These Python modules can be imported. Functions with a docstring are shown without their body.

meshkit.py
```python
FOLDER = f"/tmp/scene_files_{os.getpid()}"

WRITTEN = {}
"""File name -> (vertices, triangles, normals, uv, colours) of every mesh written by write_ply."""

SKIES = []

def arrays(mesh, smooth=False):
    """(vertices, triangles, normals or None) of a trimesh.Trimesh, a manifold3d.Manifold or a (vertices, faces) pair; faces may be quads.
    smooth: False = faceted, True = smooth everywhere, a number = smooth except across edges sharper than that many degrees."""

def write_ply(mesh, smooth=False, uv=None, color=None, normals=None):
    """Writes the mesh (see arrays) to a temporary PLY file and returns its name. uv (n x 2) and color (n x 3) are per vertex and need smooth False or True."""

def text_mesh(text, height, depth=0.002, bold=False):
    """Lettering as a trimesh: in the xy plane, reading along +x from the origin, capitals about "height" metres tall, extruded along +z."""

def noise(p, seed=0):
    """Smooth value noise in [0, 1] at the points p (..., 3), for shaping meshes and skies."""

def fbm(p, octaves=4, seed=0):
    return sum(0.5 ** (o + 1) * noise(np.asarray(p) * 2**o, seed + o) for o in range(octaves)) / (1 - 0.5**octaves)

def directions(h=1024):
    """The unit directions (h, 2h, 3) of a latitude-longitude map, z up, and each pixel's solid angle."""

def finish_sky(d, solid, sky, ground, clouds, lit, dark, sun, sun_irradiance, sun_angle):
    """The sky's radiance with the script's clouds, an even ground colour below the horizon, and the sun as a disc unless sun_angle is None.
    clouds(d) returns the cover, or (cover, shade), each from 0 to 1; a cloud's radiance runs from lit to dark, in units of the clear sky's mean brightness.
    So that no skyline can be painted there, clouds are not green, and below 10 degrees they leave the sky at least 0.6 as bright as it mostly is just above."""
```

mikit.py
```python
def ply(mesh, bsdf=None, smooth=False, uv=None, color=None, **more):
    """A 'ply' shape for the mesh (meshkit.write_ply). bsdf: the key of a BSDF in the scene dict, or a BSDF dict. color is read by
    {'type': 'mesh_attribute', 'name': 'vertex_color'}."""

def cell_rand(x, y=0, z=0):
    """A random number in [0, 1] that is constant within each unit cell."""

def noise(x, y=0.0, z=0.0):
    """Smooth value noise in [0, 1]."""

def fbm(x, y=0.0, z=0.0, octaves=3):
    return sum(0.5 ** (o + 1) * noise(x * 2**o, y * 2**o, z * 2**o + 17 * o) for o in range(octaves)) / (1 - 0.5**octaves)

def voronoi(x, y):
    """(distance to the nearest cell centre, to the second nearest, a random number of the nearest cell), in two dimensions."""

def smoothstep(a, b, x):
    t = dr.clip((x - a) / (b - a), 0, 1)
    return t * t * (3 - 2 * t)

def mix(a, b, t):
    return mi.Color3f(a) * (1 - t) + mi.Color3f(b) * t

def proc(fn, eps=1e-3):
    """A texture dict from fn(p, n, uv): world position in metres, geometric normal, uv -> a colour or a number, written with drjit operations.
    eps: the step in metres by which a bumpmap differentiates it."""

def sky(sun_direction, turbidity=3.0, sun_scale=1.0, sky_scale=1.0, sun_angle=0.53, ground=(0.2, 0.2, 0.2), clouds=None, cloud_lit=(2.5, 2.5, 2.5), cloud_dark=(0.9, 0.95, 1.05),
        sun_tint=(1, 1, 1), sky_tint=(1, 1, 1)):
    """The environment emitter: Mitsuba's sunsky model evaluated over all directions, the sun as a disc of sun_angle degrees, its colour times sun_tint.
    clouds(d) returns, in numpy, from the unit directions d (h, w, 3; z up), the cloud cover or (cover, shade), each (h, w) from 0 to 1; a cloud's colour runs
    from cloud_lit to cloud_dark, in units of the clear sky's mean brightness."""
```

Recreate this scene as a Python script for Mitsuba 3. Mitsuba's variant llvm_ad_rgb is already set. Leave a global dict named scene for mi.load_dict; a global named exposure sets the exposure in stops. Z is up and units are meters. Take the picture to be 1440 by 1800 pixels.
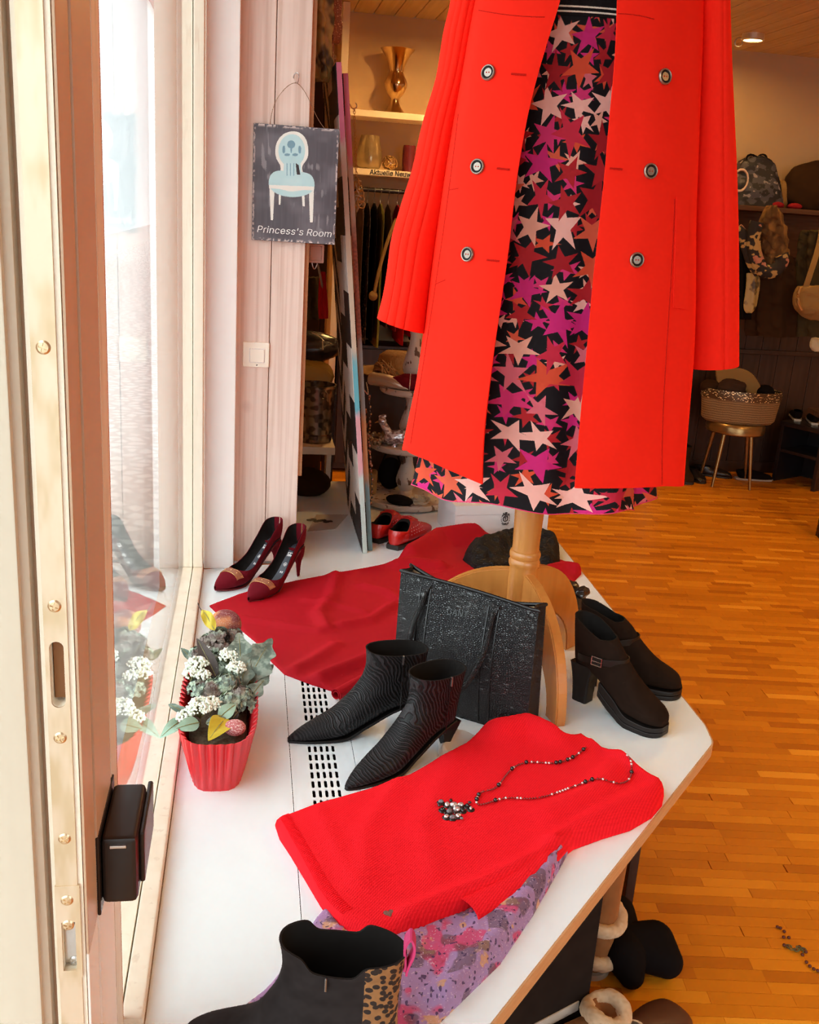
import math, random
import numpy as np, trimesh, drjit as dr, mitsuba as mi, mikit, meshkit
from mikit import proc, noise, fbm, voronoi, smoothstep, mix, cell_rand
import manifold3d as m3
import shapely, shapely.geometry as sg
from scipy.interpolate import CubicSpline, PchipInterpolator
from scipy.spatial import Delaunay
T = mi.ScalarTransform4f
rng = np.random.default_rng(7)

# ---------------------------------------------------------------- camera
FPX, CAM = 1738.0, np.array([0.0, 0.0, 1.6])
PITCH, ROLL = math.radians(16.92), math.radians(3.864)
FWD = np.array([0, math.cos(PITCH), -math.sin(PITCH)])
_r0 = np.array([1.0, 0, 0]); _u0 = np.cross(_r0, FWD)
RIGHT = math.cos(ROLL) * _r0 + math.sin(ROLL) * _u0
UP = -math.sin(ROLL) * _r0 + math.cos(ROLL) * _u0
scene = {'type': 'scene'}
labels = {}
scene['camera'] = {'type': 'perspective', 'fov_axis': 'x', 'fov': math.degrees(2 * math.atan(720 / FPX)), 'near_clip': 0.02, 'far_clip': 200.0,
                   'to_world': T().look_at(origin=CAM.tolist(), target=(CAM + FWD).tolist(), up=UP.tolist())}
# ---------------------------------------------------------------- daylight, exposure
exposure = 3.58
scene['sky'] = mikit.sky((-0.55, -0.45, 0.75), turbidity=5.0, sun_scale=0.0, sky_scale=2.2, ground=(0.35, 0.34, 0.33),
                         clouds=lambda d: np.full(d.shape[:2], 0.9), cloud_lit=(0.93, 1.07, 1.08), cloud_dark=(0.9, 0.92, 0.95))
LAMP = np.array([1.0, 0.60, 0.20]) * 62.0

# ---------------------------------------------------------------- measuring: a pixel of the photograph as a ray
def ray(x, y):
    d = FWD * FPX + RIGHT * (x - 720) - UP * (y - 900)
    return d / np.linalg.norm(d)
def at_z(x, y, z):
    d = ray(x, y); return CAM + d * ((z - CAM[2]) / d[2])
def at_d(x, y, Y):
    d = ray(x, y); return CAM + d * (Y / d[1])
def proj(p):
    d = np.asarray(p, float) - CAM; z = d @ FWD
    return 720 + FPX * (d @ RIGHT) / z, 900 - FPX * (d @ UP) / z
TH = math.radians(9.8)
UV, NV = np.array([-math.sin(TH), math.cos(TH), 0]), np.array([math.cos(TH), math.sin(TH), 0])
def W(u, n, z=0.0): return UV * u + NV * n + np.array([0, 0, z])
def toW(p): return float(np.dot(p, UV)), float(np.dot(p, NV)), float(p[2])
def at_u(x, y, u):
    d = ray(x, y); return CAM + d * ((u - CAM @ UV) / (d @ UV))
def at_n(x, y, n):
    d = ray(x, y); return CAM + d * ((n - CAM @ NV) / (d @ NV))
WM = np.eye(4); WM[:3, 0] = NV; WM[:3, 1] = UV     # local (n, u, z) -> world

# ---------------------------------------------------------------- scene entries
def key_of(name, parent=None):
    k = f'{parent}__{name}' if parent else name
    if k not in scene and k not in labels: return k
    i = 1
    while f'{k}_{i:03d}' in scene or f'{k}_{i:03d}' in labels: i += 1
    return f'{k}_{i:03d}'
def thing(name, label, cat, group=None):
    k = key_of(name); labels[k] = {'label': label, 'category': cat}
    if group: labels[k]['group'] = group
    return k
def obj(name, mesh, mat, parent=None, smooth=30, label=None, cat=None, group=None, kind=None, **kw):
    """ONE entry of the scene; mesh may already be a ply dict"""
    k = key_of(name, parent)
    d = {kk: v for kk, v in mesh.items()} if isinstance(mesh, dict) else mikit.ply(mesh, mat, smooth=smooth, **{a: b for a, b in kw.items() if a in ('uv', 'color')})
    if isinstance(mesh, dict) and mat is not None: d['bsdf'] = {'type': 'ref', 'id': mat}
    for a in ('to_world', 'emitter'):
        if a in kw: d[a] = kw[a]
    scene[k] = d
    e = {}
    if label: e['label'] = label
    if cat: e['category'] = cat
    if group: e['group'] = group
    if kind: e['kind'] = kind
    if e: labels[k] = e
    return k
def struct(name, mesh, mat, parent=None, smooth=30, label=None, **kw):
    return obj(name, mesh, mat, parent, smooth, label, kind='structure' if parent is None else None, **kw)

# ---------------------------------------------------------------- mesh helpers
def cat(ms): return trimesh.util.concatenate([m for m in ms if m is not None])
def tri(man):
    m = man.to_mesh(); return trimesh.Trimesh(m.vert_properties[:, :3], m.tri_verts, process=False)
def box(x0, x1, y0, y1, z0, z1, r=0.0, seg=8):
    if r <= 0:
        b = trimesh.creation.box((x1 - x0, y1 - y0, z1 - z0)); b.apply_translation(((x0 + x1) / 2, (y0 + y1) / 2, (z0 + z1) / 2)); return b
    pts = [(x, y, z) for x in (x0 + r, x1 - r) for y in (y0 + r, y1 - r) for z in (z0 + r, z1 - r)]
    dirs = np.array([[a, b, c] for a in (-1, 0, 1) for b in (-1, 0, 1) for c in (-1, 0, 1) if (a, b, c) != (0, 0, 0)], float)
    dirs /= np.linalg.norm(dirs, axis=1, keepdims=True)
    P = (np.array(pts)[:, None] + dirs[None] * r).reshape(-1, 3)
    return trimesh.convex.convex_hull(P)
def wbox(n0, n1, u0, u1, z0, z1, r=0.0):
    b = box(n0, n1, u0, u1, z0, z1, r); b.apply_transform(WM); return b
def place(mesh, loc=(0, 0, 0), rz=0.0, rx=0.0, ry=0.0, s=1.0):
    m = mesh.copy()
    M = trimesh.transformations.euler_matrix(math.radians(rx), math.radians(ry), math.radians(rz), 'sxyz')
    M[:3, :3] *= s; M[:3, 3] = loc; m.apply_transform(M); return m
def basis(origin, x, y, z):
    M = np.eye(4); M[:3, 0], M[:3, 1], M[:3, 2], M[:3, 3] = x, y, z, origin; return M
def frame_from(x, up=(0, 0, 1)):
    x = np.array(x, float); x /= np.linalg.norm(x); y = np.cross(up, x); y /= np.linalg.norm(y); return x, y, np.cross(x, y)
def prism(poly, h, z0=0.0):
    if getattr(poly, 'geom_type', '') == 'MultiPolygon': return cat([prism(g, h, z0) for g in poly.geoms])
    p = poly if hasattr(poly, 'exterior') else sg.Polygon(poly)
    m = trimesh.creation.extrude_polygon(p, h, engine='earcut'); m.apply_translation((0, 0, z0)); return m
def grid_faces(nu, nv, wrap_u=False, wrap_v=False):
    a, b = np.meshgrid(np.arange(nu if wrap_u else nu - 1), np.arange(nv if wrap_v else nv - 1), indexing='ij')
    i = lambda x, y: ((x % nu) * nv + (y % nv)).ravel()
    q = np.stack([i(a, b), i(a + 1, b), i(a + 1, b + 1), i(a, b + 1)], 1)
    return np.vstack([q[:, [0, 1, 2]], q[:, [0, 2, 3]]])
def surf(P, wrap_u=False, wrap_v=False, cap=False):
    P = np.asarray(P, float); nu, nv = P.shape[:2]; v = P.reshape(-1, 3); f = grid_faces(nu, nv, wrap_u, wrap_v)
    if cap and wrap_v:
        c0, c1 = P[0].mean(0), P[-1].mean(0); v = np.vstack([v, c0, c1]); n = nu * nv
        j = np.arange(nv); k = (j + 1) % nv
        f = np.vstack([f, np.stack([np.full(nv, n), j, k], 1), np.stack([np.full(nv, n + 1), (nu - 1) * nv + k, (nu - 1) * nv + j], 1)])
    return trimesh.Trimesh(v, f, process=False)
def grid_normals(P, wrap_v=False):
    du = np.gradient(P, axis=0)
    dv = (np.roll(P, -1, 1) - np.roll(P, 1, 1)) if wrap_v else np.gradient(P, axis=1)
    n = np.cross(du, dv); return n / np.maximum(np.linalg.norm(n, axis=2, keepdims=True), 1e-12)
def shell(P, t, wrap_v=False, uvgrid=None, inward=1):
    """closed sheet of thickness t from a grid of points; returns (mesh, uv)"""
    P = np.asarray(P, float); nu, nv = P.shape[:2]; Q = P - grid_normals(P, wrap_v) * t * inward
    v = np.vstack([P.reshape(-1, 3), Q.reshape(-1, 3)]); N = nu * nv
    f = grid_faces(nu, nv, False, wrap_v); F = [f, f[:, ::-1] + N]
    def strip(idx):
        a, b = idx[:-1], idx[1:]
        F.append(np.vstack([np.stack([a, b, b + N], 1)[:, ::-1], np.stack([a, b + N, a + N], 1)[:, ::-1]]))
    I = np.arange(N).reshape(nu, nv)
    r = lambda x: np.append(x, x[0]) if wrap_v else x
    strip(r(I[0])[::-1]); strip(r(I[-1]))
    if not wrap_v: strip(I[:, 0]); strip(I[:, -1][::-1])
    m = trimesh.Trimesh(v, np.vstack(F), process=False)
    uv = None if uvgrid is None else np.vstack([np.asarray(uvgrid).reshape(-1, 2)] * 2)
    return m, uv
def refine(C, nu, nv, closed_v=False, kind='cubic'):
    """interpolates a control grid (rows x columns x k) to nu x nv"""
    C = np.asarray(C, float)
    if closed_v: C = np.concatenate([C, C[:, :1]], 1)
    I = CubicSpline if kind == 'cubic' else PchipInterpolator
    a = np.arange(C.shape[0]); C = I(a, C, axis=0)(np.linspace(0, a[-1], nu))
    b = np.arange(C.shape[1])
    if closed_v:
        C = CubicSpline(b, C, axis=1, bc_type='periodic')(np.linspace(0, b[-1], nv + 1))[:, :-1]
    else: C = I(b, C, axis=1)(np.linspace(0, b[-1], nv))
    return C
def smooth_path(pts, n, closed=False):
    pts = np.asarray(pts, float)
    if closed: pts = np.vstack([pts, pts[:1]])
    d = np.r_[0, np.cumsum(np.linalg.norm(np.diff(pts, axis=0), axis=1) + 1e-9)]
    cs = CubicSpline(d, pts, axis=0, bc_type='periodic' if closed else 'not-a-knot') if len(pts) > 2 else (lambda t: pts[0] + (pts[-1] - pts[0]) * (t / d[-1])[:, None])
    t = np.linspace(0, d[-1], n + (1 if closed else 0)); return cs(t)[:n]
def sweep(path, prof, up=(0, 0, 1), closed=False, scale=None, cap=True):
    """sweeps a closed 2-D profile (k x 2: side, up) along a path"""
    path = np.asarray(path, float); prof = np.asarray(prof, float)
    t = (np.roll(path, -1, 0) - np.roll(path, 1, 0)) if closed else np.gradient(path, axis=0)
    t /= np.maximum(np.linalg.norm(t, axis=1, keepdims=True), 1e-12)
    s = np.cross(np.broadcast_to(up, t.shape), t); bad = np.linalg.norm(s, axis=1) < 1e-3; s[bad] = [1, 0, 0]
    s /= np.linalg.norm(s, axis=1, keepdims=True); w = np.cross(t, s)
    sc = np.ones(len(path)) if scale is None else np.asarray(scale)
    P = path[:, None] + (s[:, None] * prof[None, :, :1] + w[:, None] * prof[None, :, 1:]) * sc[:, None, None]
    return surf(P[:, ::-1], wrap_u=closed, wrap_v=True, cap=cap and not closed)
def circ(r, n=10, ry=None):
    a = np.arange(n) * 2 * math.pi / n; return np.stack([r * np.cos(a), (ry or r) * np.sin(a)], 1)
def rect_prof(w, h, r=0.0):
    if r <= 0: return np.array([[-w, -h], [w, -h], [w, h], [-w, h]], float) / 2
    return np.array(sg.box(-w / 2 + r, -h / 2 + r, w / 2 - r, h / 2 - r).buffer(r, quad_segs=2).exterior.coords)[:-1][::-1]
def tube(pts, r, n=8, closed=False, samples=None, up=(0, 0, 1), scale=None):
    p = np.asarray(pts, float) if samples is None else smooth_path(pts, samples, closed)
    return sweep(p, circ(r, n), up, closed, scale)
def rod(a, b, r, n=10, r1=None):
    a, b = np.asarray(a, float), np.asarray(b, float); d = b - a
    up = (1, 0, 0) if abs(d[2]) > 0.8 * np.linalg.norm(d) else (0, 0, 1)
    return sweep(np.array([a, b]), circ(r, n), up, scale=[1, (r1 or r) / r])
def lathe(prof, n=40):
    """revolves (r, z) pairs about z"""
    p = np.asarray(prof, float); a = np.arange(n) * 2 * math.pi / n
    P = np.stack([p[:, :1] * np.cos(a), p[:, :1] * np.sin(a), np.repeat(p[:, 1:], n, 1)], -1)
    return surf(P[::-1] if False else P[:, ::-1], wrap_v=True, cap=True)
def ball(r, loc=(0, 0, 0), sub=2, s=(1, 1, 1)):
    m = trimesh.creation.icosphere(sub, r); m.apply_scale(s); m.apply_translation(loc); return m
def lens_dir(mesh, direction, loc, up=(0, 0, 1)):
    """turns the mesh's +z to direction"""
    z = np.array(direction, float); z /= np.linalg.norm(z); x = np.cross(up, z)
    if np.linalg.norm(x) < 1e-4: x = np.array([1.0, 0, 0])
    x /= np.linalg.norm(x); m = mesh.copy(); m.apply_transform(basis(loc, x, np.cross(z, x), z)); return m
def cloth(outline, z0, h, edge=0.02, ridges=(), res=0.008, wob=0.0, wscale=14.0, seed=0, extra=None, cut=None):
    """cloth lying on z0: outline (k x 2 world), rounded edge, ridges (polyline, width, height); closed mesh"""
    poly = sg.Polygon(outline).buffer(0)
    if poly.geom_type != 'Polygon': poly = max(poly.geoms, key=lambda g: g.area)
    x0, y0, x1, y1 = poly.bounds
    ring = np.array(poly.exterior.segmentize(res).coords)[:-1]
    gx, gy = np.meshgrid(np.arange(x0, x1, res), np.arange(y0, y1, res * 0.9)); gx[::2] += res / 2
    g = np.stack([gx.ravel(), gy.ravel()], 1)
    inner = poly.buffer(-res * 0.45)
    g = g[shapely.contains_xy(inner, g[:, 0], g[:, 1])]
    for fr in (0.12, 0.4):      # extra rings so that the edge is round
        b = poly.buffer(-edge * fr)
        if not b.is_empty:
            bb = b if b.geom_type == 'Polygon' else max(b.geoms, key=lambda q: q.area)
            g = np.vstack([g, np.array(bb.exterior.segmentize(res).coords)[:-1]])
    p = np.vstack([ring, g]); d = shapely.distance(poly.exterior, shapely.points(p))
    tri_ = Delaunay(p).simplices
    c = p[tri_].mean(1); tri_ = tri_[shapely.contains_xy(poly, c[:, 0], c[:, 1])]
    a2 = np.cross(p[tri_[:, 1]] - p[tri_[:, 0]], p[tri_[:, 2]] - p[tri_[:, 0]])
    tri_ = tri_[np.abs(a2) > 1e-10]; a2 = a2[np.abs(a2) > 1e-10]; tri_[a2 < 0] = tri_[a2 < 0][:, ::-1]
    q = np.clip(d / edge, 0, 1); k = np.sqrt(1 - (1 - q) ** 2)
    z = np.full(len(p), h)
    for line, w, hh in ridges:
        dd = shapely.distance(sg.LineString(line), shapely.points(p)); z = z + hh * np.exp(-(dd / w) ** 2)
    if wob: z = z + wob * (meshkit.fbm(np.column_stack([p * wscale, np.full(len(p), seed * 3.7)]), 3) - 0.5) * 2
    if extra is not None: z = z + extra(p)
    z = np.maximum(z, 0.0015) * (0.12 + 0.88 * k)
    N = len(p); nr = len(ring)
    v = np.vstack([np.column_stack([p, z0 + z]), np.column_stack([p, np.full(N, z0)])])
    i = np.arange(nr); j = (i + 1) % nr
    ccw = sg.LinearRing(ring).is_ccw
    side = np.vstack([np.stack([i, i + N, j + N], 1), np.stack([i, j + N, j], 1)])
    if not ccw: side = side[:, ::-1]
    m = trimesh.Trimesh(v, np.vstack([tri_, tri_[:, ::-1] + N, side]), process=False)
    return m
def height_at(mesh):
    """a function z(x, y) on top of a cloth mesh"""
    from scipy.interpolate import LinearNDInterpolator, NearestNDInterpolator
    v = mesh.vertices[:len(mesh.vertices) // 2]; a = LinearNDInterpolator(v[:, :2], v[:, 2]); b = NearestNDInterpolator(v[:, :2], v[:, 2])
    def f(x, y):
        z = a(x, y); return np.where(np.isnan(z), b(x, y), z)
    return f
def fan(Tp, Bp, Wd, nseg=48, nring=36, ex=2.0, close0=True, close1=False, inner=0.0, inner_from=0.0, lean=None):
    """loft between a top line and a bottom line in the local xz plane (shoes): section i joins T_i and B_i, half width W_i; returns (outer, lining)"""
    n = len(Tp); s = np.linspace(0, 1, n); t = np.linspace(0, 1, nseg)
    f = lambda a: PchipInterpolator(s, np.asarray(a, float), axis=0)(t)
    tp, bp, w = f(Tp), f(Bp), f(Wd); e = f(np.full(n, ex) if np.isscalar(ex) else ex)
    ln = f(lean) if lean is not None else np.zeros(nseg)
    a = np.arange(nring) * 2 * math.pi / nring; c, sn = np.cos(a), np.sin(a)
    mid, half = (tp + bp) / 2, (tp - bp) / 2
    def rings(shrink):
        h = np.linalg.norm(half, axis=1); k = np.maximum(h - shrink, 1e-4) / np.maximum(h, 1e-9); ww = np.maximum(w - shrink, 1e-4)
        cc = np.sign(c)[None] * np.abs(c)[None] ** (2 / e[:, None]); ss = np.sign(sn)[None] * np.abs(sn)[None] ** (2 / e[:, None])
        P = np.zeros((nseg, nring, 3))
        P[..., 0] = mid[:, None, 0] + half[:, None, 0] * cc * k[:, None]; P[..., 2] = mid[:, None, 1] + half[:, None, 1] * cc * k[:, None]
        P[..., 1] = ww[:, None] * ss + ln[:, None] * cc
        return P
    P = rings(0.0); outer = surf(P, wrap_v=True)
    v, fa = outer.vertices, outer.faces
    if close0:
        v = np.vstack([v, P[0].mean(0)]); j = np.arange(nring); fa = np.vstack([fa, np.stack([np.full(nring, len(v) - 1), j, (j + 1) % nring], 1)])
    if close1:
        v = np.vstack([v, P[-1].mean(0)]); j = np.arange(nring) + (nseg - 1) * nring; kx = (np.arange(nring) + 1) % nring + (nseg - 1) * nring
        fa = np.vstack([fa, np.stack([np.full(nring, len(v) - 1), kx, j], 1)])
    outer = trimesh.Trimesh(v, fa, process=False); lining = None
    if inner > 0:
        i0 = int(inner_from * nseg); Q = rings(inner)[i0:]
        rim = np.stack([P[-1], Q[-1]]); L = np.concatenate([Q, P[-1:]], 0)
        L = surf(L[:, ::-1], wrap_v=True)
        v = np.vstack([L.vertices, Q[0].mean(0)]); j = np.arange(nring)
        lining = trimesh.Trimesh(v, np.vstack([L.faces, np.stack([np.full(nring, len(v) - 1), j, (j + 1) % nring], 1)]), process=False)
    return outer, lining
def fixn(m):
    m = m.copy(); m.merge_vertices(); m.fix_normals(); return m
def hullball(pts, rs, sub=1):
    return trimesh.convex.convex_hull(np.vstack([trimesh.creation.icosphere(sub, r).vertices + p for p, r in zip(pts, rs)]))

# ---------------------------------------------------------------- materials
def mat(name, color=None, rough=0.5, fn=None, spec=0.5, metallic=0.0, sheen=0.0, clear=0.0, bump=None, bscale=1.0, eps=1e-3, vc=False, strans=0.0, sided=True, cgloss=0.9):
    base = {'type': 'mesh_attribute', 'name': 'vertex_color'} if vc else proc(fn) if fn else {'type': 'rgb', 'value': list(color)}
    b = {'type': 'principled', 'base_color': base, 'roughness': float(rough), 'specular': float(spec), 'metallic': float(metallic)}
    if sheen: b['sheen'] = float(sheen); b['sheen_tint'] = 0.7
    if clear: b['clearcoat'] = float(clear); b['clearcoat_gloss'] = float(cgloss)
    if bump is not None: b = {'type': 'bumpmap', 'arbitrary': proc(bump, eps=eps), 'scale': float(bscale), 'bsdf': b}
    scene[name] = {'type': 'twosided', 'bsdf': b} if sided else b
    return name
C3 = lambda r, g, b: mi.Color3f(r, g, b)
# ================================================================ MATERIALS of the setting
def _boards(p, n, uv):
    a = p.x * UV_x(p); g = noise(p.x * 260, p.y * 260, p.z * 5); h = fbm(p.x * 90 + 3, p.y * 90, p.z * 1.6)
    k = noise(p.x * 16, p.y * 16, p.z * 7.0); knot = smoothstep(0.86, 0.93, k)
    c = mix(C3(0.78, 0.63, 0.55), C3(0.58, 0.41, 0.33), smoothstep(0.35, 0.8, h) * 0.7 + g * 0.25)
    return mix(c, C3(0.36, 0.24, 0.20), knot * 0.6)
UV_x = lambda p: 0.0
mat('boards_mat', rough=0.55, fn=_boards, spec=0.3)
def _cream(p, n, uv):
    h = fbm(p.x * 40, p.y * 40, p.z * 2.2); w = smoothstep(0.64, 0.8, fbm(p.x * 90, p.y * 90, p.z * 9 + 5))
    return mix(mix(C3(0.76, 0.68, 0.55), C3(0.68, 0.57, 0.43), h), C3(0.52, 0.38, 0.26), w * 0.35)
mat('cream_mat', rough=0.45, fn=_cream)
mat('casing_mat', rough=0.5, fn=lambda p, n, uv: mix(C3(0.56, 0.48, 0.37), C3(0.50, 0.40, 0.30), fbm(p.x * 40, p.y * 40, p.z * 2.2)))
mat('white_trim_mat', (0.80, 0.745, 0.70), 0.5)
mat('brown_paint_mat', (0.54, 0.37, 0.25), 0.4)
mat('plaster_mat', rough=0.9, fn=lambda p, n, uv: mix(C3(0.56, 0.39, 0.235), C3(0.50, 0.34, 0.205), fbm(p.x * 3, p.y * 3, p.z * 3)), spec=0.15)
mat('dark_panel_mat', rough=0.5, fn=lambda p, n, uv: mix(C3(0.022, 0.008, 0.005), C3(0.045, 0.017, 0.009), noise(p.x * 60, p.y * 60, p.z * 3)))
mat('table_white', (0.76, 0.84, 0.86), 0.22, spec=0.5, clear=0.3)
mat('edge_wood', rough=0.5, fn=lambda p, n, uv: mix(C3(0.56, 0.33, 0.16), C3(0.45, 0.24, 0.11), fbm(p.x * 30, p.y * 30, p.z * 200)))
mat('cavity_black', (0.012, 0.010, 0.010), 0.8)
mat('parquet_mat', vc=True, rough=0.36, spec=0.28)
mat('ceiling_mat', rough=0.55, fn=lambda p, n, uv: mix(C3(0.58, 0.40, 0.20), C3(0.46, 0.29, 0.13), fbm((p.x * UV[0] + p.y * UV[1]) * 2.2, (p.x * NV[0] + p.y * NV[1]) * 55)))
mat('shelf_cream', (0.78, 0.66, 0.50), 0.5)
scene['pane_glass'] = {'type': 'thindielectric', 'int_ior': 1.5}
mat('brass_plate', rough=0.45, metallic=0.55, fn=lambda p, n, uv: mix(C3(0.74, 0.58, 0.42), C3(0.62, 0.46, 0.28), smoothstep(0.4, 0.75, fbm(p.x * 70, p.y * 70, p.z * 18))))
mat('brass_screw', (0.72, 0.52, 0.32), 0.3, metallic=0.9)
mat('steel', (0.62, 0.60, 0.58), 0.3, metallic=1.0)
mat('dark_metal', (0.022, 0.016, 0.015), 0.35, metallic=0.3)
mat('black_plastic', (0.010, 0.008, 0.008), 0.35)
mat('white_plastic', (0.83, 0.76, 0.64), 0.3)
mat('raw_wood', rough=0.6, fn=lambda p, n, uv: mix(C3(0.26, 0.10, 0.025), C3(0.13, 0.045, 0.012), fbm(p.x * 80, p.y * 80, p.z * 12)))
mat('asphalt', rough=0.9, fn=lambda p, n, uv: mix(C3(0.50, 0.49, 0.47), C3(0.66, 0.65, 0.62), smoothstep(0.1, 0.5, voronoi(p.x * 9, p.y * 9)[1] - voronoi(p.x * 9, p.y * 9)[0])))
mat('render_white', (0.88, 0.87, 0.84), 0.9)
mat('timber_dark', (0.10, 0.05, 0.03), 0.7)
mat('timber_red', (0.42, 0.13, 0.07), 0.7)
mat('window_dark', (0.08, 0.09, 0.10), 0.1)

# ================================================================ THE SETTING
CEIL, BACK = 2.675, 6.3
struct('floor', wbox(-0.3, 5.6, -2.6, BACK, -0.12, -0.012), 'raw_wood', label='orange-brown parquet floor of short wooden strips')
# parquet: every strip is its own piece; the nearest 300 in view are entries, the rest one mesh
PH = math.radians(2.0)
fdir, fper = np.array([math.cos(PH), math.sin(PH)]), np.array([-math.sin(PH), math.cos(PH)])
PW = 0.036
strips = []
r_ = np.random.default_rng(3)
for j in range(int(-2.4 / PW), int(7.4 / PW)):
    s = -1.6 + r_.random() * 0.2
    while s < 6.4:
        L = 0.19 * (1 if r_.random() < 0.8 else 0.6 + 0.7 * r_.random())
        c = fdir * (s + L / 2) + fper * (j + 0.5) * PW
        u, n, _ = toW(np.array([c[0], c[1], 0]))
        if -0.2 < n < 5.5 and -2.5 < u < BACK - 0.02: strips.append((s, L, j, c))
        s += L
def strip_rgb(t):
    pal = np.array([[0.50, 0.160, 0.007], [0.58, 0.200, 0.010], [0.63, 0.235, 0.014], [0.54, 0.175, 0.008], [0.43, 0.125, 0.006], [0.70, 0.29, 0.025]])
    return pal[t] * [1.16, 1.16, 1.0]
def strip_mesh(L, w=PW):
    g = 0.00035
    return box(-L / 2 + g, L / 2 - g, -w / 2 + g, w / 2 - g, -0.012, 0.0)
def tplace(c): return T().translate([float(c[0]), float(c[1]), 0.0]).rotate([0, 0, 1], math.degrees(PH))
seen = []
for i, (s, L, j, c) in enumerate(strips):
    x, y = proj((c[0], c[1], 0))
    if c[1] > 0.3 and 860 < x < 1500 and 860 < y < 1830: seen.append((np.hypot(*c), i))
near = {i for _, i in sorted(seen)[:300]}
variants = {}
for i, (s, L, j, c) in enumerate(strips):
    if i not in near: continue
    t = int(r_.choice(6, p=[.26, .24, .12, .22, .12, .04])); kk = (round(L, 2), t)
    if kk not in variants:
        b = strip_mesh(kk[0]); variants[kk] = mikit.ply(b, 'parquet_mat', color=np.tile(strip_rgb(t), (len(b.vertices), 1)))
    obj('strip', variants[kk], None, 'floor', to_world=tplace(c))
b0 = strip_mesh(1.0); V, F, Cc = [], [], []
for i, (s, L, j, c) in enumerate(strips):
    if i in near: continue
    v = b0.vertices * [L * 0.995, 1, 1]; v = np.column_stack([v[:, 0] * fdir[0] + v[:, 1] * fper[0] + c[0], v[:, 0] * fdir[1] + v[:, 1] * fper[1] + c[1], v[:, 2]])
    F.append(b0.faces + 8 * len(V)); V.append(v); Cc.append(np.tile(strip_rgb(int(r_.choice(6, p=[.26, .24, .12, .22, .12, .04]))), (8, 1)))
obj('parquet_strips', trimesh.Trimesh(np.vstack(V), np.vstack(F), process=False), 'parquet_mat', 'floor', smooth=False, color=np.vstack(Cc), kind='stuff')
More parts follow.
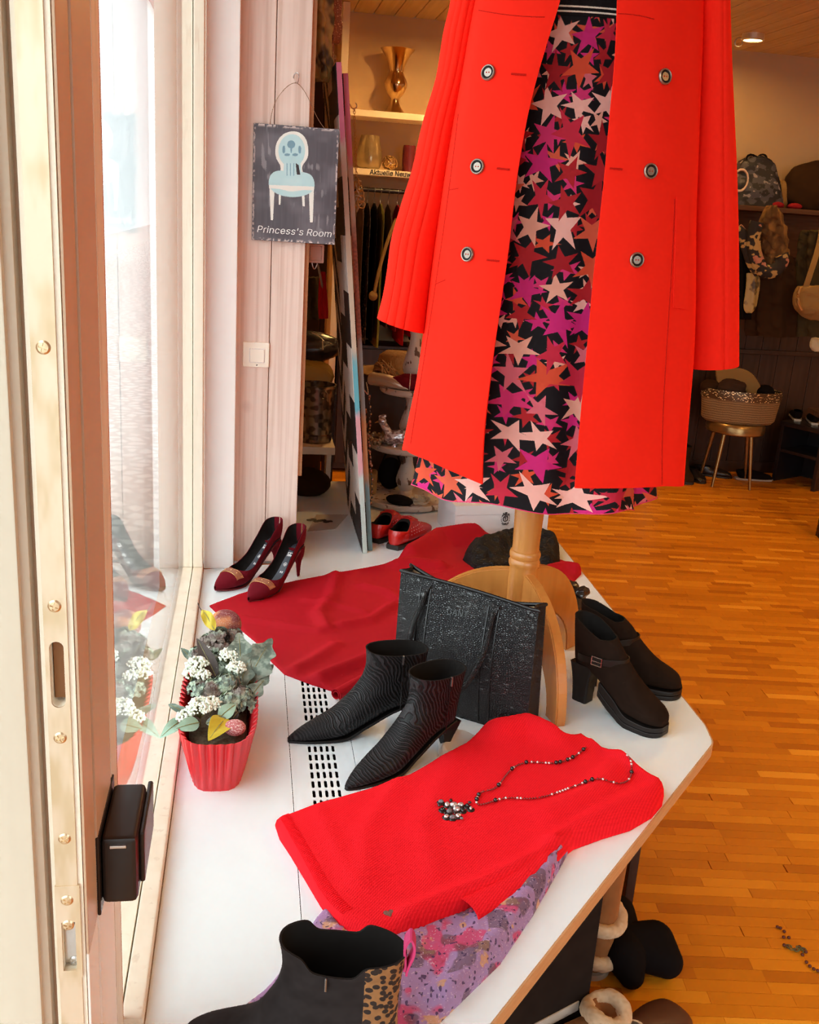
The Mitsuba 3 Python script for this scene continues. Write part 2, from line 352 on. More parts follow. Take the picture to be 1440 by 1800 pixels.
# ceiling of boards running away from the camera
struct('ceiling', wbox(-0.3, 5.6, -2.6, BACK + 0.1, CEIL + 0.012, CEIL + 0.12), 'ceiling_mat', label='pale varnished wooden board ceiling')
pb = mikit.ply(wbox(0.002, 0.118, 3.2, BACK, CEIL, CEIL + 0.0121, 0.003), 'ceiling_mat')
for k in range(46):
    obj('plank', pb, None, 'ceiling', to_world=T().translate((NV * (-0.28 + 0.12 * k)).tolist()))
# walls
struct('wall_back', wbox(-0.3, 5.6, BACK, BACK + 0.1, 0, CEIL), 'plaster_mat', label='plain beige plaster wall at the back of the shop')
struct('wall_right', wbox(5.6, 5.7, -2.6, BACK, 0, CEIL), 'plaster_mat')
struct('wall_front', cat([wbox(-0.3, 0.4, -2.7, -2.6, 0, CEIL), wbox(3.6, 5.6, -2.7, -2.6, 0, CEIL), wbox(0.4, 3.6, -2.7, -2.6, 0, 0.35), wbox(0.4, 3.6, -2.7, -2.6, 2.5, CEIL)]), 'plaster_mat', label='shop wall with a wide window opening behind the camera')
fac = cat([wbox(-0.27, -0.16, 3.03, BACK, 0, CEIL), wbox(-0.27, -0.16, 1.1, 3.03, 0, 0.40), wbox(-0.27, -0.16, -0.6, 3.03, 2.62, CEIL), wbox(-0.27, -0.16, -2.6, -0.6, 0, CEIL)])
struct('wall_window', fac, 'plaster_mat', label='outer wall around the shop window')
# partition of boards with the sign
struct('wall_partition', wbox(-0.2, 0.155, 3.012, 3.05, 0.5, CEIL), 'boards_mat', label='pink-white wooden board partition at the end of the window')
for a, b in ((-0.062, 0.0585), (0.0605, 0.157)):
    obj('plank', wbox(a, b, 2.998, 3.0121, 0.5, CEIL, 0.003), 'boards_mat', 'wall_partition')
obj('edge_strip', wbox(0.1575, 0.170, 3.02, 3.05, 0.78, CEIL, 0.002), 'edge_wood', 'wall_partition')
struct('trim_1', wbox(-0.128, -0.037, 2.93, 2.9979, 0.5, CEIL, 0.004), 'white_trim_mat', label='white painted upright batten beside the window frame')
# the window: frame, glass
w = 'window_1'; labels[w] = {'label': 'large fixed shop window in a cream wooden frame', 'kind': 'structure'}
obj('bottom_rail', wbox(-0.20, -0.159, 1.0, 2.93, 0.40, 0.526, 0.003), 'cream_mat', w)
obj('inner_bead', wbox(-0.157, -0.128, 1.12, 2.902, 0.50, 0.5255, 0.003), 'cream_mat', w)
obj('far_jamb', wbox(-0.20, -0.159, 2.872, 2.93, 0.526, 2.62, 0.003), 'cream_mat', w)
obj('far_bead', wbox(-0.157, -0.1285, 2.872, 2.93, 0.526, 2.62, 0.003), 'cream_mat', w)
obj('top_rail', wbox(-0.20, -0.128, 1.0, 2.93, 2.54, 2.62, 0.003), 'cream_mat', w)
pg = mikit.ply(trimesh.Trimesh([W(1.0, -0.158, 0.52), W(2.9, -0.158, 0.52), W(2.9, -0.158, 2.56), W(1.0, -0.158, 2.56)], [[0, 1, 2], [0, 2, 3]], process=False), 'pane_glass')
obj('pane', pg, None, w, label='clear glass pane reflecting the display')
# the door jamb on the left, with the strike plate
dj = 'door_1'; labels[dj] = {'label': 'cream wooden door jamb with a worn brass strike plate', 'kind': 'structure'}
slot_z = (1.128, 1.196); NP_J = -0.1725
def jamb_prism(pts, z0=0.0, z1=2.6):     # pts (n, u)
    m = prism(sg.Polygon(pts).buffer(-0.0015).buffer(0.0015, quad_segs=2), z1 - z0, z0); m.apply_transform(WM); return m
body = m3.Manifold(m3.Mesh(np.asarray(fixn(prism([(-0.187, 0.882), (-0.157, 0.882), (-0.157, 1.005), (-0.187, 1.005)], 2.6)).vertices, np.float32), np.asarray(fixn(prism([(-0.187, 0.882), (-0.157, 0.882), (-0.157, 1.005), (-0.187, 1.005)], 2.6)).faces, np.uint32)))
def stadium(w, h, zc, depth, u0):
    a = m3.Manifold.cylinder(depth, w / 2, w / 2, 24).rotate((-90, 0, 0)); d = h / 2 - w / 2
    return (m3.Manifold.batch_hull([a.translate((0, u0, zc - d)), a.translate((0, u0, zc + d))]))
NP = -0.1725
body = body - stadium(0.0125, slot_z[1] - slot_z[0], sum(slot_z) / 2, 0.03, 0.87).translate((NP, 0, 0)) - m3.Manifold.cube((0.013, 0.03, 0.062)).translate((NP - 0.0065, 0.87, 0.822))
jb = tri(body); jb.apply_transform(WM)
obj('jamb_post', jb, 'cream_mat', dj)
obj('casing', jamb_prism([(-0.27, 0.868), (-0.2, 0.868), (-0.2, 0.876), (-0.1925, 0.879), (-0.1925, 1.0), (-0.27, 1.0)]), 'casing_mat', dj)
obj('groove_filler', jamb_prism([(-0.195, 0.895), (-0.186, 0.895), (-0.186, 0.99), (-0.195, 0.99)]), 'brown_paint_mat', dj)
for z0_, z1_, mt_, lb_ in ((0.840, 2.6, 'brown_paint_mat', 'brown painted reveal board'), (0.0, 0.8395, 'white_trim_mat', 'pale lower reveal board')):
    obj('reveal_board', jamb_prism([(-0.1569, 0.8835), (-0.1535, 0.8835), (-0.1535, 0.942), (-0.1569, 0.942)], z0_, z1_), mt_, dj, label=lb_)
    obj('reveal_board', jamb_prism([(-0.1569, 0.945), (-0.1515, 0.945), (-0.1515, 1.052), (-0.1569, 1.06)], z0_, z1_), mt_, dj, label=lb_)
obj('slot_wood', wbox(NP_J - .0055, NP_J + .0055, .893, .898, slot_z[0] + .004, slot_z[1] - .004), 'raw_wood', dj, label='raw wood inside the slot')
obj('stop_bead', jamb_prism([(-0.2, 1.0051), (-0.159, 1.0051), (-0.159, 1.10), (-0.2, 1.10)]), 'cream_mat', dj)
obj('stop_bead', jamb_prism([(-0.1569, 1.062), (-0.152, 1.062), (-0.153, 1.118), (-0.1569, 1.118)]), 'cream_mat', dj)
obj('seal_strip', jamb_prism([(-0.1572, 1.1185), (-0.1535, 1.1185), (-0.1535, 1.126), (-0.1572, 1.126)]), 'timber_red', dj)
plate = sg.box(-0.0105, 0.905, 0.0105, 2.3).difference(sg.LineString([(0, slot_z[0] + 0.00625), (0, slot_z[1] - 0.00625)]).buffer(0.0065, quad_segs=6))
screws = [1.469, 1.232, 1.0957, 0.983, 0.911, 0.846 + 0.035, 1.76, 2.05]
pm = prism(plate, 0.0022); 
def on_jamb(m, u=0.882):      # local (x, y=z) extruded to -u
    q = m.copy(); M4 = np.eye(4); M4[:3, 0], M4[:3, 1], M4[:3, 2] = NV, [0, 0, 1], -UV; M4[:3, 3] = W(u, NP, 0); q.apply_transform(M4); return q
sp = obj('strike_plate', on_jamb(pm), 'brass_plate', dj, label='worn brass strike plate with a slot')
kp = sg.box(-0.0115, 0.815, 0.0125, 0.928).difference(sg.box(-0.0065, 0.824, 0.0070, 0.884))
obj('keeper_plate', on_jamb(prism(kp, 0.0032)), 'brass_plate', dj, label='keeper plate with a rectangular opening')
obj('keeper_plate', on_jamb(prism(sg.box(-0.011, 0.6, 0.0115, 0.8145), 0.0024)), 'brass_plate', dj)
obj('latch_block', on_jamb(prism(sg.box(-0.0062, 0.826, 0.0066, 0.882), 0.004), 0.893), 'steel', dj)
def screw_head():
    d = lathe([(0, 0), (0.0062, 0), (0.0062, 0.0004), (0.0045, 0.0016), (0, 0.0019)], 20)
    a = box(-0.0040, 0.0040, -0.0010, 0.0010, 0.0004, 0.003); b = box(-0.0010, 0.0010, -0.0040, 0.0040, 0.0004, 0.003)
    def mf(m): m = fixn(m); return m3.Manifold(m3.Mesh(np.asarray(m.vertices, np.float32), np.asarray(m.faces, np.uint32)))
    return tri(mf(d) - mf(a).rotate((0, 0, 37)) - mf(b).rotate((0, 0, 37)))
SH = screw_head()
for zz in screws:
    m = SH.copy(); m.apply_transform(trimesh.transformations.rotation_matrix(zz * 40, [0, 0, 1])); m.apply_translation((0, zz, 0.0020 if zz > 0.93 else 0.003)); obj('screw', on_jamb(m), 'brass_screw', dj)
for zz in (0.826, 0.882 - 0.005):
    m = SH.copy(); m.apply_scale(0.9); m.apply_translation((0.003, zz + 0.002, 0.0)); obj('screw', on_jamb(m, 0.8888), 'steel', dj)
# lock box on the jamb
lb = thing('lock_box', 'black metal lock case fixed low on the door jamb', 'lock')
obj('case', wbox(-0.150, -0.1115, 0.952, 1.062, 0.846, 0.930, 0.006), 'dark_metal', lb)
obj('cover_plate', wbox(-0.1115, -0.1055, 0.972, 1.078, 0.858, 0.922, 0.002), 'dark_metal', lb)
obj('mounting_plate', wbox(-0.1536, -0.150, 0.944, 1.07, 0.838, 0.937, 0.001), 'dark_metal', lb)
obj('latch_strip', wbox(-0.140, -0.1225, 0.9495, 0.953, 0.919, 0.9225, 0.0005), 'steel', lb)

# the display table
tp = [(-0.1265, 0.95), (0.221, 0.95), (1.045, 1.842), (1.062, 1.92), (1.105, 3.28), (1.125, 3.98), (-0.15, 3.98), (-0.15, 3.06), (0.165, 3.06), (0.165, 2.996), (-0.1265, 2.926)]
poly = sg.Polygon(tp)
c_ = sg.Polygon([(0.221, 0.95), (1.045, 1.842), (1.062, 1.92), (1.105, 3.28), (1.125, 3.98), (-0.15, 3.98), (-0.15, 0.95)]).buffer(-0.05).buffer(0.05, quad_segs=10)
poly = poly.intersection(c_.union(sg.box(-0.2, 0.9, 0.05, 4.0)))
VN0, VN1, VU0, VU1 = 0.098, 0.232, 1.0, 2.5
top_poly = poly.difference(sg.box(VN0, VU0, VN1, VU1))
tb = thing('display_table', 'low white window display table with a wooden edge', 'table')
def rounded_top(pl, z0, z1, r=0.003):
    ms = [prism(pl, z1 - z0 - r, z0), prism(pl.buffer(-r), r, z1 - r)]
    return cat(ms)
m = prism(top_poly, 0.0295, 0.4705); m.apply_transform(WM); obj('table_top', m, 'table_white', tb)
edge_ring = poly.buffer(0.0035, quad_segs=6).difference(poly.buffer(0.0002)); edge_ring = edge_ring.difference(sg.box(-0.4, 0.9, -0.1, 4.2)).difference(sg.box(-0.2, 2.9, 0.18, 3.08))
m = prism(edge_ring if edge_ring.geom_type == 'Polygon' else max(edge_ring.geoms, key=lambda g: g.area), 0.030, 0.4697); m.apply_transform(WM); obj('edge_band', m, 'edge_wood', tb, label='light brown wooden edge band')
holes = []
rowp, colp = 0.0335, 0.0125
for i in range(int((VU1 - VU0 - 0.06) / rowp)):
    for j in range(5):
        cu, cn = VU0 + 0.05 + i * rowp, 0.165 + (j - 2) * colp
        holes.append(sg.LineString([(cn, cu - 0.0100), (cn, cu + 0.0100)]).buffer(0.0030, quad_segs=2))
vp = sg.box(VN0 + 0.0012, VU0 + 0.001, VN1 - 0.0012, VU1 - 0.001).difference(shapely.union_all(holes))
m = prism(vp, 0.002, 0.4975); m.apply_transform(WM); obj('vent_grille', m, 'table_white', tb, label='slotted white ventilation strip')
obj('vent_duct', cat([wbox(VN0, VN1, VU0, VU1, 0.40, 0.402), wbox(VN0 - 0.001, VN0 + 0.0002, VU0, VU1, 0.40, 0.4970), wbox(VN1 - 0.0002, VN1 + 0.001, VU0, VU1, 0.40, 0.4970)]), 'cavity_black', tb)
pu, pn, _ = toW(at_z(1103, 1600, 0.0))
obj('leg', wbox(pn - 0.012, pn + 0.012, pu, pu + 0.03, 0, 0.4705, 0.003), 'dark_panel_mat', tb)
obj('leg', wbox(1.0, 1.05, 3.3, 3.35, 0, 0.4705, 0.003), 'edge_wood', tb)
obj('leg', wbox(-0.12, -0.07, 3.3, 3.35, 0, 0.4705, 0.003), 'edge_wood', tb)
obj('leg', wbox(-0.12, -0.07, 1.1, 1.15, 0, 0.4705, 0.003), 'edge_wood', tb)
obj('apron', wbox(-0.12, 0.80, 2.35, 2.375, 0.0, 0.4704), 'dark_panel_mat', tb)

# outside, behind the glass: street and a timber-framed house
struct('street', wbox(-30, -0.275, -12, 40, -0.14, -0.02), 'asphalt', label='grey cobbled street outside')
hs = thing('timber_house', 'white timber-framed house across the street behind the glass', 'building')
HN, HU = -3.6, 25.0
obj('facade', wbox(HN - 0.3, HN, 3, HU, -0.02, 7.5), 'render_white', hs)
obj('roof', wbox(HN - 0.8, HN + 0.35, 3, HU, 7.5, 7.8, 0.02), 'timber_red', hs)
for k in range(15): obj('timber', wbox(HN, HN + 0.04, 3.1 + 1.55 * k, 3.25 + 1.55 * k, 0, 7.5), 'timber_dark', hs)
for z in (0.25, 2.6, 4.9): obj('timber', wbox(HN, HN + 0.041, 3, HU, z, z + 0.16), 'timber_dark', hs)
for k in range(14):
    for z in (1.0, 3.3):
        if k % 2:
            f = obj('window', wbox(HN, HN + 0.05, 3.62 + 1.55 * k, 4.48 + 1.55 * k, z, z + 1.2), 'white_trim_mat', hs); obj('pane', wbox(HN + 0.05, HN + 0.055, 3.7 + 1.55 * k, 4.4 + 1.55 * k, z + 0.08, z + 1.12), 'window_dark', f)
        else:
            obj('brace', sweep(np.array([W(3.4 + 1.55 * k, HN + 0.02, z - 0.6), W(4.7 + 1.55 * k, HN + 0.02, z + 1.55)]), rect_prof(0.04, 0.12), up=NV), 'timber_dark', hs)
h2 = thing('plain_house', 'plain white rendered house farther along the street behind the glass', 'building')
obj('facade', wbox(HN - 0.4, HN - 0.05, HU, 120, -0.02, 8.0), 'render_white', h2); obj('roof', wbox(HN - 0.8, HN + 0.3, HU, 120, 8.0, 8.3, 0.02), 'timber_red', h2); obj('plinth', wbox(HN - 0.05, HN - 0.03, HU, 120, -0.02, 0.5), 'white_trim_mat', h2)

# ceiling lamps
mat('lamp_rim', (0.75, 0.7, 0.62), 0.3, metallic=0.8)
scene['lamp_glass'] = {'type': 'diffuse', 'reflectance': {'type': 'rgb', 'value': [0.5, 0.45, 0.4]}}
def spot(p, label, group=None, r=0.05, power=1.0):
    t = thing('ceiling_spotlight', label, 'spotlight', group)
    obj('housing', place(lathe([(r + 0.012, 0.0), (r + 0.012, -0.03), (r + 0.004, -0.035), (r, -0.03), (r, 0.0)], 28), p), 'lamp_rim', t)
    d = lathe([(0.0, 0.0), (r, 0.0), (r, 0.006), (0, 0.006)], 28)
    obj('bulb', place(d, (p[0], p[1], p[2] - 0.028)), 'lamp_glass', t, smooth=False, emitter={'type': 'area', 'radiance': {'type': 'rgb', 'value': (LAMP * power).tolist()}})
    return t
# ================================================================ DRESS FORM, SKIRT, COAT
def hit(mesh, x, y):
    d = ray(x, y); loc, _, tid = mesh.ray.intersects_location([CAM], [d], multiple_hits=True)
    if len(loc) == 0: return None
    i = np.argmin(np.linalg.norm(loc - CAM, axis=1)); n = mesh.face_normals[tid[i]]
    return loc[i], (n if n @ d < 0 else -n)
mat('turned_wood', rough=0.28, clear=0.6, fn=lambda p, n, uv: mix(C3(0.60, 0.245, 0.055), C3(0.48, 0.165, 0.03), fbm(p.x * 60, p.y * 60, p.z * 7)))
AX = at_d(922, 985, 2.28); AX[2] = 0
df = thing('dress_form', 'dress form on a turned wooden tripod stand wearing the coat and skirt', 'dress form')
pz = at_d(922, 985, 2.25)[2]
prof = [(0, 0.60), (0.030, 0.60), (0.033, 0.63), (0.0355, 0.70), (0.0365, pz - 0.05), (0.0345, pz - 0.026), (0.0375, pz - 0.020), (0.0385, pz - 0.012), (0.036, pz - 0.005), (0.0345, pz - 0.003), (0.0375, pz + 0.001), (0.0383, pz + 0.009), (0.036, pz + 0.016), (0.033, pz + 0.018), (0.0325, pz + 0.03), (0.034, pz + 0.08), (0.0375, pz + 0.18), (0.037, pz + 0.26), (0.03, pz + 0.36), (0.028, 1.55), (0, 1.55)]
obj('pole', place(lathe(prof, 48), AX), 'turned_wood', df, smooth=40)
foot = at_z(985, 1278, 0.5); a0 = math.atan2(foot[1] - AX[1], foot[0] - AX[0]); RL = float(np.hypot(*(foot - AX)[:2]))
ztop = at_d(885, 998, 2.28)[2]
def leg_mesh():
    t = np.linspace(0, math.pi / 2, 20)
    outer = [(0.02 + (RL - 0.02) * math.sin(a), 0.5 + (ztop - 0.5) * math.cos(a) ** 0.9) for a in t]
    inner = [(0.02 + (RL - 0.075) * math.sin(a), 0.5 + (ztop - 0.5 - 0.12) * math.cos(a) ** 0.9) for a in t[::-1]]
    m = prism(sg.Polygon(outer + inner).buffer(-0.004).buffer(0.004), 0.026, -0.013)
    r = sg.Polygon(outer + inner).buffer(-0.004).buffer(0.004)
    m = cat([prism(r, 0.020, -0.010), prism(r.buffer(-0.003), 0.026, -0.013)])
    m.apply_transform(trimesh.transformations.rotation_matrix(math.pi / 2, [1, 0, 0])); return m
for k in range(3): obj('leg', place(leg_mesh(), AX, math.degrees(a0) + 120 * k), 'turned_wood', df)
# the black top on the form
zw = at_d(1035, 22, 2.15)[2]
mat('black_cloth', (0.008, 0.006, 0.007), 0.85, spec=.2)
def ell(a, b, z, n=72, e=2.2, cx=0, cy=0):
    t = np.arange(n) * 2 * math.pi / n; c, s = np.cos(t), np.sin(t)
    return np.stack([AX[0] + cx + a * np.sign(c) * np.abs(c) ** (2 / e), AX[1] + cy + b * np.sign(s) * np.abs(s) ** (2 / e), np.full(n, z)], 1)
tor = [ell(a, b, z) for a, b, z in ((0.15, 0.105, zw - 0.05), (0.15, 0.105, zw + 0.01), (0.165, 0.115, zw + 0.12), (0.185, 0.125, zw + 0.28), (0.17, 0.11, zw + 0.40), (0.075, 0.07, zw + 0.48), (0.05, 0.05, zw + 0.56))]
obj('torso', surf(np.array(tor), wrap_v=True, cap=True), 'black_cloth', df, smooth=60, label='black top on the form')

# star skirt
PAL = [(0.56, 0.018, 0.17), (0.62, 0.07, 0.03), (0.34, 0.010, 0.016), (0.62, 0.13, 0.17), (0.80, 0.42, 0.36), (0.52, 0.02, 0.05), (0.64, 0.10, 0.05), (0.60, 0.03, 0.15), (0.40, 0.014, 0.02), (0.74, 0.36, 0.27)]
def star_layer(u, v, cell, R, seed, keep, jit):
    best_in, col = mi.Float(0), mi.Float(0)
    x, y = u / cell, v / cell
    for a in (-1, 0, 1):
        for b in (-1, 0, 1):
            cx, cy = dr.floor(x) + a, dr.floor(y) + b
            r1, r2, r3, r4 = (cell_rand(cx, cy, seed + k) for k in range(4))
            px, py = x - (cx + 0.5 + (r1 - 0.5) * jit), y - (cy + 0.5 + (r2 - 0.5) * jit)
            rot, sc = r3 * 6.283, R / cell * (0.8 + 0.45 * r4)
            st = 0.78 + 0.5 * cell_rand(cx, cy, seed + 7)
            qx, qy = (px * dr.cos(rot) + py * dr.sin(rot)) * st, (-px * dr.sin(rot) + py * dr.cos(rot)) / st
            rho, an = dr.sqrt(qx * qx + qy * qy), dr.atan2(qy, qx)
            k5 = 2 * math.pi / 5; an = dr.abs(an - k5 * dr.round(an / k5))
            ux, uy = rho * dr.cos(an), rho * dr.sin(an)
            ix, iy = 0.37 * sc * math.cos(math.pi / 5), 0.37 * sc * math.sin(math.pi / 5)
            ins = ((ix - sc) * uy - iy * (ux - sc)) > 0
            ok = ins & (cell_rand(cx, cy, seed + 5) < keep)
            best_in = dr.select(ok, 1.0, best_in); col = dr.select(ok, cell_rand(cx, cy, seed + 6), col)
    return best_in, col
def pal(c, P):
    out = mi.Color3f(*P[0])
    for i in range(1, len(P)): out = dr.select(c > i / len(P), mi.Color3f(*P[i]), out)
    return out
def _stars(p, n, uv):
    b0, c0 = star_layer(uv.x, uv.y, 0.062, 0.0395, 11, 1.0, 0.30)
    b1, c1 = star_layer(uv.x + 0.031, uv.y + 0.027, 0.041, 0.0225, 31, 0.75, 0.35)
    c = dr.select(b1 > 0, pal(c1, PAL), mi.Color3f(0.006, 0.004, 0.006))
    return dr.select(b0 > 0, pal(c0, PAL), c)
mat('star_print', rough=0.7, fn=_stars, spec=0.2)
mat('pink_hem', (0.62, 0.03, 0.12), 0.6)
sk = thing('skirt', 'black midi skirt with pink, red and magenta star print under the coat', 'skirt')
HL, HR = at_d(733, 866, 2.27), at_d(1130, 905, 2.27)
zh = float(at_d(965, 905, 2.08)[2]); hcx, ha = (HL[0] + HR[0]) / 2 - AX[0], (HR[0] - HL[0]) / 2
NR, NC = 90, 240
zs = np.linspace(zh, zw, NR); Pk = np.zeros((NR, NC, 3)); Uk = np.zeros((NR, NC, 2))
ph = np.arange(NC) * 2 * math.pi / (NC)
for i, z in enumerate(zs):
    t = (z - zh) / (zw - zh); a = ha * (1 - t) ** 1.0 + 0.165 * t; a = ha - (ha - 0.158) * t ** 0.9; b = 0.185 - 0.072 * t ** 0.8
    fold = 0.020 * (1 - t) ** 1.6 * (np.cos(7 * ph + 0.6 + 0.8 * np.sin(2 * ph)) + 0.35 * np.cos(13 * ph + 1.0))
    # the deep pleat left of the middle
    fold = fold - 0.028 * np.clip(1.15 - t * 2.2, 0, 1) * np.exp(-((ph - 4.30) / 0.16) ** 2)
    P = ell(a, b, z, NC, 2.15, hcx * (1 - t)); ctr = np.array([AX[0] + hcx * (1 - t), AX[1], z]); r = P - ctr
    L = np.linalg.norm(r, axis=1, keepdims=True); P = ctr + r * (1 + fold[:, None] / L)
    P[:, 2] += 0.008 * (1 - t) ** 3 * np.cos(7 * ph + 0.6 + 0.8 * np.sin(2 * ph))
    Pk[i] = P; Uk[i, :, 0] = ph * 0.205; Uk[i, :, 1] = z
m, uv = shell(Pk[:, ::-1], 0.0015, True, Uk[:, ::-1])
obj('skirt_cloth', m, 'star_print', sk, smooth=True, uv=uv)
hem = np.array([Pk[0, :, :]])[0] + [0, 0, 0.0005]
obj('hem', sweep(hem, rect_prof(0.0018, 0.0022), closed=True), 'pink_hem', sk, smooth=False)
wb = np.array([ell(0.161, 0.116, z) for z in np.linspace(zw - 0.004, zw + 0.042, 6)])
obj('waistband', shell(wb[:, ::-1], 0.003, True)[0], 'black_cloth', sk, smooth=60, label='black waistband')
mat('stripe_white', (0.75, 0.68, 0.58), 0.7)
for zz in (0.003, 0.012): obj('waist_stripe', sweep(ell(0.1615, 0.1165, zw + zz), rect_prof(0.002, 0.0032), closed=True), 'stripe_white', sk, smooth=False, label='white waistband stripe')

# the red coat
def _wool(p, n, uv):
    return fbm(p.x * 420, p.y * 420, p.z * 420, 2)
mat('coat_wool', (0.78, 0.018, 0.008), 0.88, sheen=0.25, spec=0.08)
mat('coat_lining', (0.40, 0.012, 0.010), 0.5)
mat('coat_seam', (0.42, 0.008, 0.004), 0.9, spec=0.1)
co = thing('coat', 'open bright red double-breasted wool coat on the dress form', 'coat')
def col(pts, n=60):
    w = np.array([at_d(*p) for p in pts]); s = np.r_[0, np.cumsum(np.linalg.norm(np.diff(w, axis=0), axis=1))]
    return PchipInterpolator(s, w, axis=0)(np.linspace(0, s[-1], n))
edgeL = [(850, 850, 2.03), (855, 740, 2.03), (866, 640, 2.035), (880, 540, 2.04), (893, 450, 2.045), (907, 330, 2.055), (925, 220, 2.065), (941, 150, 2.075), (961, 80, 2.085), (985, 0, 2.10), (1010, -120, 2.13), (1015, -300, 2.16)]
edgeR = [(1010, 857, 2.04), (1020, 740, 2.04), (1031, 620, 2.04), (1045, 470, 2.045), (1060, 330, 2.055), (1070, 220, 2.06), (1079, 120, 2.07), (1084, 0, 2.09), (1087, -120, 2.12), (1070, -300, 2.16)]
silL = [(713, 790, 2.27), (721, 745, 2.26), (737, 660, 2.25), (747, 587, 2.25), (765, 450, 2.25), (785, 300, 2.25), (806, 150, 2.25), (826, 0, 2.25), (850, -120, 2.25), (900, -300, 2.26)]
silR = [(1197, 851, 2.15), (1206, 720, 2.15), (1213, 640, 2.15), (1217, 500, 2.16), (1221, 350, 2.17), (1226, 150, 2.18), (1231, 0, 2.20), (1225, -120, 2.21), (1190, -300, 2.23)]
c1 = [(806, 831, 2.065), (826, 560, 2.065), (852, 300, 2.08), (895, 80, 2.10), (915, 0, 2.11), (950, -120, 2.13), (980, -300, 2.17)]
c2 = [(752, 808, 2.135), (779, 560, 2.125), (806, 300, 2.125), (842, 80, 2.14), (858, 0, 2.15), (890, -120, 2.17), (935, -300, 2.20)]
c3 = [(722, 794, 2.20), (755, 560, 2.185), (790, 300, 2.19), (826, 80, 2.20), (840, 0, 2.205), (865, -120, 2.21), (910, -300, 2.23)]
c9 = [(1085, 857, 2.055), (1098, 600, 2.045), (1122, 300, 2.065), (1140, 80, 2.09), (1144, 0, 2.10), (1140, -120, 2.13), (1110, -300, 2.17)]
c8 = [(1160, 854, 2.085), (1170, 600, 2.085), (1188, 300, 2.105), (1198, 80, 2.13), (1200, 0, 2.14), (1195, -120, 2.16), (1160, -300, 2.20)]
NZ = 60
Ls, Rs = col(silL), col(silR)
bk = lambda f, dd: (lambda A: np.column_stack([A[:, 0], A[:, 1] + dd, A[:, 2]]))(Ls * (1 - f) + Rs * f)
cols = [col(edgeL), col(c1), col(c2), col(c3), Ls, bk(0.12, 0.16), bk(0.5, 0.27), bk(0.88, 0.19), Rs, col(c8), col(c9), col(edgeR)]
G = np.stack(cols, 1)
G = refine(G, 120, 150, kind='pchip')
nn = meshkit.fbm(G * [7, 7, 3.0], 2, 5) - 0.5
G = G + grid_normals(G) * (nn[..., None] * 0.012)
# soft fold low on the right front
m_body, _ = shell(G[:, ::-1], 0.006)
m_body = fixn(m_body)
obj('coat_body', m_body, 'coat_wool', co, smooth=50)
lin, _ = shell((G - grid_normals(G[:, ::-1])[:, ::-1] * 0.0075)[:, ::-1][:, 4:-4], 0.001)
def sleeve(rows, depth, brad, pleats, cuff, nring=96):
    R = []
    for (y, xl, xr), d in zip(rows, depth):
        a, b = at_d(xl, y, d), at_d(xr, y, d); c = (a + b) / 2; h = (b - a) / 2
        t = np.arange(nring) * 2 * math.pi / nring; k = 1 - sum(dep * np.exp(-((((t - p0 + math.pi) % (2 * math.pi)) - math.pi) / wd) ** 2) for p0, dep, wd in pleats)
        fw = np.array([0, 1.0, 0]); br = brad
        R.append(c + (np.cos(t)[:, None] * h + np.sin(t)[:, None] * fw * br) * k[:, None])
    R = refine(np.array(R), 60, nring, closed_v=True, kind='pchip') if False else PchipInterpolator(np.arange(len(R)), np.array(R), axis=0)(np.linspace(0, len(R) - 1, 60))
    if cuff is not None:      # slant the last rows so that the cuff edge runs as in the photograph
        ang = np.arange(nring) * 2 * math.pi / nring; w = np.clip((np.arange(60) - 44) / 15, 0, 1)[:, None]
        R[:, :, 2] += w * (cuff * np.cos(ang))[None]
    return shell(R[:, ::-1], 0.005, True)[0]
rowsL = [(-300, 800, 930), (-160, 800, 905), (-60, 797, 872), (0, 796, 850), (60, 783, 838), (130, 772, 824), (220, 746, 806), (300, 728, 792), (360, 709, 783), (430, 690, 768), (480, 684, 759), (520, 678, 752), (572, 666, 746)]
pl = [(4.07, 0.09, 0.045), (4.45, 0.10, 0.045), (4.83, 0.09, 0.045)]
obj('sleeve', sleeve(rowsL, [2.26] * 3 + [2.255] * 10, 0.062, pl, -0.016), 'coat_wool', co, smooth=60)
rowsR = [(-300, 1130, 1270), (-160, 1180, 1275), (-60, 1215, 1275), (0, 1225, 1276), (100, 1224, 1279), (200, 1218, 1284), (300, 1213, 1289), (400, 1211, 1292), (520, 1211, 1293), (643, 1211, 1293)]
obj('sleeve', sleeve(rowsR, [2.25, 2.24, 2.23] + [2.225] * 7, 0.058, [(4.9, 0.07, 0.06)], 0.003), 'coat_wool', co, smooth=60)
mat('button_dark', (0.008, 0.006, 0.006), 0.4, spec=.25); mat('button_rim', (0.30, 0.24, 0.20), 0.35, metallic=0.8)
bd = lathe([(0, 0), (0.0125, 0), (0.0125, 0.003), (0.010, 0.0042), (0.008, 0.003), (0, 0.0027)], 24)
brim = lathe([(0.0118, 0.0), (0.0150, 0.0), (0.0153, 0.003), (0.0140, 0.0052), (0.0122, 0.0045), (0.0118, 0.003)], 28)
for x, y in ((859, 128), (840, 293), (823, 447), (1168, 135), (1143, 301), (1119, 457)):
    p, n = hit(m_body, x, y); b = obj('button', lens_dir(bd, n, p + n * 0.0006), 'button_dark', co, label='dark round button'); obj('rim', lens_dir(brim, n, p + n * 0.0006), 'button_rim', b)
    for q in (-1, 1):
        e = lens_dir(ball(0.0013), n, p + n * 0.0036 + np.cross(n, [0, 0, 1]) * 0.0028 * q); obj('thread_eye', e, 'coat_seam', b)
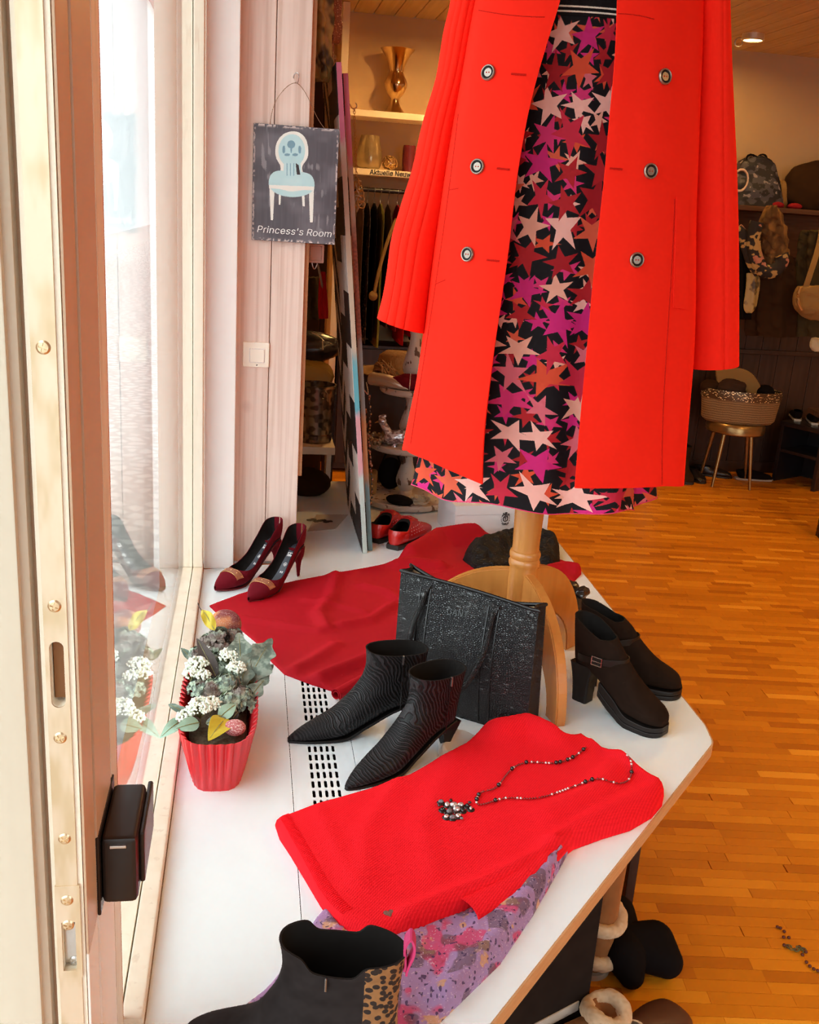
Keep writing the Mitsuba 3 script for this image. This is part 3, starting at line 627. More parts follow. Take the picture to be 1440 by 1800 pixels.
def seam(pxs, name='seam', r=0.0009, mesh=None, n=30, matn='coat_seam'):
    P = []
    for x, y in smooth_path([(a, b, 0) for a, b in pxs], n)[:, :2] if len(pxs) > 2 else np.linspace(pxs[0], pxs[1], n):
        h = hit(mesh or m_body, x, y)
        if h: P.append(h[0] + h[1] * r * 0.2)
    if len(P) > 3: return obj(name, tube(np.array(P), r, 6), matn, co)
for x, y, w in ((912, 131, 13), (885, 297, 11), (867, 458, 11), (1083, 297, 11)): seam([(x - w, y - 1), (x + w, y + 1)], 'buttonhole', 0.0022, n=8)
seam([(1164, 852), (1167, 700), (1176, 550), (1186, 350)], 'panel_seam')
seam([(722, 780), (757, 560), (790, 330), (806, 200)], 'panel_seam')
seam([(1086, 24), (1120, 27), (1150, 34)], 'flap_seam'); seam([(842, 18), (900, 27), (958, 30)], 'flap_seam')
seam([(790, 334), (806, 331)], 'pocket_seam', n=8); seam([(765, 500), (783, 492)], 'pocket_seam', n=8)
# welt pocket on the right front
pp = [hit(m_body, x, y) for x, y in ((1186, 345), (1207, 349), (1205, 545), (1180, 540))]
if all(pp):
    q = np.array([a[0] + a[1] * 0.003 for a in pp]); nrm = pp[0][1]
    u = np.linspace(0, 1, 12); gp = np.array([[(q[0] * (1 - v) + q[1] * v) * (1 - s) + (q[3] * (1 - v) + q[2] * v) * s for v in np.linspace(0, 1, 4)] for s in u])
    for i in range(12):
        for j in range(4):
            x, y = proj(gp[i, j]); h = hit(m_body, x, y); gp[i, j] = h[0] + h[1] * 0.0035
    mm, _ = shell(gp, 0.0032); obj('welt_pocket', fixn(mm), 'coat_wool', co, smooth=40)
# ================================================================ ON THE TABLE: red dress, bag, shoes
TZ = 0.5
def PZ(pts, z=TZ): return [tuple(at_z(x, y, z)[:2]) for x, y in pts]
mat('red_crepe', (0.40, 0.005, 0.013), 0.75, sheen=0.25, spec=0.15)
dr_out = PZ([(368, 1066), (420, 1046), (470, 1032), (520, 1022), (600, 1007), (695, 991), (725, 975), (752, 955), (770, 942), (800, 937), (845, 937), (865, 942), (930, 955), (985, 985), (1012, 996), (1022, 1010), (1006, 1026), (990, 1036), (965, 1046), (930, 1090), (860, 1150), (740, 1195), (690, 1200), (640, 1222), (618, 1226), (596, 1228), (582, 1215), (545, 1203), (500, 1186), (478, 1165), (450, 1130), (420, 1105), (385, 1082)])
dz = lambda *a: PZ(a)
dress_r = [(dz((590, 1015), (585, 1050), (560, 1085), (575, 1110)), 0.020, 0.011), (dz((600, 1105), (650, 1095), (690, 1070)), 0.018, 0.010), (dz((420, 1090), (480, 1100), (560, 1115)), 0.016, 0.006),
           (dz((560, 1200), (610, 1180), (680, 1150)), 0.022, 0.016), (dz((590, 1140), (550, 1165), (520, 1180)), 0.02, 0.008), (dz((640, 1035), (680, 1045), (700, 1060)), 0.02, 0.010),
           (dz((720, 985), (770, 955), (830, 945)), 0.045, 0.050), (dz((700, 1000), (735, 1000), (770, 1000)), 0.03, 0.018), (dz((965, 1010), (990, 1005), (1012, 1008)), 0.03, 0.030), (dz((640, 1080), (600, 1070), (540, 1060)), 0.014, 0.006)]
dress_r = [(l_, w_, h_ * 1.45 if h_ < .02 else h_) for l_, w_, h_ in dress_r]
cd = thing('dress', 'dark red crepe dress laid flat across the table under the black bag', 'dress')
dress_m = cloth(dr_out, TZ, 0.007, 0.012, dress_r, 0.0075, 0.0035, 11, 4)
obj('dress_cloth', dress_m, 'red_crepe', cd, smooth=60)
dress_z = height_at(dress_m)
a, b = at_z(583, 1200, TZ + .01), at_z(612, 1222, TZ + .012)
def roll(p0, p1, r, turns=1.6, t=0.0022):
    """a rolled hem seen from its end"""
    p0, p1 = np.array(p0), np.array(p1); x, y, z = frame_from(p1 - p0)
    an = np.linspace(0, turns * 2 * math.pi, 50); rr = np.linspace(r * 0.45, r, 50)
    P = np.array([[p0 + (p1 - p0) * f + y * rr[k] * math.cos(an[k]) + z * rr[k] * math.sin(an[k]) for k in range(50)] for f in np.linspace(0, 1, 12)])
    return shell(P, t)[0]
obj('rolled_hem', roll(at_z(590, 1221, TZ + .017), at_z(690, 1168, TZ + .017), 0.0135), 'red_crepe', cd, smooth=50)

# ---------------------------------------------------------------- black leather bag
def _leather(p, n, uv):
    f1, f2, _ = voronoi(p.x * 230 + p.y * 110, p.z * 250 + p.y * 90); return smoothstep(0.0, 0.5, f2 - f1)
mat('black_leather', rough=0.34, fn=lambda p, n, uv: mix(C3(0.001, 0.001, 0.001), C3(0.010, 0.009, 0.010), _leather(p, n, uv)), bump=_leather, bscale=0.0032, spec=1.0, eps=6e-4, clear=0.15)
mat('bag_lining', (0.42, 0.29, 0.16), 0.8)
mat('black_piping', (0.004, 0.003, 0.003), 0.4)
bg = thing('handbag', 'black pebbled leather tote bag with two handles in front of the stand', 'handbag')
BL, BR = at_z(688, 1226, TZ), at_z(924, 1296, TZ)
TL, TR = at_z(705, 1004, 0.79), at_z(947, 1076, 0.785)
ex = (BR - BL) / np.linalg.norm(BR - BL); eb = np.cross([0, 0, 1], ex); eb /= np.linalg.norm(eb)     # eb points away from the camera
if eb[1] < 0: eb = -eb
def bag_ring(t, off=0.0, n=25):
    l, r = BL * (1 - t) + TL * t, BR * (1 - t) + TR * t; d = (0.082 * (1 - t) + 0.050 * t) - 2 * off
    l, r = l + ex * off + eb * off, r - ex * off + eb * off
    sag = np.array([0, 0, 1.0])
    s = np.linspace(0, 1, n); bulge = (0.024 * math.sin(math.pi * min(t, 1)) - 0.012 * t ** 4)
    fr = [l * (1 - a) + r * a - eb * bulge * math.sin(math.pi * a) for a in s]
    sd = [r + eb * d * a - ex * 0.014 * math.sin(math.pi * a) * t for a in (0.3, 0.5, 0.7)]
    bk = [(r + eb * d) * (1 - a) + (l + eb * d) * a + eb * (bulge * 0.5) * math.sin(math.pi * a) - sag * 0.028 * math.sin(math.pi * min(1, a * 1.0)) * t ** 3 for a in s]
    s2 = [l + eb * d * a + ex * 0.014 * math.sin(math.pi * a) * t for a in (0.7, 0.5, 0.3)]
    return np.array(fr + sd + bk + s2)
RB = np.array([bag_ring(t) for t in np.linspace(0.012, 1, 30)])
def dense(R): return np.array([smooth_path(r, 160, True) if False else np.array([np.interp(np.linspace(0, len(r), 161)[:-1], np.arange(len(r) + 1), np.r_[r[:, k], r[0, k]]) for k in range(3)]).T for r in R])
wr = RB.copy()
mb, _ = shell(wr[:, ::-1], 0.003, True)
mb = fixn(mb)
obj('bag_body', mb, 'black_leather', bg, smooth=50)
obj('bag_base', surf(np.stack([RB[0] + [0, 0, 0.002], RB[0] - [0, 0, 0.003]])[:, ::-1], wrap_v=True, cap=True), 'black_leather', bg)
LI = np.array([bag_ring(t, 0.0045) for t in np.linspace(0.06, 0.985, 16)])
obj('lining', fixn(surf(np.concatenate([LI[:1] * 0 + LI[0].mean(0), LI]), wrap_v=True)), 'bag_lining', bg, smooth=50, label='beige fabric lining')
obj('top_piping', sweep(RB[-1] + [0, 0, 0.001], circ(0.0042, 8), closed=True), 'black_piping', bg)
def fp(a, t, out=0.0): # front-face point
    r = bag_ring(t, 0, 41)[:41]; q = np.array([np.interp(a * 40, np.arange(41), r[:, k]) for k in range(3)]); return q - eb * out
for a in (0.16, 0.66):      # stitched vertical bands over the front
    obj('seam_band', sweep(np.array([fp(a, t, 0.0012) for t in np.linspace(0.02, 0.93, 20)]), rect_prof(0.0025, 0.002), up=eb), 'black_piping', bg)
    obj('seam_band', sweep(np.array([fp(a + 0.075, t, 0.0012) for t in np.linspace(0.02, 0.93, 20)]), rect_prof(0.0025, 0.002), up=eb), 'black_piping', bg)
hnd = smooth_path([fp(0.20, 0.90, 0.004), fp(0.185, 0.78, 0.012), fp(0.15, 0.60, 0.016), fp(0.16, 0.40, 0.017), fp(0.26, 0.26, 0.020), fp(0.40, 0.22, 0.022), fp(0.54, 0.27, 0.020), fp(0.64, 0.45, 0.017), fp(0.69, 0.62, 0.016), fp(0.70, 0.78, 0.012), fp(0.705, 0.90, 0.004)], 70)
obj('handle', sweep(hnd, circ(0.0065, 12), up=eb), 'black_leather', bg, smooth=60)
hb_ = np.array([p + eb * 0.0 for p in hnd])
for a in (0.20, 0.705):
    q = [fp(a - 0.035, 0.955, 0.0022), fp(a + 0.035, 0.955, 0.0022), fp(a + 0.012, 0.865, 0.0045), fp(a - 0.012, 0.865, 0.0045)]
    P = np.array([[q[0] * (1 - v) + q[1] * v, q[3] * (1 - v) + q[2] * v] for v in np.linspace(0, 1, 6)])
    obj('handle_tab', fixn(shell(P, 0.003)[0]), 'black_leather', bg)
    obj('rivet', ball(0.0022, fp(a, 0.855, 0.009), 1), 'steel', bg)
x, y = ex, np.array(fp(0.46, 0.9) - fp(0.46, 0.7)); y = y / np.linalg.norm(y); z = np.cross(x, y); xx = np.cross(y, z)
tm = meshkit.text_mesh('GANT', 0.0135, 0.0016, bold=True); tm.apply_translation((-tm.bounds[1][0] / 2, 0, 0)); tm.apply_transform(basis(fp(0.455, 0.80, 0.0006), xx, y, z))
obj('lettering', tm, 'black_piping', bg, label='embossed black lettering')

# ---------------------------------------------------------------- shoes
def shoe_place(m, heel, toe, z=TZ, lift=0.0):
    """local x from heel (0) to toe, z up"""
    h, t = np.array(heel[:2]), np.array(toe[:2]); a = math.atan2(t[1] - h[1], t[0] - h[0])
    return place(m, (h[0], h[1], z + lift), math.degrees(a))
def arr(*a): return np.array(a, float)
def sole_slab(xs, ws, zb, zt, n=14, ex=2.0, grow=0.0):
    """a slab under the foot: stations xs, half widths ws, bottom and top heights"""
    k = 60; f = lambda a: PchipInterpolator(np.arange(len(xs)), np.asarray(a, float))(np.linspace(0, len(xs) - 1, k))
    X, Wd, B, Tt = f(xs), f(ws) + grow, f(zb), f(zt); P = []
    for x, w_, b_, t_ in zip(X, Wd, B, Tt):
        r = min(0.0015, (t_ - b_) * 0.4); P.append([[x, -w_ + r, b_], [x, w_ - r, b_], [x, w_, b_ + r], [x, w_, t_ - r], [x, w_ - r, t_], [x, -w_ + r, t_], [x, -w_, t_ - r], [x, -w_, b_ + r]])
    return surf(np.array(P), wrap_v=True, cap=True)
# black pointed ankle boots with zebra relief
def zebra(dirx, diry):
    def f(p, n, uv):
        s = (p.x * dirx + p.y * diry) * 1.0 - p.z * 0.42
        ww = fbm(p.x * 15, p.y * 15, p.z * 15, 2)
        return smoothstep(0.25, 0.8, 0.5 + 0.5 * dr.sin(s * 760 + ww * 40 + fbm(p.x * 60, p.y * 60, p.z * 60, 2) * 7)) * smoothstep(0.2, 0.4, noise(p.x * 45, p.y * 45, p.z * 30) + 0.2)
    return f
mat('black_sole', (0.005, 0.004, 0.004), 0.5, spec=.3)
mat('dark_lining', (0.008, 0.006, 0.005), 0.8, spec=.2)
mat('zip_metal', (0.22, 0.2, 0.19), 0.35, metallic=0.9)
BT = arr([.300, .010], [.278, .023], [.245, .038], [.205, .056], [.172, .084], [.150, .112], [.135, .140], [.129, .166], [.131, .196])
BB = arr([.300, .003], [.278, .002], [.235, .001], [.185, .004], [.130, .026], [.066, .052], [.005, .064], [.001, .11], [-.010, .188])
BWd = [.004, .017, .031, .039, .037, .034, .033, .036, .043]
def ankle_boot(label, heel, toe, material, zip_side):
    t = thing('ankle_boot', label, 'ankle boot', 'black pointed ankle boots')
    o, l = fan(BT, BB, BWd, 80, 56, [2, 2, 2, 2.1, 2.2, 2.2, 2.2, 2.3, 2.4], inner=0.003, inner_from=0.62)
    pl_ = lambda m: shoe_place(m, heel, toe)
    obj('upper', pl_(o), material, t, smooth=60); obj('lining', pl_(l), 'dark_lining', t, smooth=60)
    obj('sole', pl_(sole_slab([.300, .278, .235, .185, .130, .066, .010], [.004, .016, .029, .036, .032, .027, .022], [0, 0, 0, .001, .022, .048, .060], [.004, .005, .006, .008, .029, .054, .066])), 'black_sole', t)
    hp = np.array([[[x0 + .0, -w_, z], [x1, -w_ * .8, z], [x1, w_ * .8, z], [x0, w_, z]] for z, x0, x1, w_ in ((.0, .012, .026, .006), (.006, .011, .028, .0075), (.03, .006, .036, .014), (.052, .002, .052, .021), (.064, .0, .06, .024))])
    H = PchipInterpolator(np.arange(5), hp, axis=0)(np.linspace(0, 4, 16)); obj('heel', pl_(fixn(surf(H, wrap_v=True, cap=True))), 'black_sole', t, smooth=50)
    zl = []
    for f in np.linspace(0, 1, 14): zl.append((0.058 + 0.006 * f, zip_side * (0.034 + 0.0105 * f ** 1.5), .058 + .132 * f))
    zp = np.array(zl); zp[:, 1] += zip_side * 0.0005
    P = pl_(trimesh.Trimesh(zp, [[0, 1, 2]], process=False)).vertices
    obj('zip_seam', tube(P, 0.0012, 6), 'black_piping', t)
    pu_ = pl_(box(0.061, 0.065, zip_side * .043 - .002, zip_side * .043 + .003, .172, .193, .001)); obj('zip_pull', pu_, 'zip_metal', t)
    return t
A_toe = at_z(506, 1304, TZ); A_heel = A_toe + np.array([0.278, 0.120, 0]) / np.hypot(.278, .12) * 0.300
B_toe = at_z(608, 1389, TZ); dB = np.array([0.192, 0.192, 0]); B_heel = B_toe + dB / np.linalg.norm(dB) * 0.300
vA = (A_toe - A_heel) / 0.3; vB = (B_toe - B_heel) / 0.3
for nm, v in (('zebra_a', vA), ('zebra_b', vB)):
    zf = zebra(v[0], v[1]); scene[nm] = {'type': 'twosided', 'bsdf': {'type': 'bumpmap', 'arbitrary': proc(zf, eps=5e-4), 'scale': 0.0022, 'bsdf': {'type': 'principled', 'base_color': proc(lambda p, n, uv, zf=zf: mix(C3(0.002, 0.002, 0.002), C3(0.018, 0.015, 0.016), zf(p, n, uv))), 'roughness': 0.5, 'specular': 0.3, 'sheen': 0.12}}}
ankle_boot('black pointed ankle boot with zebra relief, farther one, its toe over the vent', A_heel, A_toe, 'zebra_a', 1)
ankle_boot('black pointed ankle boot with zebra relief, nearer one beside the red sweater', B_heel, B_toe, 'zebra_b', 1)

# brown suede heeled boots with a buckle strap
mat('brown_suede', rough=0.9, fn=lambda p, n, uv: mix(C3(0.020, 0.010, 0.006), C3(0.010, 0.005, 0.003), fbm(p.x * 40, p.y * 40, p.z * 40)), sheen=0.15, spec=0.1)
mat('black_suede', (0.012, 0.010, 0.010), 0.95, sheen=0.5, spec=0.1)
mat('brown_strap', (0.010, 0.006, 0.004), 0.45, spec=.3)
mat('sole_dark', (0.010, 0.007, 0.006), 0.45, spec=.3)
mat('silver', (0.78, 0.74, 0.68), 0.2, metallic=1.0)
HT = arr([.252, .036], [.246, .050], [.225, .064], [.192, .084], [.162, .112], [.135, .142], [.118, .166], [.104, .182], [.098, .188])
HB = arr([.252, .024], [.246, .022], [.215, .021], [.165, .024], [.110, .052], [.055, .083], [.004, .096], [-.004, .150], [-.012, .216])
HW = [.012, .026, .042, .045, .038, .034, .033, .036, .037]
def heeled_boot(label, heel, toe, buckle=True):
    t = thing('heeled_boot', label, 'ankle boot', 'brown suede heeled boots')
    pl_ = lambda m: shoe_place(m, heel, toe)
    o, l = fan(HT, HB, HW, 80, 56, [2.2, 2.2, 2.3, 2.3, 2.2, 2.2, 2.2, 2.3, 2.3], inner=0.003, inner_from=0.55)
    for m in (o, l):       # the rim dips at the sides and rises again in front
        v = m.vertices; k = np.clip((v[:, 2] - .12) / .07, 0, 1); v[:, 2] -= 0.012 * k * np.clip(1 - np.abs(v[:, 0] - .075) / .05, 0, 1); m.vertices = v
    obj('upper', pl_(o), 'brown_suede', t, smooth=60); obj('lining', pl_(l), 'dark_lining', t, smooth=60)
    xs, ws = [.2555, .249, .222, .178, .130, .085], [.010, .026, .0425, .045, .036, .028]
    obj('platform', pl_(sole_slab(xs, ws, [.004, .001, 0, 0, .014, .040], [.013, .012, .011, .012, .030, .055])), 'sole_dark', t)
    obj('welt', pl_(sole_slab(xs, ws, [.014, .0125, .0115, .0125, .031, .0555], [.026, .024, .023, .026, .052, .075], grow=-.0012)), 'sole_dark', t)
    hp = np.array([[[x0, -w_, z], [x1, -w_, z], [x1, w_, z], [x0, w_, z]] for z, x0, x1, w_ in ((0, .010, .050, .018), (.05, .006, .052, .020), (.10, -.001, .062, .027))])
    H = PchipInterpolator(np.arange(3), hp, axis=0)(np.linspace(0, 2, 10))
    hm = np.array([np.array(sg.Polygon(r[:, :2]).buffer(-.006).buffer(.006, quad_segs=3).exterior.segmentize(0.004).coords)[:-1] for r in H], dtype=object)
    obj('heel', pl_(fixn(cat([trimesh.convex.convex_hull(np.vstack([np.column_stack([a_, np.full(len(a_), z0)]), np.column_stack([b_, np.full(len(b_), z1)])])) for (a_, z0), (b_, z1) in zip([(np.array(hm[i], float), H[i][0][2]) for i in range(9)], [(np.array(hm[i + 1], float), H[i + 1][0][2]) for i in range(9)])]))), 'sole_dark', t, smooth=40)
    # strap round the ankle
    P = []
    for a_ in np.linspace(-2.2, 2.2, 40):
        P.append([0.066 + 0.071 * math.cos(a_), 0.0395 * math.sin(a_), 0.128 + 0.010 * math.cos(a_)])
    P = np.array(P); pp_ = pl_(trimesh.Trimesh(P, [[0, 1, 2]], process=False)).vertices
    obj('strap', sweep(pp_, rect_prof(0.003, 0.017, 0.001)), 'brown_strap', t, smooth=40)
    s = -1
    fr = [(0.094, s * .0410, .122), (0.068, s * .0425, .121), (0.068, s * .0425, .141), (0.094, s * .0410, .142)]
    if not buckle: return t
    b = obj('buckle', pl_(tube(np.array(fr), 0.0018, 8, closed=True, up=(0, 1, 0))), 'silver', t, label='silver buckle')
    obj('prong', pl_(rod((0.094, s * .0425, .132), (0.070, s * .044, .131), .0013)), 'silver', b)
    obj('front_seam', pl_(tube(np.array([(0.150, -.0375, .062), (0.158, -.0345, .088), (0.150, -.028, .106)]), 0.001, 6)), 'brown_strap', t)
    return t
H_toe = at_z(1166, 1293, TZ); H_heel = at_z(1012, 1224, TZ); dH = (H_heel - H_toe) / np.linalg.norm(H_heel - H_toe); H_heel = H_toe + dH * 0.252
heeled_boot('dark brown suede platform boot with block heel and silver buckle, nearer one', H_heel, H_toe)
H2_toe = at_z(1194, 1222, TZ); heeled_boot('dark brown suede platform boot half hidden behind the buckled one', H2_toe + (lambda d: d / np.linalg.norm(d) * .252)(at_z(1045, 1062, .71) * [1, 1, 0] - H2_toe * [1, 1, 0]), H2_toe, False)

# maroon suede pumps with a gold-trimmed band
mat('maroon_suede', (0.125, 0.005, 0.011), 0.9, sheen=0.35, spec=0.1)
mat('maroon_leather', (0.13, 0.010, 0.016), 0.4)
mat('insole_grey', (0.040, 0.042, 0.055), 0.35)
mat('gold', (0.80, 0.52, 0.24), 0.25, metallic=1.0)
mat('band_brown', (0.34, 0.13, 0.07), 0.35, metallic=0.3)
mat('mark_light', (0.62, 0.60, 0.58), 0.5)
def pump_profile(L, hh):
    zs = PchipInterpolator([0, .03, .075, .12, .165, .19, .24, L], [hh, hh - .002, hh * .68, hh * .30, .006, .004, .006, .011])
    wd = PchipInterpolator([0, .004, .014, .03, .06, .10, .15, .19, .22, .245, .262, L], [.002, .013, .0235, .0285, .0275, .0275, .0345, .0385, .034, .0235, .0125, .003])
    ht = PchipInterpolator([0, .03, .08, .13, .17, .20, .235, .258, L], [.066, .060, .046, .040, .044, .047, .036, .023, .010])
    return zs, wd, ht
def pump(label, heel, toe, side):
    L, hh = 0.275, 0.105
    t = thing('pump_shoe', label, 'high heel', 'maroon suede pumps'); zs, wd, ht = pump_profile(L, hh); pl_ = lambda m: shoe_place(m, heel, toe)
    X = np.r_[np.linspace(0, .03, 14)[:-1], np.linspace(.03, .25, 50)[:-1], np.linspace(.25, L, 12)]; xt = 0.192
    NP_ = 61
    def ring(x, off=0.0, lo=None, hi=None):
        w_, z_, h_ = max(wd(x) - off, .0005), zs(x) + off, max(ht(x) - off, .002)
        g = np.clip((xt - x) / .055, 0, 1); fm = math.pi * (1 - 0.40 * (g * (2 - g)) ** 0.5)
        ph = np.linspace(-fm, fm, NP_) if lo is None else np.linspace(lo, hi, NP_)
        he = h_ if g <= 0 else h_ / ((1 - math.cos(fm)) / 2)
        e = 0.75
        y = w_ * np.sign(np.sin(ph)) * np.abs(np.sin(ph)) ** e; y = np.where(np.abs(ph) > math.pi / 2, y if g <= 0 else w_ * np.sign(ph) * np.maximum(np.abs(np.sin(ph)) ** e, 0.80 * g + (1 - g) * np.abs(np.sin(ph)) ** e), y)
        z = z_ + he * (1 - np.cos(ph)) / 2
        return np.column_stack([np.full(NP_, x), y, z])
    P = np.array([ring(x) for x in X]); m, _ = shell(P, 0.0012)
    obj('upper', pl_(fixn(m)), 'maroon_suede', t, smooth=60)
    Q = np.array([ring(x, 0.0016) for x in X[3:-8]]); obj('lining', pl_(fixn(shell(Q[:, ::-1], 0.0003)[0])), 'dark_lining', t, smooth=60, label='dark lining')
    xi = np.linspace(.006, .225, 40); S = np.array([[[x, y * (wd(x) - .003) , zs(x) + .0035 + 0.004 * y * y] for y in np.linspace(-.93, .93, 9)] for x in xi])
    obj('insole', pl_(fixn(shell(S, 0.001)[0])), 'insole_grey', t, smooth=60, label='grey leather insole')
    def mark(pg_, x, name='insole_mark'):
        m_ = prism(pg_, 0.0004); ang = math.degrees(math.atan2(float(zs(x + .005) - zs(x - .005)), .01)); obj(name, pl_(place(m_, (x, 0, float(zs(x)) + .0047), 0, 0, -ang)), 'mark_light', t)
    mark(sg.Point(0, 0).buffer(.006).difference(sg.Point(0, 0).buffer(.0045)), .088); mark(sg.Point(0, 0).buffer(.0028), .088)
    mark(shapely.union_all([sg.box(-.004, -.0045, .003, -.0012), sg.box(-.004, .0012, .003, .0045)]), .108)
    mark(shapely.union_all([sg.box(-.008, -.010, -.006, .010), sg.box(-.006, -.009, .006, -.0065), sg.box(-.006, -.002, .006, .0005), sg.box(-.006, .0065, .006, .009), sg.Point(.002, -.004).buffer(.003), sg.Point(.002, .004).buffer(.003)]), .062, 'insole_logo')
    # toe seam, band and gold trim over the vamp
    def over(x, lo, hi, off): return ring(x, -off, lo, hi)

    def band(x0, x1, off, n=8):
        P = np.array([np.column_stack([np.full(41, x), wd(x) * 1.0 * np.sign(np.sin(q)) * np.abs(np.sin(q)) ** .75, zs(x) + ht(x) * (1 - np.cos(q)) / 2]) for x in np.linspace(x0, x1, n) for q in (np.linspace(1.9, 2 * math.pi - 1.9, 41),)])
        c = np.array([[x, 0, zs(x) + ht(x) / 2] for x in np.linspace(x0, x1, n)])[:, None]; r_ = P - c; r_[..., 0] = 0
        return P + r_ / np.linalg.norm(r_, axis=2, keepdims=True) * off
    bn = obj('vamp_band', pl_(fixn(shell(band(.199, .220, .0022), .0015)[0])), 'band_brown', t, smooth=50, label='bronze leather band')
    for x in (.199, .220): obj('gold_trim', pl_(tube(band(x, x + .0001, .003, 2)[0], .0011, 6, up=(1, 0, 0))), 'gold', bn)
    for k in (12, 20, 28): p_ = band(.2095, .2096, .0034, 2)[0][k]; obj('gold_stud', pl_(ball(.0022, p_, 1)), 'gold', bn)
    obj('sole', pl_(sole_slab([.006, .03, .075, .12, .165, .19, .235, .262, .275], [.014, .022, .022, .022, .029, .033, .024, .009, .002], [hh - .006, hh - .009, hh * .68 - .005, hh * .3 - .004, .0015, 0, .001, .004, .007], [hh, hh - .002, hh * .68, hh * .30, .0055, .004, .006, .009, .011])), 'maroon_leather', t)
    hp = [(0, .010, .0045), (.02, .012, .0055), (.05, .013, .0085), (.075, .018, .018), (hh - .002, .027, .0255)]
    H = np.array([[[cx_ + r * math.cos(a_) * 1.05, r * math.sin(a_), z] for a_ in np.arange(20) * 2 * math.pi / 20] for z, cx_, r in hp]); H = PchipInterpolator(np.arange(5), H, axis=0)(np.linspace(0, 4, 20))
    obj('heel', pl_(surf(H[:, ::-1], wrap_v=True, cap=True)), 'maroon_suede', t, smooth=60)
    obj('heel_tip', pl_(place(lathe([(0, -.0), (.0052, 0), (.0052, .006), (0, .006)], 16), (.010, 0, 0.0003))), 'mark_light', t)
P2t = at_z(437, 1062, TZ); P2h = at_z(530, 920, .672); P1t = at_z(378, 1042, TZ); P1h = at_z(493, 908, .672)
def hfix(h, t, L=.275): d = (h - t)[:2]; d = d / np.linalg.norm(d); return np.array([t[0] + d[0] * L, t[1] + d[1] * L, 0])
pump('maroon suede pump with bronze band, left one standing by the batten', hfix(P1h, P1t), P1t, -1)
pump('maroon suede pump with bronze band, right one with its toe on the red dress', hfix(P2h, P2t), P2t, 1)
# ================================================================ sweater, scarf, leopard boot, planter, necklace and the rest of the table
def _knit(p, n, uv):
    a = p.x * 0.86 - p.y * 0.5; b = p.x * 0.5 + p.y * 0.86
    return dr.sin(a * 1500 + dr.sin(b * 900) * 0.6) * 0.5 + fbm(p.x * 300, p.y * 300, p.z * 300, 2)
mat('red_knit', rough=0.95, fn=lambda p, n, uv: mix(C3(0.84, 0.014, 0.024), C3(0.70, 0.008, 0.014), smoothstep(.35, .65, _knit(p, n, uv) * .5 + .25) * .6 + .4 * fbm(p.x * 30, p.y * 30, p.z * 30)), sheen=0.6, spec=0.1, bump=_knit, bscale=0.0009, eps=8e-4)
sw = thing('sweater', 'bright red knitted sweater laid flat with a bead necklace on it', 'sweater')
SZ = TZ + 0.018
so = PZ([(484, 1438), (520, 1425), (560, 1410), (640, 1388), (715, 1362), (770, 1330), (815, 1306), (850, 1280)], SZ) + PZ([(885, 1260), (925, 1252), (958, 1260), (990, 1278)], TZ + .045) + PZ([(1022, 1287), (1040, 1300), (1062, 1318), (1100, 1338), (1135, 1360), (1160, 1376), (1169, 1388), (1166, 1404), (1148, 1425), (1110, 1447), (1060, 1462), (1010, 1480), (960, 1518), (900, 1556), (820, 1592), (740, 1622), (680, 1642), (640, 1644), (622, 1636), (596, 1622), (565, 1580), (535, 1530), (512, 1492), (492, 1462)], SZ)
sr = [(PZ([(1010, 1330), (900, 1390), (760, 1480)], SZ), 0.10, -0.003), (PZ([(880, 1275), (925, 1265), (970, 1282)], TZ + .04), 0.04, 0.030), (PZ([(1090, 1345), (1040, 1400), (960, 1440)], SZ), 0.03, 0.009), (PZ([(1150, 1400), (1060, 1445), (980, 1490)], SZ), 0.03, 0.012),
      (PZ([(980, 1500), (860, 1560), (720, 1615)], SZ), 0.022, 0.009), (PZ([(700, 1380), (640, 1470), (640, 1560)], SZ), 0.02, 0.004), (PZ([(560, 1430), (620, 1560)], SZ), 0.016, 0.003), (PZ([(800, 1340), (740, 1450), (760, 1540)], SZ), 0.025, 0.004), (PZ([(1045, 1305), (1100, 1350), (1160, 1390)], SZ), 0.012, 0.008)]
sr = [(l_, w_, h_ * 1.5 if abs(h_) < .015 else h_) for l_, w_, h_ in sr]
sm = cloth(so, TZ + 0.001, 0.026, 0.020, sr, 0.0085, 0.0028, 9, 2)
obj('body', sm, 'red_knit', sw, smooth=60)
sweater_z = height_at(sm)
# sleeve below the body, its cuff open
cs = [at_z(822, 1600, TZ + .018), at_z(880, 1570, TZ + .018), at_z(940, 1525, TZ + .019), at_z(970, 1493, TZ + .017), at_z(985, 1478, TZ + .012)]
cp = smooth_path(cs, 30); ring_ = lambda r0, r1: np.stack([np.cos(np.arange(28) * 2 * math.pi / 28) * r0, np.sin(np.arange(28) * 2 * math.pi / 28) * r1], 1)
tt = np.gradient(cp, axis=0); tt /= np.linalg.norm(tt, axis=1, keepdims=True); ss = np.cross([0, 0, 1.0], tt); ss /= np.linalg.norm(ss, axis=1, keepdims=True)
Pq = np.array([cp[i] + ring_(0.026 - 0.006 * i / 30, 0.0125)[:, :1] * ss[i] + ring_(0.026, 0.0125)[:, 1:] * np.array([0, 0, 1.0]) for i in range(30)])
obj('sleeve', fixn(shell(Pq, 0.003, True)[0]), 'red_knit', sw, smooth=60)
rb = []
hem_l = smooth_path([at_z(x, y, TZ + .012) for x, y in ((487, 1444), (512, 1490), (535, 1530), (565, 1582), (600, 1622))], 70)
din = (at_z(640, 1510, TZ) - at_z(545, 1545, TZ)); din[2] = 0; din /= np.linalg.norm(din)
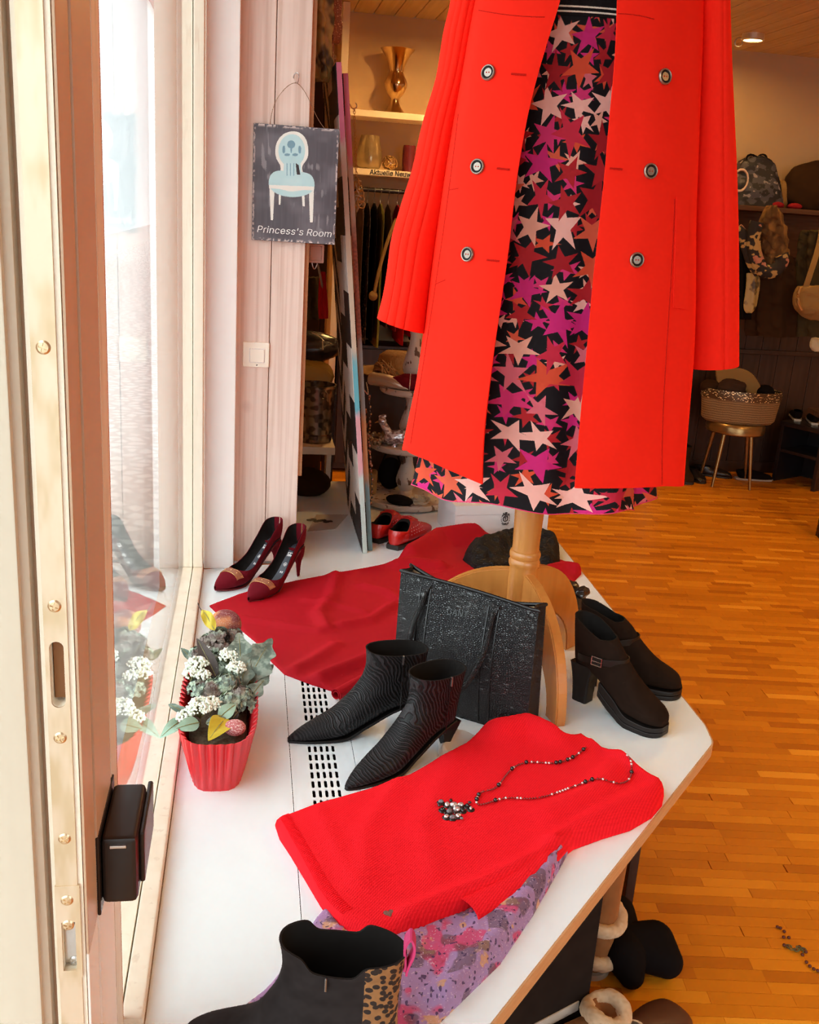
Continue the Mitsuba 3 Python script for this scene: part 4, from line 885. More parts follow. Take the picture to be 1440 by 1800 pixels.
for p in hem_l[1:-1]:
    pts = []
    for f in (0.004, 0.010, 0.016, 0.022): q = p + din * f; pts.append([q[0], q[1], float(sweater_z(q[0], q[1])) + 0.0006])
    rb.append(tube(np.array(pts), 0.0013, 5))
obj('hem_ribbing', cat(rb), 'red_knit', sw, smooth=60, kind='stuff')
# heart charm
mat('pewter', (0.32, 0.24, 0.20), 0.4, metallic=0.8)
hp_ = at_z(684, 1604, TZ + .03); hz = float(sweater_z(hp_[0], hp_[1]))
th_ = np.linspace(0, 2 * math.pi, 40)[:-1]; heart = sg.Polygon(np.column_stack([16 * np.sin(th_) ** 3, 13 * np.cos(th_) - 5 * np.cos(2 * th_) - 2 * np.cos(3 * th_) - np.cos(4 * th_)]) * 0.00055)
obj('heart_charm', place(cat([prism(heart, 0.0014), prism(heart.buffer(-0.0012), 0.0022)]), (hp_[0], hp_[1], hz - 0.0004), 20), 'pewter', sw, label='small metal heart charm')

# bead necklace
mat('bead_red', (0.20, 0.008, 0.008), 0.15, clear=0.8); mat('bead_black', (0.01, 0.008, 0.008), 0.12, clear=0.8); mat('bead_clear', (0.78, 0.72, 0.70), 0.12, metallic=0.7)
nk = thing('necklace', 'long bead necklace with a cluster pendant lying on the red sweater', 'necklace')
def on_sw(x, y, lift): q = at_z(x, y, TZ + .03); return np.array([q[0], q[1], float(sweater_z(q[0], q[1])) + lift])
path = [(1030, 1312), (1012, 1326), (978, 1338), (935, 1337), (905, 1346), (886, 1366), (868, 1384), (843, 1393), (838, 1407), (875, 1403), (925, 1401), (985, 1393), (1036, 1379), (1072, 1381), (1104, 1374), (1110, 1360), (1098, 1342)]
d_ = smooth_path([(a, b, 0) for a, b in path], 500)[:, :2]; line = np.array([on_sw(a, b, 0.0025) for a, b in d_])
obj('thread', tube(line[::4], 0.0007, 5), 'bead_red', nk)
L_ = np.r_[0, np.cumsum(np.linalg.norm(np.diff(line, axis=0), axis=1))]; br_ = np.random.default_rng(5); s_ = 0.0; bset = {}
while s_ < L_[-1]:
    k = br_.random(); r, mt = (0.0042, 'bead_black') if k < 0.16 else (0.0028, 'bead_clear') if k < 0.36 else (0.0021, 'bead_red')
    p = np.array([np.interp(s_, L_, line[:, j]) for j in range(3)])
    if (r, mt) not in bset: bset[(r, mt)] = mikit.ply(ball(r, sub=1 if r < .003 else 2), mt, smooth=True)
    obj('bead', bset[(r, mt)], None, nk, to_world=T().translate([float(p[0]), float(p[1]), float(p[2] + r * 0.5)])); s_ += r * 2.0 + 0.0012 + (0.006 * br_.random() if br_.random() < .12 else 0)
pc = [(775, 1410, .006, 1), (786, 1413, .007, 2), (798, 1413, .009, 2), (810, 1412, .007, 2), (778, 1422, .0055, 0), (790, 1424, .0075, 1), (803, 1420, .0085, 2), (814, 1421, .0065, 0), (785, 1433, .006, 2), (796, 1434, .007, 1), (806, 1431, .007, 2), (822, 1413, .005, 0), (828, 1418, .0045, 2), (826, 1408, .0042, 0), (772, 1416, .005, 0), (793, 1406, .005, 0), (783, 1428, .004, 0), (812, 1436, .004, 1), (792, 1418, .004, 0), (800, 1427, .004, 0)]
mat('stone_grey', (0.16, 0.15, 0.16), 0.15, clear=0.9)
pd = obj('pendant', cat([ball(.0075, on_sw(x, y, .0015), 1, (1, 1, .4)) if False else place(ball(.008, sub=1, s=(1, 1, .3)), on_sw(x, y, .001)) for x, y, _, _ in pc[:13]]), 'bead_black', nk, label='pendant of black and clear stones')
for x, y, r, k in pc: obj('stone', place(ball(r * .8, sub=1, s=(1.15, .85, .75)), on_sw(x, y, .0045), 40 * (x % 7)), ('bead_black', 'stone_grey', 'bead_clear')[k], pd, smooth=False)

# felted purple scarf under the sweater
def _felt(p, n, uv):
    a = fbm(p.x * 22, p.y * 22, p.z * 22 + 3); b = fbm(p.x * 38 + 9, p.y * 38, p.z * 38, 4); c = noise(p.x * 230, p.y * 170, p.z * 170); d = noise(p.x * 420, p.y * 420, p.z * 420)
    k = mix(C3(0.32, 0.19, 0.34), C3(0.46, 0.07, 0.15), smoothstep(0.52, 0.60, a)); k = mix(k, C3(0.52, 0.27, 0.15), smoothstep(0.60, 0.66, b) * 0.9); k = mix(k, C3(0.10, 0.06, 0.07), smoothstep(0.58, 0.66, noise(p.x * 38, p.y * 38 + 8, p.z * 30)) * 0.7)
    k = mix(k, C3(0.05, 0.025, 0.07), smoothstep(0.70, 0.80, c) * 0.85); return mix(k, C3(0.62, 0.42, 0.50), smoothstep(0.72, 0.86, d) * 0.5)
mat('felt_purple', rough=0.95, fn=_felt, sheen=0.4, spec=0.1, bump=lambda p, n, uv: fbm(p.x * 160, p.y * 160, p.z * 160, 3), bscale=0.0035, eps=1e-3)
sc_out = PZ([(604, 1568), (575, 1590), (555, 1612), (510, 1690), (466, 1738), (420, 1772), (380, 1830), (420, 1900), (560, 1960), (700, 1880), (760, 1806), (800, 1768), (880, 1690), (938, 1604), (975, 1540), (1000, 1495), (1003, 1476), (980, 1468), (900, 1500), (760, 1540)], TZ + .006)
sc_r = [(PZ([(1000, 1478), (958, 1545), (905, 1620), (850, 1690), (790, 1755)]), 0.024, 0.022), (PZ([(940, 1520), (880, 1600), (800, 1680)]), 0.016, 0.010), (PZ([(620, 1600), (560, 1680), (480, 1750)]), 0.02, 0.006)]
sf = thing('scarf', 'mottled purple and pink felted scarf between the red sweater and the leopard boot', 'scarf')
scm = cloth(sc_out, TZ, 0.010, 0.012, sc_r, 0.006, 0.004, 40, 8)
# keep the scarf under the sweater
zz = sweater_z(scm.vertices[:, 0], scm.vertices[:, 1]); inside = shapely.contains_xy(sg.Polygon(so).buffer(-0.004), scm.vertices[:, 0], scm.vertices[:, 1])
v = scm.vertices.copy(); v[inside, 2] = np.minimum(v[inside, 2], TZ + 0.0009); scm.vertices = v
obj('felt', scm, 'felt_purple', sf, smooth=60)
mat('felt_edge', (0.08, 0.03, 0.05), 0.9)

# leopard ankle boot in the foreground
def _leo(p, n, uv):
    f1, f2, r = voronoi(p.x * 75 + p.y * 60, p.z * 110 + p.x * 45); w = noise(p.x * 150, p.y * 150, p.z * 150)
    s = smoothstep(0.44, 0.38, f1 + (w - 0.5) * 0.25)
    return mix(mix(C3(0.29, 0.14, 0.05), C3(0.21, 0.095, 0.033), w), C3(0.012, 0.007, 0.006), s)
mat('leopard', rough=0.75, fn=_leo, sheen=0.3)
mat('pink_tab', (0.50, 0.03, 0.13), 0.7); mat('suede_grey', rough=0.9, fn=lambda p, n, uv: mix(C3(0.028, 0.023, 0.023), C3(0.013, 0.010, 0.010), fbm(p.x * 60, p.y * 60, p.z * 60)), sheen=0.1, spec=0.1)
mat('elastic', (0.009, 0.008, 0.009), 0.8, spec=.2, bump=lambda p, n, uv: dr.sin((p.x * 0.95 + p.y * 0.1) * 2600), bscale=0.0006, eps=4e-4)
lbt = thing('chelsea_boot', 'black suede ankle boot with leopard heel and pink tab in the foreground', 'ankle boot')
LTz = .146
LT = arr([.290, .030], [.283, .046], [.260, .056], [.225, .066], [.197, .084], [.178, .112], [.164, .140], [.159, .168], [.164, .205])
LB = arr([.290, .012], [.281, .010], [.240, .008], [.190, .010], [.130, .016], [.060, .022], [.002, .030], [.008, .11], [.002, .195])
LW = [.010, .024, .040, .046, .042, .038, .036, .038, .043]
o, l = fan(LT, LB, LW, 110, 110, 2.25, inner=0.003, inner_from=0.45)
def rim_shape(m):
    v = m.vertices.copy(); k = np.clip((v[:, 2] - .13) / .07, 0, 1) ** 1.5; f = np.abs(v[:, 0] - .092); v[:, 2] -= k * 0.017 * (1 / (1 + np.exp((f - .033) / .003))); m.vertices = v; return m
o, l = rim_shape(o), rim_shape(l)
L_heel = np.array([0.036, 1.036, 0]); L_toe = np.array([-0.254, 1.036, 0])
pl_ = lambda m: shoe_place(m, L_heel, L_toe, lift=0.0105)
def cut(m, x0, x1, z0=None):
    m = m.copy()
    for pt, nr in (((x0, 0, 0), (1, 0, 0)), ((x1, 0, 0), (-1, 0, 0))) if z0 is None else (((x0, 0, 0), (1, 0, 0)), ((x1, 0, 0), (-1, 0, 0)), ((0, 0, z0), (0, 0, 1))): m = trimesh.intersections.slice_mesh_plane(m, nr, pt)
    return m
o = fixn(o)
obj('upper', pl_(cut(o, .052, .4)), 'suede_grey', lbt, smooth=60)
obj('heel_panel', pl_(cut(o, -.1, .0521)), 'leopard', lbt, smooth=60, label='leopard print heel panel')
def puff(m, d): m = m.copy(); m.vertices = m.vertices + m.vertex_normals * d; return m
obj('elastic_gore', pl_(puff(cut(o, .058, .118, .045), 0.0008)), 'elastic', lbt, smooth=60, label='black elastic side panel')
obj('lining', pl_(l), 'dark_lining', lbt, smooth=60)
obj('sole', pl_(sole_slab([.288, .278, .240, .190, .130, .060, .0], [.010, .023, .040, .045, .041, .037, .030], [.004, .001, 0, 0, 0, 0, 0], [.014, .012, .010, .012, .018, .024, .030])), 'black_sole', lbt)
for x in (.0525, .1185):
    pts = [v for v in np.array([[x, s * 1.0, 0] for s in (-1,)])]
    sec = o.section(plane_origin=(x, 0, 0), plane_normal=(1, 0, 0))
    if sec is not None:
        for e in sec.discrete:
            e = e[(e[:, 1] < 0) & (e[:, 2] > .03)]
            if len(e) > 6: e = e[np.argsort(e[:, 2])]; obj('seam', pl_(tube(e[::2] + [0, -.0006, 0], 0.0010, 6)), 'black_piping', lbt)
lp_ = np.array([[-.001, 0, .165], [-.007, 0, .19], [-.007, 0, .214], [-.002, 0, .221], [.004, 0, .214], [.005, 0, .19], [.005, 0, .172]])
obj('pull_tab', pl_(sweep(smooth_path(lp_, 30), rect_prof(0.017, 0.002, .0006), up=(0, 1, 0)) if False else shell(np.array([[p + [0, s, 0] for s in (-.011, 0, .011)] for p in smooth_path(lp_, 30)]), 0.003)[0]), 'pink_tab', lbt, label='pink pull tab')
obj('zip_pull', pl_(box(.098, .101, .0435, .0465, .165, .184, .001)), 'zip_metal', lbt)

# ---------------------------------------------------------------- planter with flowers, leaves and fruit
mat('planter_red', (0.56, 0.020, 0.026), 0.25, clear=0.35)
pt = thing('planter', 'fluted red oblong planter of artificial flowers and fruit by the window', 'flower arrangement')
pcen = at_z(378, 1394, TZ); pu0, pn0, _ = toW(pcen)
PLn, PLu = pn0 + 0.002, pu0 + 0.165       # centre
def oblong(hn, hu, z, amp, n=300, nf=50):
    t = np.arange(n) * 2 * math.pi / n; c, s = np.cos(t), np.sin(t); e = 2 / 3.6
    x = hn * np.sign(c) * np.abs(c) ** e; y = hu * np.sign(s) * np.abs(s) ** e
    pth = np.column_stack([x, y]); L = np.r_[0, np.cumsum(np.linalg.norm(np.diff(np.vstack([pth, pth[:1]]), axis=0), axis=1))]
    q = np.array([np.interp(np.linspace(0, L[-1], n + 1)[:-1], L, np.r_[pth[:, k], pth[0, k]]) for k in range(2)]).T
    tg = np.roll(q, -1, 0) - np.roll(q, 1, 0); nr = np.column_stack([tg[:, 1], -tg[:, 0]]); nr /= np.linalg.norm(nr, axis=1, keepdims=True)
    ph_ = np.arange(n) * 2 * math.pi * nf / n
    q = q + nr * (amp * np.cos(ph_))[:, None]
    return np.array([UV * (PLu + b) + NV * (PLn + a) + np.array([0, 0, z]) for a, b in q]), ph_
zt = 0.115
Rr = []
for f in np.linspace(0, 1, 14):
    q, ph_ = oblong(0.052 + 0.022 * f, 0.158 + 0.026 * f, TZ + 0.002 + zt * f, 0.0006 + 0.0042 * f ** .5)
    if f > .93: q[:, 2] += 0.0035 * np.cos(ph_)
    Rr.append(q)
obj('pot', fixn(shell(np.array(Rr), 0.0012, True)[0]), 'planter_red', pt, smooth=50)
obj('pot_foot', surf(np.stack([oblong(0.0535, 0.1595, TZ + z, 0.0005)[0] for z in (0.0, 0.004)])[:, ::-1], wrap_v=True, cap=True), 'planter_red', pt)
mat('moss', rough=1.0, fn=lambda p, n, uv: mix(C3(0.05, 0.025, 0.015), C3(0.10, 0.075, 0.04), noise(p.x * 300, p.y * 300, p.z * 300)))
ob, _ = oblong(0.058, 0.166, TZ + .085, 0.0); mm = cloth([tuple(p[:2]) for p in ob[::4]], TZ + 0.07, 0.022, 0.02, (), 0.006, 0.008, 90, 3)
obj('soil', mm, 'moss', pt, smooth=50)
mat('leaf_sage', rough=0.7, fn=lambda p, n, uv: mix(C3(0.25, 0.30, 0.24), C3(0.10, 0.135, 0.105), smoothstep(.35, .65, fbm(p.x * 90, p.y * 90, p.z * 90))))
mat('leaf_mint', rough=0.6, fn=lambda p, n, uv: mix(C3(0.38, 0.54, 0.43), C3(0.24, 0.38, 0.26), fbm(p.x * 60, p.y * 60, p.z * 60)))
mat('leaf_yellow', rough=0.55, fn=lambda p, n, uv: mix(C3(0.62, 0.50, 0.04), C3(0.48, 0.36, 0.03), fbm(p.x * 90, p.y * 90, p.z * 90)))
mat('leaf_dark', rough=0.55, fn=lambda p, n, uv: mix(C3(0.035, 0.022, 0.018), C3(0.07, 0.05, 0.04), fbm(p.x * 50, p.y * 50, p.z * 50)))
mat('petal_green', rough=0.7, fn=lambda p, n, uv: mix(mix(C3(0.40, 0.48, 0.36), C3(0.13, 0.16, 0.13), smoothstep(.3, .7, noise(p.x * 130, p.y * 130, p.z * 130))), C3(0.20, 0.12, 0.11), smoothstep(0.5, 0.7, noise(p.x * 34 + 4, p.y * 34, p.z * 34)) * 0.75))
mat('bud_white', (0.78, 0.82, 0.70), 0.6); mat('stem_olive', (0.22, 0.20, 0.08), 0.7)
mat('fruit_frost', rough=0.85, fn=lambda p, n, uv: mix(mix(C3(0.58, 0.22, 0.09), C3(0.22, 0.045, 0.045), smoothstep(0.3, 0.62, fbm(p.x * 34 + 2, p.y * 34, p.z * 34))), C3(0.66, 0.48, 0.44), smoothstep(0.62, 0.78, noise(p.x * 700, p.y * 700, p.z * 700)) * 0.6))
mat('fruit_pink', rough=0.9, fn=lambda p, n, uv: mix(C3(0.42, 0.11, 0.11), C3(0.66, 0.42, 0.40), smoothstep(0.45, 0.75, noise(p.x * 600, p.y * 600, p.z * 600))))
def leaf(base, tip, width, nrm=(0, 0, 1), bend=0.12, lobes=0, fold=0.18, twist=0.0, n=22, m=9, wave=0.0):
    base, tip = np.array(base, float), np.array(tip, float); L = np.linalg.norm(tip - base); x = (tip - base) / L
    z = np.array(nrm, float); z -= x * (z @ x); z /= np.linalg.norm(z); y = np.cross(z, x); P = np.zeros((n, m, 3))
    for i, t in enumerate(np.linspace(0, 1, n)):
        w_ = width * (math.sin(math.pi * min(t ** 0.75, 1)) ** 0.8 * (1 - 0.25 * t) + 0.02)
        if lobes: w_ *= 1 + 0.24 * math.cos(t * lobes * 2 * math.pi)
        for j, s in enumerate(np.linspace(-1, 1, m)):
            P[i, j] = base + x * L * t + y * s * w_ + z * (bend * L * math.sin(math.pi * t) + fold * abs(s) * w_ + wave * w_ * math.sin(9 * t + 3 * s))
    return fixn(shell(P, 0.0007)[0])
def lf(b, t, w_, mt, **k):
    """leaf from measured points (x, y, height)"""
    B_, T_ = at_z(*b[:2], TZ + b[2]), at_z(*t[:2], TZ + t[2]); nr = k.pop('nrm', None)
    if nr is None: nr = CAM - (B_ + T_) / 2; nr = nr / np.linalg.norm(nr) + np.array([0, 0, 0.3])
    l_ = obj('leaf', leaf(B_, T_, w_, nr, **k), mt, pt, smooth=40)
    L_ = np.linalg.norm(T_ - B_); x_ = (T_ - B_) / L_; z_ = nr - x_ * (nr @ x_); z_ /= np.linalg.norm(z_); bd_ = k.get('bend', .12)
    mid = np.array([B_ + x_ * L_ * t + z_ * (bd_ * L_ * math.sin(math.pi * t) + .0009) for t in np.linspace(.02, .92, 14)]); obj('midrib', tube(mid, .0009, 5, scale=np.linspace(1.2, .5, 14)), 'stem_olive', l_)
    return l_
lf((432, 1205, .11), (478, 1122, .175), .034, 'leaf_sage', lobes=3, wave=.15); lf((425, 1215, .10), (420, 1112, .165), .026, 'leaf_sage', lobes=2, bend=.2)
lf((436, 1215, .10), (481, 1168, .14), .020, 'leaf_sage', lobes=2, bend=.05); lf((430, 1240, .10), (466, 1194, .13), .017, 'leaf_sage', lobes=2); lf((418, 1215, .11), (438, 1160, .15), .022, 'leaf_sage', lobes=2, wave=.1)
lf((380, 1190, .12), (346, 1122, .175), .017, 'leaf_dark', bend=.06); lf((372, 1196, .11), (357, 1160, .14), .013, 'leaf_dark')
lf((338, 1160, .12), (318, 1139, .14), .009, 'leaf_sage'); lf((330, 1256, .115), (296, 1238, .13), .011, 'leaf_sage', lobes=1); lf((322, 1265, .115), (281, 1298, .09), .014, 'leaf_mint', bend=.25)
lf((350, 1270, .12), (306, 1282, .118), .016, 'leaf_mint', bend=.1); lf((385, 1262, .12), (415, 1238, .135), .016, 'leaf_mint'); lf((362, 1272, .115), (400, 1262, .12), .010, 'leaf_sage'); lf((410, 1262, .11), (420, 1250, .12), .007, 'leaf_dark')
lf((398, 1262, .118), (366, 1302, .112), .024, 'leaf_yellow', wave=.10, bend=.1); lf((377, 1108, .175), (355, 1072, .195), .014, 'leaf_yellow', wave=.2, bend=.15)
obj('stem', tube([at_z(357, 1076, TZ + .19), at_z(350, 1066, TZ + .20), at_z(348, 1060, TZ + .205)], .0012, 6, samples=8), 'leaf_dark', pt)
fc = at_z(396, 1098, TZ + .150); f1 = place(ball(.0375, sub=4, s=(1, 1, .94)), fc); obj('fruit', f1, 'fruit_frost', pt, smooth=True, label='frosted artificial peach')
f2 = ball(.0185, at_z(413, 1279, TZ + .112), 3, (1.15, 1, .85)); obj('fruit', f2, 'fruit_pink', pt, smooth=True, label='small frosted pink fruit')
fr_ = np.random.default_rng(21)
def umbel(c, r, n, zs_=0.75, tilt=(0, 0, 1)):
    c = np.array(c); st = [tube([c - np.array([0, 0, r * 1.6]), c], .0014, 5)]; bs = []
    for i in range(n):
        a, zz_ = fr_.random() * 6.283, fr_.random() ** 0.6; d = np.array([math.cos(a) * math.sqrt(1 - (zz_ * .95) ** 2), math.sin(a) * math.sqrt(1 - (zz_ * .95) ** 2), zz_ * zs_]); e = c + d * r * (0.75 + 0.3 * fr_.random())
        if i % 3 == 0: st.append(tube([c - [0, 0, r * .8], e], .0006, 4))
        bs.append(trimesh.creation.icosphere(1, .0019 + .0013 * fr_.random()).apply_translation(e))
    k = obj('flower_cluster', cat(bs), 'bud_white', pt, smooth=True, kind='stuff', label='cluster of small white buds'); obj('cluster_stems', cat(st), 'stem_olive', k, smooth=True)
for c, r, n in (((403, 1155, .150), .022, 150), ((415, 1178, .145), .020, 120), ((346, 1172, .145), .023, 150), ((336, 1186, .135), .018, 90), ((357, 1190, .135), .016, 80), ((352, 1246, .135), .025, 190), ((370, 1240, .135), .020, 120), ((326, 1262, .122), .018, 90)): umbel(at_z(c[0], c[1], TZ + c[2]), r * 1.08, n)
def florets(c, r, n, sz, mt='petal_green'):
    ms = []
    for i in range(n):
        d = fr_.normal(size=3); d[2] = abs(d[2]); d /= np.linalg.norm(d); p = np.array(c) + d * r * np.array([1, 1.1, .7]) * (0.75 + .25 * fr_.random())
        for q in range(4):
            a = q * math.pi / 2 + fr_.random(); x, y, z = frame_from(np.cross(d, [math.cos(a), math.sin(a), .3]), d)
            e = p + x * sz * .8; k_ = trimesh.Trimesh([p, p + x * sz * .5 + y * sz * .45 + z * sz * .05, p + x * sz * 1.0 + y * sz * .28 + z * sz * .2, p + x * sz * 1.05 - y * sz * .2 + z * sz * .22, p + x * sz * .5 - y * sz * .45 + z * sz * .03], [[0, 1, 2], [0, 2, 3], [0, 3, 4]], process=False); ms.append(k_)
    m = cat(ms); v = np.vstack([m.vertices, m.vertices - [0, 0, .0004]]); f = np.vstack([m.faces, m.faces[:, ::-1] + len(m.vertices)])
    obj('hydrangea', trimesh.Trimesh(v, f, process=False), mt, pt, smooth=False, kind='stuff', label='dried grey green hydrangea florets')
for c, r, n, s_ in (((385, 1120, .150), .024, 60, .011), ((410, 1120, .140), .022, 50, .010), ((366, 1128, .140), .020, 40, .010), ((400, 1205, .130), .030, 90, .011), ((425, 1225, .125), .024, 60, .010), ((372, 1212, .128), .022, 55, .012), ((405, 1235, .120), .026, 60, .010), ((435, 1240, .112), .018, 35, .009), ((390, 1145, .125), .030, 70, .011), ((408, 1150, .115), .028, 60, .011), ((372, 1165, .115), .028, 60, .011), ((350, 1210, .115), .024, 50, .010), ((390, 1180, .115), .032, 80, .011), ((420, 1195, .115), .026, 60, .010), ((440, 1215, .10), .02, 40, .010), ((348, 1150, .135), .018, 40, .010), ((357, 1215, .125), .018, 40, .011)): florets(at_z(c[0], c[1], TZ + c[2]), r, n, s_)

# ---------------------------------------------------------------- white shoe box
mat('box_card', (0.66, 0.62, 0.62), 0.5); mat('print_black', (0.03, 0.02, 0.02), 0.6)
bc, bl, brr = at_z(797, 947, TZ), at_z(757, 917, TZ), at_z(962, 942, TZ)
bx = bl - bc; lw = np.linalg.norm(bx); bdx = (brr - bc) / np.linalg.norm(brr - bc); bdy = bx / lw
bdy = bdy - bdx * (bdy @ bdx); bdy /= np.linalg.norm(bdy); lenx = float(np.linalg.norm(brr - bc)); leny = 0.20
sbx = thing('shoe_box', 'closed white cardboard shoe box with a black printed emblem', 'box')
BM = basis(bc, bdx, bdy, [0, 0, 1.0]); zb1 = at_d(797, 906, bc[1])[2] - TZ; zb2 = at_d(796, 889, bc[1])[2] - TZ
def bput(m): m = m.copy(); m.apply_transform(BM); return m
obj('tray', bput(box(.002, lenx - .002, .002, leny - .002, 0, zb2 - .002, .0008)), 'box_card', sbx); obj('lid', bput(box(-.001, lenx + .001, -.001, leny + .001, zb1, zb2, .0012)), 'box_card', sbx)
emb = shapely.union_all([sg.Point(0, 0).buffer(.010).difference(sg.Point(0, 0).buffer(.0072))] + [sg.Point(.0065 * math.cos(a) * (1 + .9 * (k % 2)), .012 + .008 * math.sin(a)).buffer(.0022) for k, a in enumerate(np.linspace(0, 6.28, 14))] + [sg.box(-.014, -.016, .014, -.0135), sg.box(-.010, -.020, .010, -.018), sg.box(-.001, -.006, .001, .006), sg.Point(0, .014).buffer(.004)] + [sg.Point(.016 * math.cos(a), .016 * math.sin(a)).buffer(.0014) for a in np.linspace(0, 6.28, 18)])
emb = shapely.affinity.scale(emb, 1.0, 1.15) if hasattr(shapely, 'affinity') else emb
em = prism(emb, .0006); ex_ = lenx * (884 - 797) / (962 - 797); em.apply_transform(basis((ex_, -.0017, zb1 - .016), (1, 0, 0), (0, 0, 1), (0, -1, 0))); obj('emblem', bput(em), 'print_black', sbx, label='black ornamental emblem')

# black sequinned cloth by the pole
mat('sequin_black', spec=.3, rough=0.45, fn=lambda p, n, uv: mix(C3(0.004, 0.003, 0.003), C3(0.16, 0.11, 0.11), smoothstep(0.82, 0.94, noise(p.x * 480, p.y * 480, p.z * 480))), bump=lambda p, n, uv: noise(p.x * 260, p.y * 260, p.z * 260), bscale=0.006, eps=1e-3)
bcs = thing('shawl', 'heap of black sequinned lace cloth behind the wooden pole', 'shawl')
bo = PZ([(814, 978), (822, 962), (840, 950), (870, 940), (905, 930), (940, 928), (972, 940), (984, 958), (985, 985), (975, 1006), (955, 1004), (930, 1000), (900, 998), (868, 1002), (838, 996)], TZ + .02)
br2 = [(PZ([(850, 972), (900, 958), (950, 958)], TZ + .02), .05, .045), (PZ([(970, 965), (960, 990)], TZ + .02), .03, .02)]
bm_ = cloth(bo, TZ + .004, 0.03, 0.03, br2, 0.006, 0.018, 26, 5); obj('lace', bm_, 'sequin_black', bcs, smooth=40)

# red derby shoes behind the dress
mat('red_patent', (0.52, 0.012, 0.010), 0.25, clear=0.7); mat('red_soft', (0.36, 0.010, 0.012), 0.45); mat('sole_black', (0.018, 0.012, 0.010), 0.5); mat('punch_light', (0.60, 0.36, 0.34), 0.6)
DT = arr([.255, .020], [.248, .032], [.225, .042], [.195, .050], [.165, .064], [.140, .080], [.120, .090]); DB = arr([.255, .009], [.245, .006], [.21, .005], [.15, .006], [.08, .008], [.03, .010], [-.001, .014]); 
def derby(label, heel, toe):
    t = thing('derby_shoe', label, 'shoe', 'red perforated derby shoes'); pl_ = lambda m: shoe_place(m, heel, toe)
    T2 = np.vstack([DT, [[.100, .088], [.085, .080]]]); B2 = np.vstack([DB, [[-.004, .040], [.002, .066]]])
    o, l = fan(T2, B2, [.012, .028, .041, .044, .040, .034, .031, .032, .030], 80, 60, 2.4, inner=.0025, inner_from=.45)
    def dip(m): v = m.vertices.copy(); k = np.clip((v[:, 2] - .045) / .03, 0, 1); v[:, 2] -= .016 * k * np.clip(1 - np.abs(v[:, 0] - .045) / .04, 0, 1); m.vertices = v; return m
    o, l = fixn(dip(o)), dip(l)
    obj('upper', pl_(cut(o, .056, .4)), 'red_soft', t, smooth=60); obj('heel_counter', pl_(cut(o, -.1, .0562)), 'red_patent', t, smooth=60, label='glossy red heel counter'); obj('lining', pl_(l), 'dark_lining', t, smooth=60)
    obj('sole', pl_(sole_slab([.260, .25, .21, .15, .08, .03, -.003], [.010, .028, .043, .043, .036, .032, .022], [.002, 0, 0, 0, 0, 0, 0], [.010, .009, .008, .010, .012, .014, .017])), 'sole_black', t)
    for k, s in enumerate((-1, 1)): obj('eyelet_flap', pl_(tube(np.array([(.086, s * .026, .082), (.112, s * .026, .080), (.140, s * .020, .074), (.150, s * .012, .071)]), .0028, 8)), 'red_soft', t)
    for f in (.100, .118, .136): obj('lace', pl_(tube(np.array([(f, -.018, .0905 - (f - .1) * .35), (f + .002, 0, .094 - (f - .1) * .35), (f, .018, .0905 - (f - .1) * .35)]), .0018, 6)), 'red_soft', t)
    hs_ = []
    for i in range(6):
        for j in range(3):
            x, z = .075 + .016 * i, .040 + .011 * j
            q = o.ray.intersects_location([(x, -.2, z)], [(0, 1, 0)])[0]
            if len(q): q = q[np.argmin(q[:, 1])]; obj('punch_hole', pl_(ball(.0017, q, 1)), 'punch_light', t)
d2h, d2t = at_z(690, 966, TZ), at_z(752, 930, TZ); vv = (d2t - d2h)[:2]; vv /= np.linalg.norm(vv)
derby('red derby shoe with pin holes, front one of the pair by the shoe box', d2h, d2h + np.array([vv[0], vv[1], 0]) * .25)
d1h = at_z(658, 954, TZ); derby('red derby shoe beside the painted boards, mostly behind the front one', d1h, d1h + np.array([vv[0], vv[1], 0]) * .25)

# black patent bag behind the brown boots
mat('patent', (0.010, 0.008, 0.008), 0.10, clear=1.0)
pbg = thing('clutch_bag', 'black patent bag with a gathered bow between the stand and the brown boots', 'bag')
pc_ = at_z(1000, 1100, TZ + .05)
body_ = ball(1.0, sub=4); v = body_.vertices * [.075, .055, .07]; v += (meshkit.fbm(v * 40, 3, 2)[:, None] - .5) * .02 * body_.vertices; v[:, 2] = np.maximum(v[:, 2], -.07 * .72); body_.vertices = v
obj('pouch', place(body_, (pc_[0] - .005, pc_[1] + .11, TZ + .052), 20), 'patent', pbg, smooth=60)
bw = [at_z(x, y, TZ + .115) for x, y in ((985, 1032), (1005, 1042), (1030, 1052))]
for k, (a, b_) in enumerate(((0, .028), (1, .032), (2, .026))):
    q = ball(1.0, sub=3); v = q.vertices * [b_, .016, .018]; v += (meshkit.fbm(v * 90, 2, k)[:, None] - .5) * .012 * q.vertices; q.vertices = v; obj('bow', place(q, bw[a] + np.array([0, .06, -.006]), 30 * k - 20), 'patent', pbg, smooth=60)
